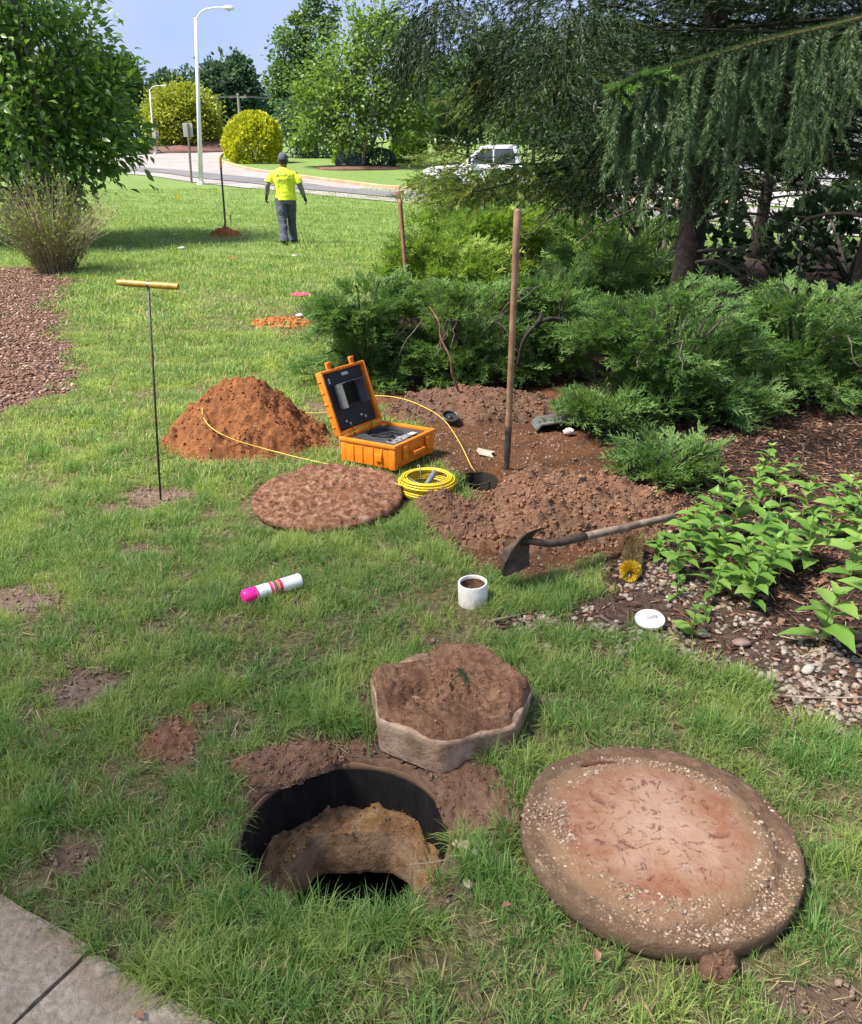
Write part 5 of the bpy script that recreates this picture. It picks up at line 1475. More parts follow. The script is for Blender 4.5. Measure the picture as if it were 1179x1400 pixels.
def juniper(px, py, w, d, h, n_branch, n_spray, label, mat, seed, size=(.075, .175), y=None, dead=0):
    c = G(px, py)
    if y is not None: c = np.array([W(px, py, y)[0], y, 0])
    r_ = np.random.default_rng(seed)
    root = thing('juniper_shrub', label, 'shrub', (c[0], c[1], float(H(c[0], c[1]))), group='spreading junipers below the conifers')
    br = MB(); P = []; D = []; S = []
    for i in range(n_branch):
        a = i * 2.399 + r_.uniform(-.3, .3); el = r_.uniform(.12, 1.0) if i % 4 else r_.uniform(.9, 1.35)
        reach = (1 - .35 * (el / 1.35) ** 2) * r_.uniform(.6, 1.05)
        ex, ey = math.cos(a) * w * reach, math.sin(a) * d * reach
        ez = h * (math.sin(el) * r_.uniform(.75, 1.05))
        pts = np.array([[0, 0, .02], [ex * .25, ey * .25, ez * .45], [ex * .6, ey * .6, ez * .92], [ex, ey, ez + r_.uniform(-.1, .02) * h]])
        q = bez(pts, 6)
        br.add(tube(q, np.linspace(.016, .004, len(q)), 5, False))
        m_ = max(6, int(n_spray / n_branch))
        t = .22 + .78 * r_.beta(1.6, 1.0, m_); k = np.minimum((t * (len(q) - 1)).astype(int), len(q) - 2)
        base = q[k] + (q[k + 1] - q[k]) * r_.uniform(0, 1, (m_, 1))
        tan_ = q[k + 1] - q[k]; tan_ /= np.linalg.norm(tan_, axis=1)[:, None]
        lat = np.cross(tan_, [0, 0, 1.0]); lat /= np.linalg.norm(lat, axis=1)[:, None] + 1e-9
        sg = r_.choice([-1, 1], m_)[:, None]
        off = lat * sg * np.abs(r_.normal(0, .10, (m_, 1))) * (1.2 - t[:, None] * .5) * (w + d) * .8
        dr = tan_ * .8 + lat * sg * r_.uniform(.1, .9, (m_, 1)) + np.stack([0 * t, 0 * t, r_.uniform(-.05, .75, m_)], 1) + r_.normal(0, .15, (m_, 3))
        P.append(base + off + np.stack([0 * t, 0 * t, -np.abs(r_.normal(0, .05, m_))], 1)); D.append(dr); S.append(r_.uniform(*size, m_))
    P = np.concatenate(P); D = np.concatenate(D); S = np.concatenate(S)
    P[:, 2] = np.maximum(P[:, 2], .03)
    B = frames(D, r_.normal(0, .5, len(P)))
    v = np.clip(r_.normal(.38, .2, len(P)) + .25 * (fbm(P[:, 0] * 3 + c[0], P[:, 1] * 3 + c[1], seed) - .47) * 2, 0, .85)
    ix = r_.integers(0, 4, len(P))
    V, F, vv = joinf([scatter(jt[k], P[ix == k], B[ix == k], S[ix == k], v[ix == k]) for k in range(4)])
    obj('foliage', (V, F), mat, root, v=np.clip(vv + r_.normal(0, .07, len(vv)), 0, 1))
    obj('branches', br.vf(), bark_m, root, smooth=True)
    for i in range(dead):
        a = r_.uniform(-2.6, -.5); q = bez([(0, 0, .1), (math.cos(a) * w * .5, math.sin(a) * d * .6, h * .6), (math.cos(a) * w * 1.0, math.sin(a) * d * 1.05, h * r_.uniform(.3, .9))], 6)
        obj('dead_branch', tube(q + r_.normal(0, .012, q.shape), np.linspace(.013, .003, len(q)), 5), twig_m, root, smooth=True)
    return root

juniper(500, 522, .64, .52, .94, 40, 3000, 'juniper with feathery shoots right behind the open orange case', juniper_m, 401, dead=2)
juniper(630, 524, .74, .55, 1.0, 44, 3300, 'juniper with bare twigs between the orange case and the upright shovel', juniper_m, 402, dead=10)
juniper(748, 515, .60, .50, 1.02, 38, 2500, 'juniper behind the upright shovel handle', juniper_m, 403, dead=3)
juniper(900, 572, .90, .52, 1.08, 52, 4000, 'large dark green juniper spreading over the bed beside the weeds', juniper_m, 404, dead=3)
juniper(1085, 545, .85, .60, 1.0, 48, 3500, 'juniper reaching right under the hanging spruce bough', juniper_m, 405, dead=2)
juniper(905, 655, .30, .20, .26, 14, 330, 'low juniper shoot at the edge of the brown soil pile', juniper_m, 406, size=(.12, .22))
juniper(822, 592, .34, .22, .30, 16, 420, 'low juniper shoot beside the valve box lid', juniper_m, 407, size=(.12, .24))
juniper(610, 420, .95, .8, .95, 40, 1700, 'bright juniper behind the flared shovel grip', juniper_far_m, 408, size=(.16, .30))
juniper(700, 378, 1.3, 1.0, 1.15, 40, 1500, 'yellowish juniper spreading towards the lawn below the spruce', juniper_far_m, 409, size=(.20, .38))
juniper(665, 345, 1.7, 1.2, 1.35, 40, 1300, 'farthest juniper in front of the white truck', juniper_far_m, 410, size=(.28, .5))
juniper(815, 480, .75, .7, 1.12, 40, 2200, 'tall juniper between the upright shovel and the spruce trunk', juniper_m, 412)
juniper(840, 410, 1.0, .8, 1.0, 30, 900, 'juniper at the foot of the spruce trunk', juniper_m, 411, size=(.2, .38))

# curved black dead limb in the junipers
q = bez([W(708, 500, 6.4), W(718, 462, 6.3), W(740, 440, 6.3), W(762, 437, 6.4), W(790, 450, 6.6)], 8); c = q[0].copy(); c[2] = .3
limb = thing('dead_limb', 'curved black dead limb arching out of the junipers', 'branch', c)
obj('limb', tube(q - c, np.linspace(.013, .020, len(q)) * (1 + .15 * np.sin(np.arange(len(q)) * 1.3)), 8), M('limb_black', (.012, .010, .009), (.03, .025, .022), 20, .8), limb, smooth=True)
obj('knot', tube([q[14] - c + [0, 0, -.01], q[14] - c + [.02, -.03, .05], q[14] - c + [.03, -.03, .09]], [.025, .02, .006], 7), bark_m, limb, smooth=True)
q = bez([W(588, 420, 6.5), W(600, 440, 6.42), W(603, 462, 6.40), W(616, 490, 6.36), W(619, 512, 6.38), W(629, 540, 6.42)], 6); c = q[-1].copy(); c[2] = 0
limb = thing('dead_limb', 'reddish bare stem leaning out of the juniper behind the case', 'branch', c)
obj('limb', tube(q - c, np.linspace(.004, .012, len(q)) * (1 + .2 * np.sin(np.arange(len(q)) * 1.7)), 7), M('limb_red', (.12, .055, .035), (.20, .10, .07), 20, .8), limb, smooth=True)
obj('side_twig', tube([q[8] - c, q[8] - c + [-.08, -.02, .09], q[8] - c + [-.14, -.03, .12]], [.006, .004, .002], 5), twig_m, limb)

# ------------------------------------------------------------------ spruces
def spruce(base, Ht, Rad, zmin, n_br, label, seed, tpls, spm, trunk_r, bark=bark_m, mat=spruce_m, size=(.24, .46), low_dead=6, az_ok=None, lean=(0, 0), droop=.42, z_top=5.2, top_n=.3, top_spm=.35, floor=.35, extra=()):
    r_ = np.random.default_rng(seed)
    root = thing('spruce_tree', label, 'tree', base, group='tall conifers')
    zz = np.linspace(-.1, Ht, 24)
    tr = np.stack([lean[0] * zz / Ht + .03 * np.sin(zz), lean[1] * zz / Ht + .03 * np.cos(zz * 1.3), zz], 1)
    V, F = tube(tr, trunk_r * (1 - .93 * np.clip(zz / Ht, 0, 1)) * np.where(zz < .3, 1.35, 1), 14)
    obj('trunk', (V, F), bark, root, smooth=True)
    limbs = MB(); P = []; D = []; S = []
    for i in range(n_br):
        u = (i + r_.uniform(0, 1)) / n_br; z0 = zmin + (z_top - zmin) * (u / (1 - top_n)) ** 1.1 if u < 1 - top_n else z_top + (Ht * .97 - z_top) * (u - 1 + top_n) / top_n
        a = i * 2.399 + r_.uniform(-.4, .4)
        if az_ok is not None and not az_ok(a, z0): continue
        Lb = Rad * (1 - z0 / Ht) ** .75 * r_.uniform(.72, 1.12)
        if Lb < .3: continue
        h_ = np.array([math.cos(a), math.sin(a), 0])
        t = np.linspace(0, 1, 9)
        dr = droop * r_.uniform(.7, 1.3)
        q = np.array([lean[0] * z0 / Ht, lean[1] * z0 / Ht, z0]) + h_ * (Lb * t)[:, None] + np.stack([0 * t, 0 * t, Lb * (.18 * t - dr * t ** 2 + .16 * t ** 4)], 1)
        q += r_.normal(0, .02, q.shape) * t[:, None]
        obj('limb', tube(q, (.006 + .020 * (1 - z0 / Ht)) * (1 - .85 * t), 6, False), bark, root, smooth=True)
        m_ = int(spm * Lb * (1 if z0 < z_top else top_spm))
        tt = .12 + .88 * r_.beta(1.5, 1.0, m_); k = np.minimum((tt * 8).astype(int), 7); f = (tt * 8 - k)[:, None]
        bp = q[k] * (1 - f) + q[k + 1] * f
        lat = np.array([-h_[1], h_[0], 0]); sg = r_.choice([-1, 1], m_)[:, None]
        ll = np.abs(r_.normal(0, .42, (m_, 1))) * Lb * .45 * (1.15 - tt[:, None])
        bp = bp + lat * sg * ll + h_ * ll * .6 - np.stack([0 * tt, 0 * tt, .25 * ll[:, 0]], 1)
        d = h_ * r_.uniform(.5, 1.2, (m_, 1)) + lat * sg * r_.uniform(.1, 1.1, (m_, 1)) + np.array([0, 0, -1.0]) * r_.uniform(-.12, .45, (m_, 1))
        P.append(bp); D.append(d); S.append(r_.uniform(*size, m_))
    YP, YD, YS = [], [], []
    for pts, cnt, hang, *ylw in extra:
        q = bez(np.array(pts) - np.asarray(base), 8)
        obj('limb', tube(q, np.linspace(.012, .003, len(q)), 6, False), bark, root, smooth=True)
        m_ = cnt; tt = .25 + .75 * r_.beta(1.4, 1, m_); kf = tt * (len(q) - 1.01); k = kf.astype(int); f = (kf - k)[:, None]
        bp = q[k] * (1 - f) + q[k + 1] * f; tn = q[k + 1] - q[k]; tn /= np.linalg.norm(tn, axis=1)[:, None]
        lt = np.cross(tn, [0, 0, 1.0]); lo = np.abs(r_.normal(0, .22, (m_, 1))) * r_.choice([-1, 1], m_)[:, None]
        dest = (P, D, S) if not ylw else (YP, YD, YS)
        dest[0].append(bp + lt * lo - np.stack([0 * tt, 0 * tt, r_.uniform(-.12, hang, m_)], 1)); dest[1].append(tn * r_.uniform(.5, 1.1, (m_, 1)) + lt * lo * 4 + np.array([0, 0, -1.0]) * r_.uniform(-.1, .6, (m_, 1))); dest[2].append(r_.uniform(*size, m_))
    P = np.concatenate(P); D = np.concatenate(D); S = np.concatenate(S)
    k = P[:, 2] > floor; P, D, S = P[k], D[k], S[k]
    B = frames(D, r_.uniform(-1.2, 1.2, len(P)))
    ix = r_.integers(0, len(tpls), len(P)); v = np.clip(r_.normal(.42, .22, len(P)), 0, .85)
    V, F, vv = joinf([scatter(tpls[j], P[ix == j], B[ix == j], S[ix == j], v[ix == j]) for j in range(len(tpls))])
    obj('crown', (V, F), mat, root, v=np.clip(vv, 0, 1))
    if YP:
        YP, YD, YS = np.concatenate(YP), np.concatenate(YD), np.concatenate(YS)
        V, F, vv = scatter(tpls[0], YP, frames(YD, r_.uniform(-1.2, 1.2, len(YP))), YS, np.clip(r_.normal(.5, .25, len(YP)), 0, .85))
        obj('pale_sprays', (V, F), pale_m2, root, v=vv)
    for i in range(low_dead):
        a = r_.uniform(0, 6.28); Lb = Rad * r_.uniform(.3, .6); z0 = r_.uniform(.5, 1.5)
        t = np.linspace(0, 1, 8)[:, None]
        q = np.array([0, 0, z0]) + np.array([math.cos(a), math.sin(a), 0]) * Lb * t + np.array([0, 0, 1]) * (.25 * np.sin(t * 3) - .55 * t * t) * r_.uniform(.4, 1)
        q += r_.normal(0, .03, q.shape) * t
        mb = MB().add(tube(q, .022 * (1 - .8 * t[:, 0]), 6, False))
        for s in range(3):
            k0 = r_.integers(3, 7); e = q[k0] + r_.normal(0, .3, 3)
            mb.add(tube([q[k0], (q[k0] + e) / 2 + r_.normal(0, .05, 3), e], [.008, .006, .003], 4, False))
        obj('dead_branch', mb.vf(), twig_m, root, smooth=True)
    return root
pale_m2 = leafmat('spruce_pale', [(0, (.050, .095, .020)), (.4, (.10, .16, .030)), (.75, (.18, .22, .040)), (1, (.27, .28, .05))], trans=.35)
ht = [hang_tpl(44, .13, .024, s, .16) for s in range(4)]
EXB = [([W(930, -60, 10.5), W(780, -50, 9.2), W(660, -12, 8.4), W(596, 8, 8.0), W(576, 30, 7.9)], 280, .34),
       ([W(930, -20, 10.5), W(800, -20, 9.0), W(720, 10, 8.2), W(680, 60, 8.0)], 380, .5),
       ([W(930, 40, 10.5), W(850, 10, 8.8), W(790, 20, 7.6), W(750, 70, 7.2)], 380, .5),
       ([W(935, 120, 10.5), W(840, 110, 9.2), W(740, 120, 8.6), W(650, 118, 8.4)], 120, .2, 1),
       ([W(935, 200, 10.5), W(820, 215, 9.0), W(700, 225, 8.4), W(610, 205, 8.2)], 210, .3, 1),
       ([W(935, 270, 10.4), W(840, 220, 8.8), W(720, 245, 8.2), W(640, 262, 8.0), W(590, 245, 8.0)], 60, .15, 1),
       ([W(930, 100, 10.3), W(880, 120, 8.6), W(830, 175, 7.8)], 300, .55),
       ([W(940, 150, 10.3), W(960, 165, 8.6), W(985, 205, 8.0)], 260, .5),
       ([W(930, 190, 10.2), W(860, 190, 9.2), W(790, 225, 8.6)], 240, .4),
       ([W(950, 160, 10.8), W(1040, 150, 10.4), W(1110, 190, 10.2)], 260, .5),
       ([W(930, 170, 11.2), W(840, 190, 12.0), W(770, 225, 12.4)], 260, .6)]
T1 = W(935, 400, 10.6); T1[2] = float(H(T1[0], T1[1]))
spruce(T1, 15, 3.2, 1.7, 190, 'tall dark spruce behind the junipers with a bare lower trunk', 501, ht, 42, .17, low_dead=14, droop=.30, floor=1.05, az_ok=lambda a, z: not (math.cos(a) < -.35 and z < 3.6 and math.sin(a) > -.75), extra=EXB)
T2 = W(1172, 470, 8.2); T2[2] = float(H(T2[0], T2[1]))
def ok2(a, z): return True
spruce(T2, 14, 3.4, 2.3, 120, 'spruce at the right edge with its trunk in the mulch', 502, ht, 26, .17, low_dead=2, droop=.30)
# the nearest bough of the right-hand spruce, needles and all
q = bez([np.array([T2[0] - .05, T2[1], 2.95]), W(1250, 5, 6.4), W(1150, 32, 5.7), W(1040, 58, 5.35), W(950, 85, 5.15), W(880, 104, 5.05), W(835, 128, 5.0)], 8)
c = np.array([T2[0], T2[1], T2[2]])
bough = thing('spruce_bough', 'long spruce bough with hanging needle branchlets reaching over the junipers', 'branch', c)
obj('limb', tube(q - c, np.linspace(.015, .004, len(q)), 8), M('bough_bark', (.085, .055, .032), (.14, .09, .055), 30, .9, .5, 80, .004), bough, smooth=True)
r_ = np.random.default_rng(77)
parts_ = []; tw = MB(); parts2 = []
for i in range(70):
    t = .22 + .78 * (i + r_.uniform(0, 1)) / 70; k = t * (len(q) - 1.001); k0 = int(k); p = q[k0] + (q[k0 + 1] - q[k0]) * (k - k0) - c
    L_ = (r_.uniform(.18, .55) if r_.uniform() < .55 else r_.uniform(.45, .85)) * (1.1 - .7 * max(0, (t - .6) / .4)); a = r_.uniform(0, 6.28)
    side = np.array([math.cos(a), math.sin(a), 0]) * L_ * r_.uniform(.05, .35); fw = (q[-1] - q[-8]); fw = fw / np.linalg.norm(fw)
    s = np.linspace(0, 1, 9)[:, None]
    path = p + (side + fw * .16 * L_) * np.sqrt(s) - np.array([0, 0, L_]) * (s ** 1.3)
    tw.add(tube(path, np.linspace(.004, .0015, 9), 4, False))
    parts_.append(needle_sprig(path, .036, int(1100 * L_), .0046, 0, 900 + i, .95))
    for j in range(int(L_ * 9)):
        k1 = r_.integers(1, 7); a2 = r_.uniform(0, 6.28); l2 = L_ * r_.uniform(.2, .42)
        e = path[k1] + np.array([math.cos(a2) * .5, math.sin(a2) * .5, -.75]) * l2 * s[:6] / s[5]
        parts_.append(needle_sprig(e, .030, int(640 * l2), .0046, 0, 2000 + i * 9 + j, .95))
# needles along the limb itself, paler new growth at its tip
lp = q[10:] - c; parts_.append(needle_sprig(lp, .040, 9000, .0046, 0, 71, 1.2)); parts2.append(needle_sprig(q[-12:] - c, .034, 1700, .0046, 0, 72, 1.1))
for i in range(14):
    k0 = len(q) - 1 - int(r_.integers(0, 11)); p = q[k0] - c; a = r_.uniform(0, 6.28)
    e = p + (np.array([math.cos(a), math.sin(a), r_.uniform(-.7, .3)]) * .13) * np.linspace(0, 1, 6)[:, None]
    parts2.append(needle_sprig(e, .03, 120, .0046, 0, 3000 + i, .9))
V, F, v = joinf(parts_); obj('needles', (V, F), leafmat('bough_needles', [(0, (.034, .072, .034)), (.4, (.058, .115, .050)), (.75, (.088, .155, .064)), (1, (.14, .20, .075))], rough=.45, trans=.25, spec=.35), bough, v=v)
V, F, v = joinf(parts2); obj('new_growth', (V, F), leafmat('spruce_new', [(0, (.06, .14, .025)), (.5, (.10, .20, .035)), (1, (.15, .25, .05))], trans=.3), bough, v=v)
obj('twigs', tw.vf(), twig_m, bough)
# hemlock-like conifer sprays hanging in from above the lawn, lighter yellow-green tree left of the spruce
thin_t = [hang_tpl(26, .20, .035, 10 + s, .15) for s in range(3)]
hem_m = leafmat('conifer_light', [(0, (.030, .070, .020)), (.4, (.060, .12, .030)), (.75, (.11, .17, .038)), (1, (.18, .22, .05))], trans=.3)
T3 = np.array([6.0, 16.5, 0.0])
spruce(T3, 8.5, 3.0, 1.0, 80, 'lighter open conifer behind the dark spruce', 503, thin_t, 20, .12, mat=hem_m, size=(.25, .5), low_dead=3, droop=.25)

# ------------------------------------------------------------------ broadleaf trees and shrubs
def tree(name, base, lobes, n_cl, per, leaf, size, mat, label, trunk_r, seed, bark, cat='tree', group=None, cl_r=.16, n_limb=18, stems=1, out=.75, down=.15, shell=.45, trunk_lean=.0, crown_name='crown'):
    """lobes: (x, y, z, rx, ry, rz) about the base; leaves gather in clumps near each lobe's surface"""
    r_ = np.random.default_rng(seed)
    root = thing(name, label, cat, base, group=group)
    lb = np.array(lobes, float); vol = (lb[:, 3] * lb[:, 4] * lb[:, 5]) ** (2 / 3.)
    which = r_.choice(len(lb), n_cl, p=vol / vol.sum())
    d = r_.normal(size=(n_cl, 3)); d /= np.linalg.norm(d, axis=1)[:, None]
    rad = (shell + (1 - shell) * r_.uniform(0, 1, n_cl) ** .6)[:, None]
    C = lb[which, :3] + d * lb[which, 3:] * rad
    R_ = lb[which, 3:].mean(1) * cl_r * r_.uniform(.7, 1.5, n_cl)
    m_ = n_cl * per
    ci = np.repeat(np.arange(n_cl), per)
    off = r_.normal(size=(m_, 3)) * R_[ci][:, None] * [1, 1, .7]
    P = C[ci] + off
    dirs = off / (np.linalg.norm(off, axis=1)[:, None] + 1e-6) * .7 + d[ci] * out + r_.normal(0, .45, (m_, 3)) + [0, 0, -down]
    B = frames(dirs, r_.normal(0, .7, m_))
    v = np.clip(r_.normal(.4, .16, m_) + r_.normal(0, .13, n_cl)[ci], 0, .85)
    V, F, vv = scatter(leaf, P, B, size * r_.uniform(.65, 1.25, m_), v)
    keep = None
    obj(crown_name, (V, F), mat, root, v=vv)
    mb = MB()
    zc = lb[:, 2].mean(); lowz = (lb[:, 2] - lb[:, 5]).min()
    for s in range(stems):
        a = s * 2.4 + .5; sp = trunk_r * 2.2 * (stems > 1)
        q = bez([(math.cos(a) * sp, math.sin(a) * sp, -.1), (math.cos(a) * sp * 2 + trunk_lean * .3, math.sin(a) * sp * 2, max(lowz, .3) + .2), (math.cos(a) * sp * 4 + trunk_lean + lb[:, 0].mean() * .6, math.sin(a) * sp * 4 + lb[:, 1].mean() * .6, zc), (lb[:, 0].mean(), lb[:, 1].mean(), (lb[:, 2] + lb[:, 5]).max() * .9)], 6)
        mb.add(tube(q, np.linspace(trunk_r * (1 if stems == 1 else .65), trunk_r * .12, len(q)), 9))
    obj('trunk', mb.vf(), bark, root, smooth=True)
    lm = MB()
    for k in r_.choice(n_cl, min(n_limb, n_cl), replace=False):
        z0 = max(.2, min(C[k][2] * .6, zc)); s0 = np.array([lb[:, 0].mean() * .4, lb[:, 1].mean() * .4, z0])
        q = bez([s0, s0 * .45 + C[k] * .55 + [0, 0, .06 * np.linalg.norm(C[k] - s0)], C[k]], 5) + r_.normal(0, .02 * trunk_r / .1, (11, 3))
        obj('limb', tube(q, np.linspace(trunk_r * .38, trunk_r * .05, len(q)), 6, False), bark, root, smooth=True)
    return root
bark_g = M('bark_grey', (.07, .055, .045), (.13, .11, .09), 10, .95, .6, 30, .02)
def lf(name, a, b, c, d, **k): return leafmat(name, [(0, a), (.35, b), (.7, c), (1, d)], **k)

# magnolia on the left
mg = W(75, 330, 19.0); mg[2] = 0
mag_m = lf('magnolia_leaf', (.070, .155, .028), (.115, .22, .042), (.17, .285, .055), (.26, .36, .085), rough=.35, trans=.4, spec=.45)
tree('magnolia_tree', mg, [(-.9, 0, 3.3, 2.2, 2.0, 2.0), (-.3, -.4, 2.0, 1.75, 1.6, 1.2), (.75, -.2, 3.3, 1.1, 1.3, 1.2), (-1.6, 0, 5.0, 2.2, 2.0, 1.8), (-.1, 0, 4.6, 1.5, 1.5, 1.3), (1.0, 0, 2.3, 1.0, 1.0, .9), (.5, -.3, 1.3, .9, .9, .6), (-2.6, 0, 2.2, 1.6, 1.6, 1.6), (1.5, 0, 3.0, .7, .7, .5)],
     330, 56, tpl_leaf(.46, .07, .12), .185, mag_m, 'broad leaved magnolia tree shading the dry shrub', .13, 601, bark_g, cl_r=.20, n_limb=40, stems=3, shell=.35)
# dry twiggy shrub in front of it
sb_ = G(78, 372)
r_ = np.random.default_rng(602)
shr = thing('dry_shrub', 'twiggy brownish green shrub at the edge of the mulch bed', 'shrub', (sb_[0], sb_[1], float(H(sb_[0], sb_[1]))))
mb = MB(); P = []; D = []
for i in range(330):
    a = r_.uniform(0, 6.28); sp = r_.uniform(.05, 1) ** .8; Lh = r_.uniform(.8, 1.7) * (1.1 - .35 * sp)
    b0 = np.array([math.cos(a), math.sin(a), 0]) * r_.uniform(.02, .3)
    e = b0 + np.array([math.cos(a) * sp * 1.1, math.sin(a) * sp * 1.0, Lh])
    q = bez([b0, (b0 * .6 + e * .4) + [0, 0, .14] + r_.normal(0, .04, 3), e + r_.normal(0, .03, 3)], 5)
    mb.add(tube(q, np.linspace(.0065, .0022, len(q)), 3, False))
    k = r_.integers(16, 48); t = r_.uniform(.12, 1, k); j = np.minimum((t * (len(q) - 1)).astype(int), len(q) - 2)
    if r_.uniform() < .75: P.append(q[j] + r_.normal(0, .022, (k, 3))); D.append((q[j + 1] - q[j]) / np.linalg.norm(q[j + 1] - q[j], axis=1)[:, None] + r_.normal(0, .6, (k, 3)))
P = np.concatenate(P); D = np.concatenate(D)
V, F, v = scatter(tpl_diamond(.5), P, frames(D, r_.uniform(0, 6, len(P))), r_.uniform(.03, .07, len(P)), np.clip(r_.normal(.4, .25, len(P)), 0, .85))
obj('leaves', (V, F), lf('shrub_leaf', (.10, .16, .035), (.16, .23, .055), (.24, .28, .08), (.34, .31, .13), trans=.35), shr, v=v)
obj('twigs', mb.vf(), M('dry_twigs', (.24, .17, .115), (.36, .27, .19), 12, .9), shr)

# tree outside the frame on the left that dapples the lawn
sh_m = lf('shade_leaf', (.04, .09, .02), (.06, .13, .025), (.09, .17, .03), (.13, .22, .045), trans=.4)
SHADE = np.array([-5.9, -.2, 0.0])
tree('shade_tree', SHADE, [(.9, 1.4, 7.2, 2.6, 2.6, 1.6), (-1.2, .2, 7.8, 2.6, 2.4, 1.9), (.9, -1.6, 7.4, 2.6, 2.4, 1.7), (.2, .2, 9.2, 2.4, 2.4, 1.4), (1.6, 2.9, 7.0, 1.5, 1.6, 1.2)],
     330, 6, tpl_diamond(.62), .20, sh_m, 'tall broadleaf tree beside the lawn casting dappled shade', .2, 603, bark_g, cl_r=.19, n_limb=26, shell=.25)

# ------------------------------------------------------------------ leafy weeds at the right
weed_m = lf('weed_leaf', (.085, .19, .030), (.13, .26, .045), (.18, .32, .06), (.25, .38, .09), rough=.45, trans=.35, spec=.35)
weed_stem = M('weed_stem', (.16, .22, .06), (.22, .20, .09), 20, .6)
def weed_leaf(seed, w=.36, n=7):
    r_ = np.random.default_rng(seed); V = []; F = []
    for i in range(n + 1):
        t = i / n; wd = w * math.sin(math.pi * min(1, t ** .75 * 1.0)) ** .9 * .5 + .012
        if 0 < i < n: wd *= 1 + (.14 if i % 2 else -.06)
        y = t; z = .10 * math.sin(t * 2.2) - .28 * t * t
        V += [(-wd, y, z + wd * .35), (0, y, z), (wd, y, z + wd * .35)]
    for i in range(n):
        for j in range(2): F.append((i * 3 + j, i * 3 + j + 1, (i + 1) * 3 + j + 1, (i + 1) * 3 + j))
    V = np.array(V); V[:, 0] += .02 * np.sin(V[:, 1] * 6 + seed)
    return V, np.array(F)
wl = []
for i in range(4):
    V, F = weed_leaf(i, .34 + .05 * i); me = mesh_np('leaf', V, F, np.full(len(V), .15 + .2 * i)); me.materials.append(weed_m)
    me.polygons.foreach_set('use_smooth', np.ones(len(me.polygons), bool)); wl.append(me)
def weed(px, py, h, ls, seed, label, group=None, levels=5):
    c = G(px, py); r_ = np.random.default_rng(seed)
    root = thing('leafy_weed', label, 'weed', (c[0], c[1], float(H(c[0], c[1]))), group=group)
    ln = r_.normal(0, .10, 2) * h
    q = bez([(0, 0, -.01), (ln[0] * .3, ln[1] * .3, h * .5), (ln[0], ln[1], h)], 5)
    obj('stem', tube(q, np.linspace(.0045, .0022, len(q)), 6), weed_stem, root, smooth=True)
    a = r_.uniform(0, 6.28)
    for k in range(levels):
        t = .25 + .75 * k / (levels - 1); p = q[int(t * (len(q) - 1))]
        cnt = 2 if k < levels - 1 else 4
        for j in range(cnt):
            aa = a + j * 2 * math.pi / cnt + r_.normal(0, .25); s = ls * (1.1 - .62 * max(0, t - .45)) * r_.uniform(.75, 1.15) * (.55 if k == levels - 1 else 1)
            el = r_.uniform(.15, .5) if k < levels - 1 else r_.uniform(.6, 1.1)
            o = bpy.data.objects.new('leaf', wl[int(r_.integers(0, 4))]); COL.objects.link(o); o.parent = root
            o.location = p; o.scale = (s, s, s)
            o.rotation_mode = 'QUATERNION'
            o.rotation_quaternion = (Matrix.Rotation(aa, 3, 'Z') @ Matrix.Rotation(el, 3, 'X') @ Matrix.Rotation(r_.normal(0, .2), 3, 'Y')).to_quaternion()
        a += math.pi / 2 + r_.normal(0, .2)
gw = 'leafy weeds in the bed'
lw = 'bright green leafy weed in the thicket between gravel and junipers'
spots = [(925, 790, .26, .10), (955, 775, .28, .11), (985, 790, .27, .11), (965, 745, .28, .11), (1000, 735, .28, .11), (1030, 765, .28, .12), (1010, 810, .25, .11), (1045, 800, .26, .12), (1065, 790, .28, .12), (1100, 775, .28, .12),
         (1060, 740, .26, .10), (1030, 700, .25, .10), (1060, 690, .24, .10), (990, 700, .24, .10), (1130, 745, .26, .11), (1165, 735, .26, .11), (1095, 715, .24, .10), (940, 750, .24, .10), (1025, 830, .20, .10), (1150, 700, .2, .09), (1185, 770, .26, .12), (975, 820, .20, .09), (900, 765, .14, .07)]
for i, (px, py, h, ls) in enumerate(spots): weed(px, py, h, ls * 1.22, 700 + i, lw, gw, 6)
weed(1120, 885, .26, .16, 740, 'broad leaved weed standing alone in the gravel near its lower edge', levels=5)
weed(1190, 850, .30, .16, 741, 'large leaved weed at the very end of the gravel bed')
weed(1160, 800, .26, .15, 742, 'large leaved weed behind the lone gravel weed')
weed(945, 872, .13, .085, 743, 'small weed just right of the white cleanout plug', levels=4)
weed(925, 815, .10, .07, 744, 'small round leaved weed right of the brush', levels=4)
weed(965, 845, .08, .05, 745, 'tiny clover like weed in the gravel', levels=3)
weed(895, 695, .10, .06, 746, 'single weed sprout at the edge of the soil pile', levels=4)
weed(1085, 655, .12, .07, 747, 'weed sprout standing alone in the dark mulch', levels=4)
weed(1040, 655, .22, .10, 748, 'tallest weed at the back of the thicket', levels=6)
# ------------------------------------------------------------------ far trees, shrubs, posts, vehicles
def px_lobes(base, y, L_):
    out = []
    for (px, py, rx, ry) in L_:
        c = W(px, py, y); dep = y * CP + (CAM_H - c[2]) * SP
        out.append((*(c - base), rx * dep / FPX, rx * dep / FPX * .9, ry * dep / FPX))
    return out
def at(px, py):
    p = G(px, py); p[2] = float(H(p[0], p[1])); return p
def at_y(px, y):
    p = W(px, 200, y); return np.array([p[0], y, float(np.interp(y, KY, KZ))])
dia = tpl_diamond(.75)
pear_m = lf('pear_leaf', (.085, .16, .032), (.14, .23, .044), (.21, .30, .06), (.30, .38, .085), trans=.42, spec=.4)
pop_m = lf('poplar_leaf', (.065, .125, .046), (.10, .18, .062), (.15, .23, .082), (.21, .29, .11), trans=.4, spec=.4)
dark_m = lf('hazed_oak_leaf', (.046, .090, .064), (.068, .122, .082), (.095, .155, .10), (.13, .19, .115), trans=.3)  # bluish, lifted leaf colour stands in for distance haze
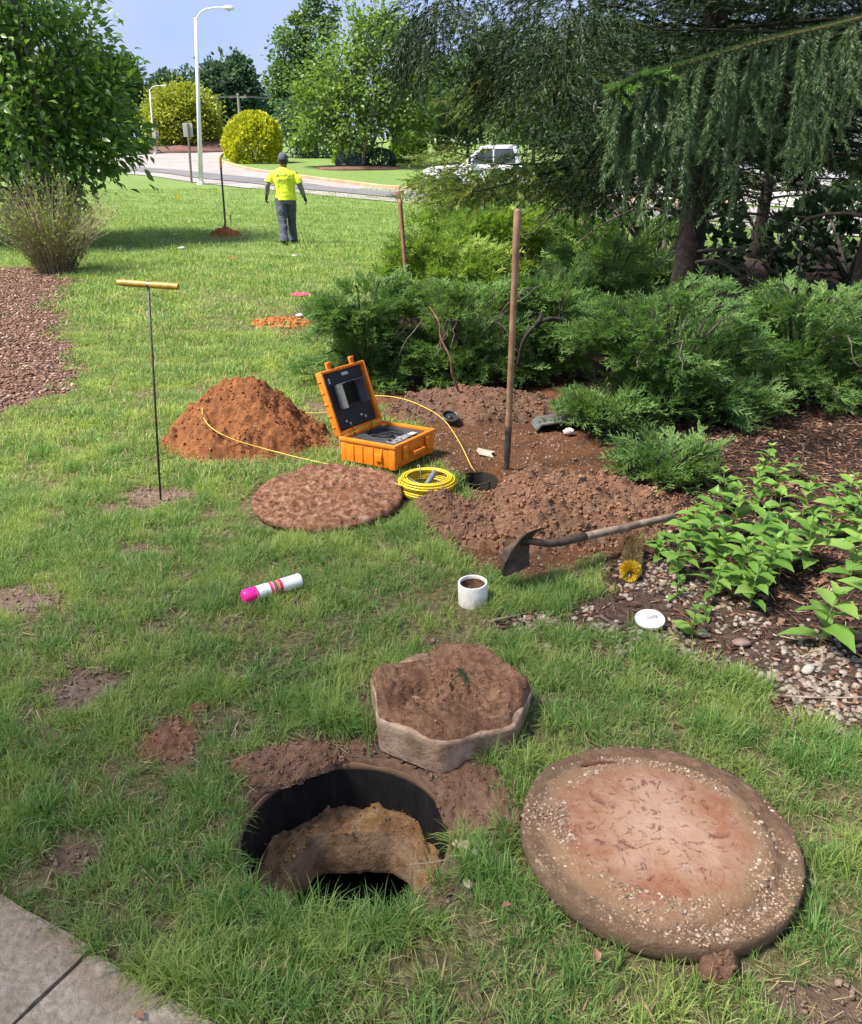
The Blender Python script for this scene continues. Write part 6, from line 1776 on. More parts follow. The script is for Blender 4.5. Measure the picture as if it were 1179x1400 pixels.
gold_m = lf('gold_leaf', (.16, .21, .028), (.26, .30, .04), (.36, .38, .05), (.46, .45, .08), trans=.35)
yel_m = lf('gold_cypress', (.27, .32, .020), (.41, .43, .025), (.54, .54, .035), (.64, .63, .06), trans=.3)
lime_m = lf('lime_shrub', (.10, .20, .018), (.16, .27, .025), (.23, .34, .035), (.30, .40, .05), trans=.3)
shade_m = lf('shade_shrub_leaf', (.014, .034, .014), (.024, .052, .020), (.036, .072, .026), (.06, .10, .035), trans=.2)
blue_m = lf('blue_spruce', (.09, .14, .14), (.15, .21, .20), (.21, .27, .26), (.28, .33, .32), trans=.2)
pale_m = lf('pale_leaf', (.06, .12, .040), (.10, .17, .055), (.15, .22, .075), (.21, .28, .10), trans=.35)

b = at(490, 229); y = b[1]
tree('pear_tree', b, px_lobes(b, y, [(500, 105, 82, 62), (440, 140, 46, 45), (545, 130, 46, 50), (505, 40, 50, 45), (420, 178, 36, 30), (560, 175, 34, 34), (525, 75, 56, 50), (470, 100, 44, 44), (480, 165, 60, 35)]), 330, 46, dia, .25, pear_m, 'wide light green tree with several trunks beyond the road', .20, 611, bark_g, cl_r=.15, n_limb=40, stems=4, shell=.3)
b = at_y(432, 78); y = 78
tree('poplar_tree', b, px_lobes(b, y, [(432, 60, 24, 60), (398, 85, 24, 45), (449, 20, 14, 40), (408, 45, 14, 30), (427, 5, 10, 30), (388, 115, 20, 30), (420, 130, 40, 50)]), 320, 44, dia, .30, pop_m, 'taller grey green tree behind the light green one', .22, 612, bark_g, cl_r=.17, shell=.4)
b = at_y(405, 72)
tree('dark_shrub', b, px_lobes(b, 72, [(395, 190, 30, 28), (430, 185, 34, 34), (410, 160, 26, 26)]), 130, 40, dia, .22, dark_m, 'dark evergreen mass behind the round yellow shrub', .1, 613, bark_g, cat='shrub', cl_r=.2)
b = at(252, 206.5); y = b[1]
tree('golden_tree', b, px_lobes(b, y, [(250, 160, 50, 38), (284, 168, 28, 22), (222, 168, 26, 28), (252, 140, 36, 22), (262, 180, 40, 18)]), 330, 80, dia, .27, gold_m, 'rounded golden green tree across the road bend', .22, 614, bark_g, cl_r=.15, shell=.4)
b = at_y(315, 135)
tree('oak_tree', b, px_lobes(b, 135, [(315, 120, 34, 38), (292, 130, 26, 34), (335, 125, 22, 36), (318, 160, 34, 36), (300, 100, 18, 18), (328, 95, 18, 16)]), 300, 46, dia, .62, dark_m, 'big dark tree standing far behind the round yellow shrub', .4, 615, bark_g, cl_r=.16, shell=.4)
b = at_y(255, 140)
tree('oak_tree', b, px_lobes(b, 140, [(262, 120, 22, 26), (245, 140, 24, 26), (225, 130, 22, 26), (270, 150, 20, 30)]), 160, 40, dia, .6, dark_m, 'dark tree rising behind the golden green tree', .35, 616, bark_g, cl_r=.2, shell=.4)
# far row, one built and copied
row = [(170, 120, 1.0), (120, 118, 1.1), (60, 125, 1.2), (0, 130, 1.1), (-60, 120, 1.2), (575, 128, 1.15), (612, 120, 1.0), (655, 132, 1.25), (700, 118, 1.1), (745, 125, 1.3), (800, 120, 1.2), (860, 128, 1.3), (930, 120, 1.2), (1000, 130, 1.3), (1080, 122, 1.2), (1150, 128, 1.3), (1230, 122, 1.2), (365, 150, .75), (395, 140, .8)]
proto = None
for i, (px, y, s) in enumerate(row):
    b = at_y(px, y)
    if proto is None:
        proto = tree('far_tree', b, [(0, 0, 6.2, 3.6, 3.6, 3.4), (1.8, 0, 4.6, 2.6, 2.6, 2.6), (-1.9, .3, 4.9, 2.6, 2.6, 2.8), (.2, 0, 8.2, 2.2, 2.2, 1.9), (0, 0, 2.8, 3, 3, 2)], 210, 40, dia, .55, lf('row_leaf', (.035, .075, .034), (.060, .115, .045), (.095, .155, .06), (.14, .20, .08), trans=.3), 'leafy tree in the far row along the horizon', .3, 617, bark_g, cl_r=.17, group='far row of trees', shell=.35); o = proto
    else: o = copy_tree(proto)
    o.location = b; o.scale = (s, s, s * (1 + .12 * math.sin(i * 2.1))); o.rotation_euler = (0, 0, i * 1.7)
# mid trees behind the truck and conifers
for i, (px, y, L_, lab, mt) in enumerate(((640, 62, [(640, 160, 46, 36), (610, 175, 30, 30), (668, 150, 34, 36)], 'pale green tree behind the white truck', pale_m), (730, 58, [(730, 130, 50, 60), (765, 160, 40, 50), (700, 170, 40, 40)], 'pale tree behind the dark spruce', pale_m))):
    b = at_y(px, y)
    tree('pale_tree', b, px_lobes(b, y, L_), 150, 44, dia, .26, mt, lab, .16, 620 + i, bark_g, cl_r=.19, shell=.35)

def dome(name, b, w, h, mat, label, n, size, seed, cone=0.0, cat='shrub', parts=1):
    """clipped shrub: leaf tufts all over a dome, a twig core inside"""
    r_ = np.random.default_rng(seed)
    root = thing(name, label, cat, b)
    a = r_.uniform(0, 6.28, n); u = r_.uniform(-.25, 1, n)
    zz = np.where(u < 0, .5 * (u + .25) / .25 * .35, .175 + .825 * u)
    prof = np.where(zz < .35, .86 + .14 * (zz / .35), np.sqrt(np.clip(1 - ((zz - .35) / .65) ** 2.3, 0, 1)))
    prof = prof * (1 - cone * zz)
    k = r_.uniform(.86, 1.03, n) * (1 + .05 * np.sin(a * 3 + zz * 5 + seed) + .04 * np.sin(a * 7 - zz * 9))
    P = np.stack([np.cos(a) * prof * w / 2 * k, np.sin(a) * prof * w / 2 * k, zz * h * (.93 + .07 * k)], 1)
    d = P * [1 / w, 1 / w, 1 / h] - [0, 0, .25]; d = d / np.linalg.norm(d, axis=1)[:, None] + r_.normal(0, .45, (n, 3)) + [0, 0, .25]
    V, F, v = scatter(dia, P, frames(d, r_.uniform(0, 6, n)), size * r_.uniform(.7, 1.3, n), np.clip(r_.normal(.42, .22, n), 0, .85))
    obj('foliage', (V, F), mat, root, v=v)
    mb = MB()
    for i in range(14):
        a_ = i * .9; e = np.array([math.cos(a_) * w * .36, math.sin(a_) * w * .36, h * (.45 + .4 * r_.uniform())])
        mb.add(tube(bez([(0, 0, 0), e * .5 + [0, 0, .1], e], 4), np.linspace(.05, .012, 9), 5, False))
    obj('branches', mb.vf(), bark_g, root)
    return root
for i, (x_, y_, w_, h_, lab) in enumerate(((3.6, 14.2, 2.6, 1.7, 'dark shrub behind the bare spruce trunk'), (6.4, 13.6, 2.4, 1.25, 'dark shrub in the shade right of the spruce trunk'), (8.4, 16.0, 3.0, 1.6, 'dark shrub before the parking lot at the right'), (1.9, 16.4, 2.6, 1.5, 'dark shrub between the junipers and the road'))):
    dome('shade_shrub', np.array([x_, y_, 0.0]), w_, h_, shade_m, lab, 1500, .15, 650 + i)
def sized(px0, px1, base_py, top_py):
    b = at((px0 + px1) / 2, base_py); dep = b[1] * CP + (CAM_H - b[2]) * SP
    return b, (px1 - px0) * dep / FPX, W((px0 + px1) / 2, top_py, b[1])[2] - b[2]
b, w, h = sized(312, 386, 222.5, 155); dome('round_shrub', b, w, h, yel_m, 'large rounded bright yellow shrub beside the road bend', 5200, .26, 631)
b, w, h = sized(535, 582, 223, 182); dome('round_shrub', b, w, h, lime_m, 'rounded lime green shrub on the far lawn', 3000, .22, 632)
b, w, h = sized(455, 484, 223, 178); dome('cone_shrub', b, w, h, lime_m, 'small upright green shrub beside the tree trunks', 1500, .2, 633, .55)
b, w, h = sized(461, 494, 229, 209); dome('blue_shrub', b, w, h, blue_m, 'low blue grey shrub at the foot of the light green tree', 1300, .17, 634)
b, w, h = sized(500, 540, 228, 205); dome('bushy_shrub', b, w, h, dark_m, 'small dark shrub right of the tree trunks', 900, .2, 635)
for i, (a, c_, lab) in enumerate(((183, 200, 'low bright green shrub by the far lamp post'), (204, 221, 'low lime shrub left of the golden green tree'), (222, 240, 'low clipped shrub under the golden green tree'))):
    b, w, h = sized(a, c_, 205.2, 195); dome('low_shrub', b, w, h, lime_m if i != 1 else pear_m, lab, 500, .35, 640 + i)
mul_m = M('far_mulch', (.10, .045, .035), (.16, .08, .06), 2, .95, .5, 6, .05)
for i, (px, py, w_, h_, lab) in enumerate(((252, 207.5, 4.6, .55, 'reddish mulch mound around the golden green tree'), (290, 207, 2.6, .9, 'brown soil berm beyond the road bend'), (490, 229.5, 3.0, .12, 'mulch ring around the light green tree'), (470, 230, 1.6, .1, 'mulch strip under the blue grey shrub'))):
    p = at(px, py); V, F = lathe([(w_, -.1), (w_ * .9, h_ * .35), (w_ * .6, h_ * .8), (w_ * .25, h_), (.01, h_ * 1.02)], 28); V[:, 1] *= .7
    V *= (1 + .08 * np.sin(np.arctan2(V[:, 1], V[:, 0]) * 3 + i))[:, None]
    tag(obj('mulch_bed', (V, F), mul_m, loc=p, smooth=True), lab, 'mulch bed')

# lamp posts, signs, utility pole
pole_w = M('pole_white', (.62, .63, .64), (.72, .72, .72), 2, .45, metal=.1)
def lamp(px, py, px_t, py_t, arm_px, label, dist_y=None):
    b = at(px, py); t = W(px_t, py_t, b[1]); dep = b[1] * CP + (CAM_H - b[2]) * SP
    root = thing('street_lamp', label, 'street lamp', b); d = t - b; arm = arm_px * dep / FPX; s = np.linalg.norm(d) / 10.0
    obj('pole', tube([(0, 0, -.1), d * .5, d], [.17 * s, .13 * s, .10 * s], 14), pole_w, root, smooth=True)
    obj('base_plate', tube([(0, 0, -.05), (0, 0, .10)], [.30 * s, .27 * s], 12), pole_w, root)
    q = bez([d - [0, 0, .1], d + [arm * .25, 0, .38 * s], d + [arm * .65, 0, .56 * s], d + [arm, 0, .58 * s]], 6)
    obj('arm', tube(q, np.linspace(.055, .04, len(q)) * s, 8), pole_w, root, smooth=True)
    e = d + [arm, 0, .56 * s]
    lh = obj('lamp_head', tube([e + [-.15 * s, 0, 0], e + [.1 * s, 0, 0], e + [.45 * s, 0, -.02], e + [.62 * s, 0, -.04]], [.06 * s, .13 * s, .14 * s, .05 * s], 12), pole_w, root, smooth=True)
    obj('lens', tube([e + [.08 * s, 0, -.06 * s], e + [.28 * s, 0, -.12 * s], e + [.5 * s, 0, -.07 * s]], [.06 * s, .11 * s, .05 * s], 10), M('lamp_lens', (.5, .5, .48), (.6, .6, .58), 5, .2), lh, smooth=True)
lamp(275, 252, 267.5, 24, 38, 'tall white street lamp with curved arm at the near roadside')
lamp(212, 210.5, 204.5, 122, 18, 'white street lamp on the far side of the road by the magnolia')
def sign(px, py, px_t, top, bot, wpx, label):
    b = at(px, py); dep = b[1] * CP + (CAM_H - b[2]) * SP; t = W(px_t, top, b[1]) - b; m_ = W(px_t, bot, b[1]) - b
    root = thing('road_sign', label, 'sign', b)
    obj('post', tube([(0, 0, -.1), t * .99], [.06, .06], 6), M('post_brown', (.13, .09, .075), (.2, .15, .13), 8, .8), root)
    w_ = wpx * dep / FPX; cz = (t[2] + m_[2]) / 2; hh = t[2] - m_[2]
    obj('plate', rbox(((t[0] + m_[0]) / 2, .07, cz), (w_, .02, hh), .006), M('sign_back', (.36, .37, .37), (.45, .46, .46), 4, .45, metal=.3), root)
sign(262, 250, 256.5, 168, 187, 13, 'grey backed road sign on a brown post beside the near street lamp')
sign(216, 211, 213.5, 178.5, 189, 6.5, 'small grey road sign near the far street lamp')
b = at_y(331, 125); tpz = W(330, 127, 125)[2]
up = thing('utility_pole', 'wooden utility pole in front of the big dark tree', 'pole', b)
obj('post', tube([(0, 0, -.2), (0, 0, tpz - b[2])], [.2, .15], 8), M('pole_wood', (.25, .21, .18), (.34, .30, .27), 3, .9), up)
obj('crossarm', rbox((0, 0, tpz - b[2] - .5), (2.2, .14, .16), .01), M('pole_wood', (.25, .21, .18)), up)
obj('insulator', rbox((.9, 0, tpz - b[2] - .3), (.12, .12, .25), .02), M('pole_wood', (.25, .21, .18)), up)
for i in (-1, 1):
    q = [np.array([i * .9 + t * 40 * 1.0, 3.0 * t, tpz - b[2] - .35 - .8 * (1 - (2 * abs(t) - 1) ** 2)]) for t in np.linspace(-.9, .9, 13)]
    obj('wire', tube(q, .03, 4), M('wire_dark', (.06, .06, .07)), up)

# vehicles
car_glass = M('car_glass', (.03, .035, .04), (.05, .055, .06), 2, .08)
tyre_m = M('tyre_black', (.015, .015, .016), (.03, .03, .03), 10, .8); rim_m = M('wheel_silver', (.5, .5, .5), (.6, .6, .6), 5, .3, metal=.7)
trim_m = M('trim_black', (.018, .018, .02), (.03, .03, .032), 8, .5); lightm = M('headlight_clear', (.6, .6, .6), (.7, .7, .7), 4, .15)
red_l = M('tail_red', (.4, .01, .01), (.5, .02, .02), 4, .2)
def wheels(root, xs, yw, r, wd=.24):
    for x in xs:
        for s in (-1, 1):
            V, F = lathe([(r * .55, -wd / 2), (r * .9, -wd / 2), (r, -wd / 2 + .04), (r, wd / 2 - .04), (r * .9, wd / 2), (r * .55, wd / 2)], 28, False)
            w_ = obj('wheel', (np.stack([V[:, 0], V[:, 2], V[:, 1]], 1), F), tyre_m, root, (x, s * yw, r), smooth=True, sharp=40)
            V, F = lathe([(r * .58, 0), (r * .5, .03), (r * .2, .02), (.01, .05)], 20, True)
            obj('rim', (np.stack([V[:, 0], s * (V[:, 2] + wd / 2 - .03), V[:, 1]], 1), F), rim_m, w_, smooth=True)
def pickup(loc, rz, label, paint):
    r = thing('pickup_truck', label, 'truck', loc, (0, 0, rz))       # nose towards -x
    body = [(.05, .45), (0, .62), (.03, 1.0), (.12, 1.16), (1.45, 1.28), (3.55, 1.26), (3.6, 1.22), (5.7, 1.24), (5.75, .6), (5.65, .48)]
    obj('body', prism(body, -.97, .97, .06, 3), paint, r, smooth=True, sharp=35)
    mb = MB(); lo = [(1.38, 1.27), (3.56, 1.26)]; 
    V = np.array([[1.40, -.93, 1.25], [3.55, -.93, 1.25], [3.55, .93, 1.25], [1.40, .93, 1.25], [2.15, -.74, 1.93], [3.40, -.74, 1.95], [3.40, .74, 1.95], [2.15, .74, 1.93]])
    bm = bmesh.new(); vs = [bm.verts.new(q) for q in V]
    for f in ((4, 5, 6, 7), (0, 1, 5, 4), (2, 3, 7, 6), (1, 2, 6, 5), (3, 0, 4, 7), (3, 2, 1, 0)): bm.faces.new([vs[i] for i in f])
    bmesh.ops.bevel(bm, geom=list(bm.edges), offset=.05, segments=2, affect='EDGES')
    obj('cab', bm_vf(bm), paint, r, smooth=True, sharp=35)
    obj('windscreen', (np.array([[1.46, -.80, 1.33], [1.46, .80, 1.33], [2.09, .66, 1.875], [2.09, -.66, 1.875]]) + [-.02, 0, .02], [(0, 1, 2, 3)]), car_glass, r)
    for s in (-1, 1):
        obj('side_window', (np.array([[1.75, s * .955, 1.33], [2.55, s * .955, 1.33], [2.55, s * .82, 1.82], [2.2, s * .82, 1.82]]), [(0, 1, 2, 3)]), car_glass, r)
        obj('side_window', (np.array([[2.63, s * .955, 1.33], [3.42, s * .955, 1.33], [3.33, s * .82, 1.82], [2.63, s * .82, 1.82]]), [(0, 1, 2, 3)]), car_glass, r)
        obj('mirror', rbox((1.75, s * 1.10, 1.42), (.10, .22, .26), .03), trim_m, r)
        obj('headlight', rbox((.06, s * .78, .98), (.14, .34, .20), .03), lightm, r)
        a = np.linspace(0, math.pi, 13)
        for x in (1.0, 4.6): obj('fender_flare', prism([(x + .54 * math.cos(t), .44 + .54 * math.sin(t)) for t in a] + [(x + .44 * math.cos(t), .44 + .44 * math.sin(t)) for t in a[::-1]], s * .985 - .03, s * .985 + .03, .008), trim_m, r)
    obj('grille', rbox((.0, 0, .95), (.06, 1.1, .30), .02), trim_m, r)
    obj('bumper', rbox((-.06, 0, .58), (.20, 1.96, .26), .05), trim_m, r, smooth=True, sharp=35)
    wheels(r, (1.0, 4.6), .90, .42)
    return r
white_car = M('car_white', (.70, .71, .72), (.78, .78, .78), 1, .25)
tb = at(584, 274); pickup((tb[0], tb[1] + 1.0, tb[2]), R(-8), 'white pickup truck with black fender parked behind the junipers', white_car)
def car(loc, rz, label, paint):
    r = thing('parked_car', label, 'car', loc, (0, 0, rz))
    obj('body', prism([(.05, .35), (0, .55), (.08, .78), (1.15, .95), (3.7, 1.0), (4.45, .96), (4.55, .6), (4.45, .35)], -.88, .88, .07, 3), paint, r, smooth=True, sharp=35)
    bm = bmesh.new(); vs = [bm.verts.new(q) for q in ((1.05, -.82, .93), (4.1, -.82, .96), (4.1, .82, .96), (1.05, .82, .93), (1.85, -.62, 1.43), (3.35, -.62, 1.43), (3.35, .62, 1.43), (1.85, .62, 1.43))]
    for f in ((4, 5, 6, 7), (0, 1, 5, 4), (2, 3, 7, 6), (1, 2, 6, 5), (3, 0, 4, 7), (3, 2, 1, 0)): bm.faces.new([vs[i] for i in f])
    bmesh.ops.bevel(bm, geom=list(bm.edges), offset=.06, segments=2, affect='EDGES')
    obj('cabin', bm_vf(bm), paint, r, smooth=True, sharp=35)
    obj('windscreen', (np.array([[1.10, -.70, .99], [1.10, .70, .99], [1.80, .55, 1.40], [1.80, -.55, 1.40]]) + [-.03, 0, .03], [(0, 1, 2, 3)]), car_glass, r)
    for s in (-1, 1):
        obj('side_window', (np.array([[1.5, s * .80, 1.0], [2.5, s * .80, 1.0], [2.5, s * .675, 1.37], [1.95, s * .675, 1.37]]), [(0, 1, 2, 3)]), car_glass, r)
        obj('side_window', (np.array([[2.58, s * .80, 1.0], [3.65, s * .80, 1.0], [3.25, s * .675, 1.37], [2.58, s * .675, 1.37]]), [(0, 1, 2, 3)]), car_glass, r)
        obj('headlight', rbox((.08, s * .66, .68), (.16, .34, .14), .03), lightm, r); obj('tail_light', rbox((4.5, s * .66, .78), (.10, .3, .14), .02), red_l, r)
    wheels(r, (.9, 3.6), .80, .32, .2)
for i, (px, y, rz, lab, pt) in enumerate(((985, 40, 85, 'white car parked beyond the spruce trunk', white_car), (1075, 41, 88, 'silver car parked beside the white one', M('car_silver', (.45, .46, .47), (.52, .52, .53), 1, .3, metal=.4)), (1150, 42, 92, 'pale car parked at the right of the lot', white_car), (596, 96, 20, 'white car far behind the lime green shrub', white_car))):
    c = at_y(px, y); car((c[0], c[1], c[2] + .05), R(rz), lab, pt)
# low white building behind the lot
bl = at_y(1110, 62)
bd = thing('white_building', 'low white building beyond the parking lot', 'building', bl)
wall_w = M('siding_white', (.66, .65, .64), (.74, .73, .72), .8, .8)
obj('wall', rbox((8, 5, 2.1), (34, 10, 4.6), 0), wall_w, bd)
rf = obj('roof', prism([(-9.8, 4.4), (8, 7.2), (25.8, 4.4), (25.8, 4.2), (-9.8, 4.2)], -.6, 10.6, 0), M('roof_grey', (.16, .15, .15), (.22, .21, .2), 3, .9), bd)
for i in range(8):
    wn_ = obj('window', rbox((-7 + i * 4.2, -.02, 2.3), (1.9, .08, 1.6), .01), M('frame_grey', (.4, .4, .4)), bd)
    obj('pane', rbox((-7 + i * 4.2, -.07, 2.3), (1.7, .03, 1.4), 0), car_glass, wn_)
obj('band', rbox((8, -.05, .35), (34.1, .12, .5), 0), M('band_tan', (.4, .34, .28), (.46, .4, .33), 1, .9), bd)

# ------------------------------------------------------------------ the person walking away
pz = G(394, 334); pz[2] = float(H(pz[0], pz[1]))
person = thing('person', 'person in a fluorescent yellow shirt, grey cap and dark trousers walking away', 'person', pz, (0, 0, R(4)))
person.scale = (1.16, 1.12, 1.0)
def eloft(rings, n=20):
    V = []; F = []
    a = np.arange(n) * 2 * math.pi / n
    for (cx, cy, z, rx, ry) in rings:
        V.append(np.stack([cx + rx * np.sign(np.cos(a)) * np.abs(np.cos(a)) ** .85, cy + ry * np.sign(np.sin(a)) * np.abs(np.sin(a)) ** .85, np.full(n, z)], 1))
    m_ = len(rings)
    for i in range(m_ - 1):
        for j in range(n): F.append((i * n + j, i * n + (j + 1) % n, (i + 1) * n + (j + 1) % n, (i + 1) * n + j))
    F.append(tuple(range(n))[::-1]); F.append(tuple((m_ - 1) * n + j for j in range(n)))
    return np.concatenate(V), F
def fused(name, mb, voxel, mat, parent, smooth_it=4, wrinkle=0.0, ws=9, seed=1):
    me = mesh_np(name, *mb.vf()); o = bpy.data.objects.new('tmp', me); COL.objects.link(o)
    md = o.modifiers.new('r', 'REMESH'); md.mode = 'VOXEL'; md.voxel_size = voxel
    ms = o.modifiers.new('s', 'SMOOTH'); ms.factor = .5; ms.iterations = smooth_it
    bpy.context.view_layer.update()
    m2 = bpy.data.meshes.new_from_object(o.evaluated_get(bpy.context.evaluated_depsgraph_get())); m2.name = name
    bpy.data.objects.remove(o); bpy.data.meshes.remove(me)
    if wrinkle:
        k = len(m2.vertices); co_ = np.zeros(k * 3); m2.vertices.foreach_get('co', co_); co_ = co_.reshape(-1, 3)
        nn = np.zeros(k * 3); m2.vertices.foreach_get('normal', nn); nn = nn.reshape(-1, 3)
        w = fbm(co_[:, 0] * ws + co_[:, 2] * ws * .9 + 7, co_[:, 2] * ws * .8 - co_[:, 0] * ws * .6 + co_[:, 1] * 4, seed) - .47
        co_ += nn * (w * wrinkle)[:, None]; m2.vertices.foreach_set('co', co_.ravel()); m2.update()
    m2.materials.clear()
    return link(name, m2, mat, parent, smooth=True)
skin = M('skin', (.20, .11, .075), (.26, .15, .105), 12, .55); grey_sl = M('sleeve_grey', (.15, .14, .15), (.25, .24, .25), 26, .9, .5, 60, .004)
hv = M('shirt_yellow', (.70, .80, .03), (.78, .88, .045), 6, .75); trou = M('trouser_grey', (.050, .058, .080), (.095, .105, .135), 14, .9, .4, 50, .004)
cap_m = M('cap_grey', (.055, .062, .080), (.09, .098, .12), 16, .85); glove_m = M('glove_dark', (.018, .016, .016), (.04, .035, .035), 30, .8); shoe_m = M('shoe_dark', (.03, .028, .028), (.07, .065, .06), 30, .8)
hair_m = M('hair_dark', (.015, .012, .010), (.03, .025, .02), 60, .7)
# joints (facing +y): left is -x
shL, elL, wrL = (-.185, 0, 1.415), (-.285, -.05, 1.185), (-.325, .03, .965)
shR, elR, wrR = (.185, 0, 1.405), (.270, -.01, 1.165), (.335, .06, .935)
hipL, knL, anL = (-.085, -.01, .93), (-.065, -.07, .50), (-.045, -.20, .095)
hipR, knR, anR = (.085, .01, .93), (.085, .10, .50), (.085, .14, .085)
mb = MB()
mb.add(eloft([(0, .02, 1.50, .055, .06), (0, .03, 1.56, .066, .08), (0, .035, 1.61, .075, .094), (0, .035, 1.67, .076, .096), (0, .03, 1.72, .068, .086), (0, .025, 1.755, .042, .055), (0, .02, 1.765, .01, .01)]))
mb.add(tube([(0, 0, 1.40), (0, .012, 1.50), (0, .02, 1.56)], [.062, .056, .056], 14))
mb.add(eloft([(0, 0, .86, .14, .10), (0, 0, .98, .145, .10), (0, -.005, 1.10, .135, .095), (0, -.01, 1.28, .165, .105), (0, -.005, 1.40, .16, .09), (0, 0, 1.47, .07, .06)]))
for s, e, w in ((shL, elL, wrL), (shR, elR, wrR)): mb.add(tube([s, e, w], [.05, .040, .028], 12))
for h_, k_, a_ in ((hipL, knL, anL), (hipR, knR, anR)): mb.add(tube([h_, k_, a_], [.075, .052, .038], 12))
mb.add(tube([(-.076, .03, 1.60), (-.088, .02, 1.615), (-.086, .015, 1.64), (-.076, .03, 1.65)], [.008, .014, .014, .008], 8)); mb.add(tube([(.076, .03, 1.60), (.088, .02, 1.615), (.086, .015, 1.64), (.076, .03, 1.65)], [.008, .014, .014, .008], 8))
mb.add(tube([(0, .125, 1.66), (0, .145, 1.63), (0, .125, 1.615)], [.010, .016, .012], 8)); mb.add(tube([(-.025, .122, 1.578), (0, .130, 1.578), (.025, .122, 1.578)], [.005, .008, .005], 6))
body = fused('body', mb, .010, skin, person, 3)
for x in (-.03, .03): obj('eye', lathe([(.001, -.010), (.008, -.006), (.011, 0), (.008, .006), (.001, .010)], 10), M('eye_white', (.6, .6, .58)), person, (x, .122, 1.655), smooth=True)
mb = MB().add(eloft([(0, .012, 1.555, .060, .066), (0, .014, 1.60, .077, .085), (0, .015, 1.66, .080, .090), (0, .015, 1.70, .07, .08)])); fused('hair', mb, .008, hair_m, person, 2, .006, 60)
mb = MB().add(eloft([(0, .02, 1.640, .086, .105), (0, .02, 1.665, .089, .108), (0, .02, 1.71, .085, .103), (0, .018, 1.755, .066, .082), (0, .015, 1.785, .034, .044), (0, .015, 1.792, .008, .01)]))
cap_o = fused('cap', mb, .007, cap_m, person, 2)
obj('brim', eloft([(0, .15, 1.645, .070, .075), (0, .155, 1.652, .072, .078), (0, .15, 1.660, .068, .072)]), cap_m, cap_o, smooth=True)
obj('cap_button', lathe([(.010, 0), (.008, .006), (.001, .008)], 10), cap_m, cap_o, (0, .015, 1.788), smooth=True)
mb = MB()
mb.add(eloft([(.015, .0, .875, .192, .135), (.012, 0, .93, .190, .135), (.01, -.005, 1.02, .178, .128), (.005, -.01, 1.15, .182, .128), (0, -.012, 1.28, .200, .130), (0, -.010, 1.36, .200, .120), (0, -.004, 1.425, .178, .098), (0, .006, 1.470, .115, .076), (0, .012, 1.505, .070, .066)], 28))
for s, e in ((shL, elL), (shR, elR)):
    s = np.array(s); e = np.array(e); mb.add(tube([s + [-.07 * np.sign(s[0]), 0, -.035], s + [-.012 * np.sign(s[0]), 0, -.035], s * .5 + e * .5, s * .12 + e * .88], [.05, .062, .072, .078], 16))
shirt = fused('shirt', mb, .010, hv, person, 4, .030, 8, 5)
bv = BVHTree.FromPolygons([v_.co[:] for v_ in shirt.data.vertices], [tuple(p_.vertices) for p_ in shirt.data.polygons])
ink = M('shirt_ink', (.015, .03, .05), (.02, .04, .06), 20, .8)
def back_text(word, size, zc, arc, name):
    V, F = text_mesh(word, size)
    out = []
    for (x, y_, _) in V:
        zt = zc + y_ + arc * x * x
        h_ = bv.ray_cast(Vector((x, -1.0, zt)), Vector((0, 1, 0)))
        out.append((x, (h_[0].y if h_[0] else -.13) - .005, zt))
    return obj(name, (np.array(out), F), ink, shirt)
back_text('ATLAS', .085, 1.385, -3.2, 'lettering'); back_text('SEPTIC', .075, 1.255, 1.2, 'lettering')
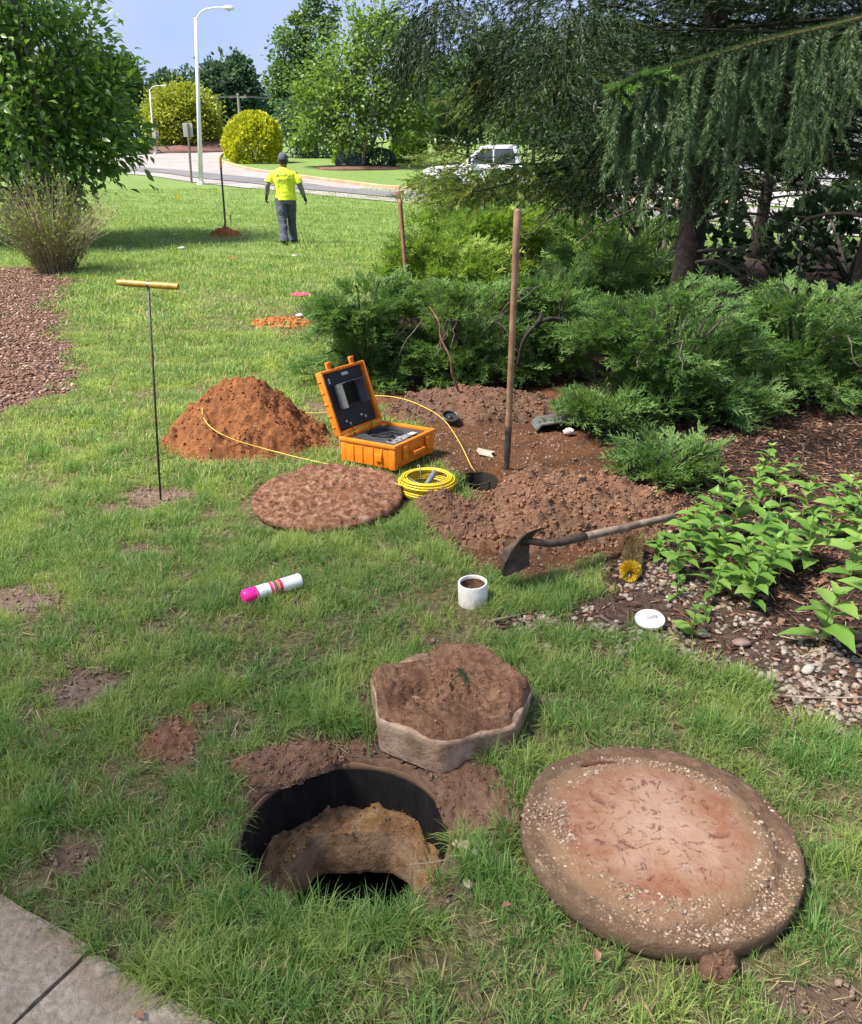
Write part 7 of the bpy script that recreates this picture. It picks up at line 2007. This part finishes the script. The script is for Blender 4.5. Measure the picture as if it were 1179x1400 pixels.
for sx, (e, w) in ((-1, (elL, wrL)), (1, (elR, wrR))):
    s = shL if sx < 0 else shR; s_, e_, w_ = map(np.array, (s, e, w))
    obj('undersleeve', tube(bez([s_ * .4 + e_ * .6, e_, e_ * .45 + w_ * .55, w_ * .97 + e_ * .03], 5), np.linspace(.056, .036, 16), 14), grey_sl, person, smooth=True)
    # gloved hand, fingers loosely curled
    mb = MB(); d = (w_ - e_) / np.linalg.norm(w_ - e_); side = np.array([0, 1.0, 0]) - d * d[1]; side /= np.linalg.norm(side); nrm = np.cross(d, side) * sx
    pc_ = w_ + d * .045
    mb.add(tube([w_ - d * .02, w_ + d * .02, w_ + d * .06, w_ + d * .095], [.030, .040, .044, .038], 14, True, .62))
    for k, (off, ln_) in enumerate(((-.030, .062), (-.010, .075), (.010, .078), (.030, .070))):
        b_ = w_ + d * .085 + side * off; m1 = b_ + d * ln_ * .5 + nrm * -.004; m2 = m1 + d * ln_ * .35 - nrm * .018 ; m3 = m2 + d * ln_ * .12 - nrm * .020
        mb.add(tube([b_ - d * .02, b_, m1, m2, m3], [.0105, .0105, .0098, .009, .007], 8))
    tb_ = w_ + d * .03 + side * .034; mb.add(tube([tb_ - side * .01, tb_ + side * .016 + d * .022 - nrm * .010, tb_ + side * .022 + d * .05 - nrm * .018], [.012, .0115, .009], 8))
    fused('glove', mb, .005, glove_m, person, 2)
mb = MB()
mb.add(eloft([(0, 0, .80, .15, .118), (0, 0, .88, .172, .125), (.005, 0, .96, .165, .118), (.005, 0, 1.0, .155, .112)], 24))
for h_, k_, a_ in ((hipL, knL, anL), (hipR, knR, anR)):
    h_, k_, a_ = map(np.array, (h_, k_, a_)); mb.add(tube(bez([h_, h_ * .5 + k_ * .5, k_, k_ * .4 + a_ * .6, a_ + [0, 0, -.02]], 3), [.098, .100, .098, .096, .092, .087, .082, .079, .077, .076, .078, .082, .086], 16))
fused('trousers', mb, .011, trou, person, 4, .035, 9, 9)
for a_, pitch in ((anL, -.35), (anR, .0)):
    x, y_, z = a_; cp_, sp_ = math.cos(pitch), math.sin(pitch)
    V, F = eloft([(0, .07, -.085, .044, .125), (0, .07, -.06, .047, .132), (0, .06, -.035, .044, .115), (0, .03, -.005, .042, .075), (0, .0, .045, .042, .05)], 18)
    V = np.stack([V[:, 0], V[:, 1] * cp_ - V[:, 2] * sp_, V[:, 1] * sp_ + V[:, 2] * cp_], 1) + [x, y_, z]
    V[:, 2] += max(0, .004 - V[:, 2].min())
    obj('shoe', (V, F), shoe_m, person, smooth=True)
lay_grass()
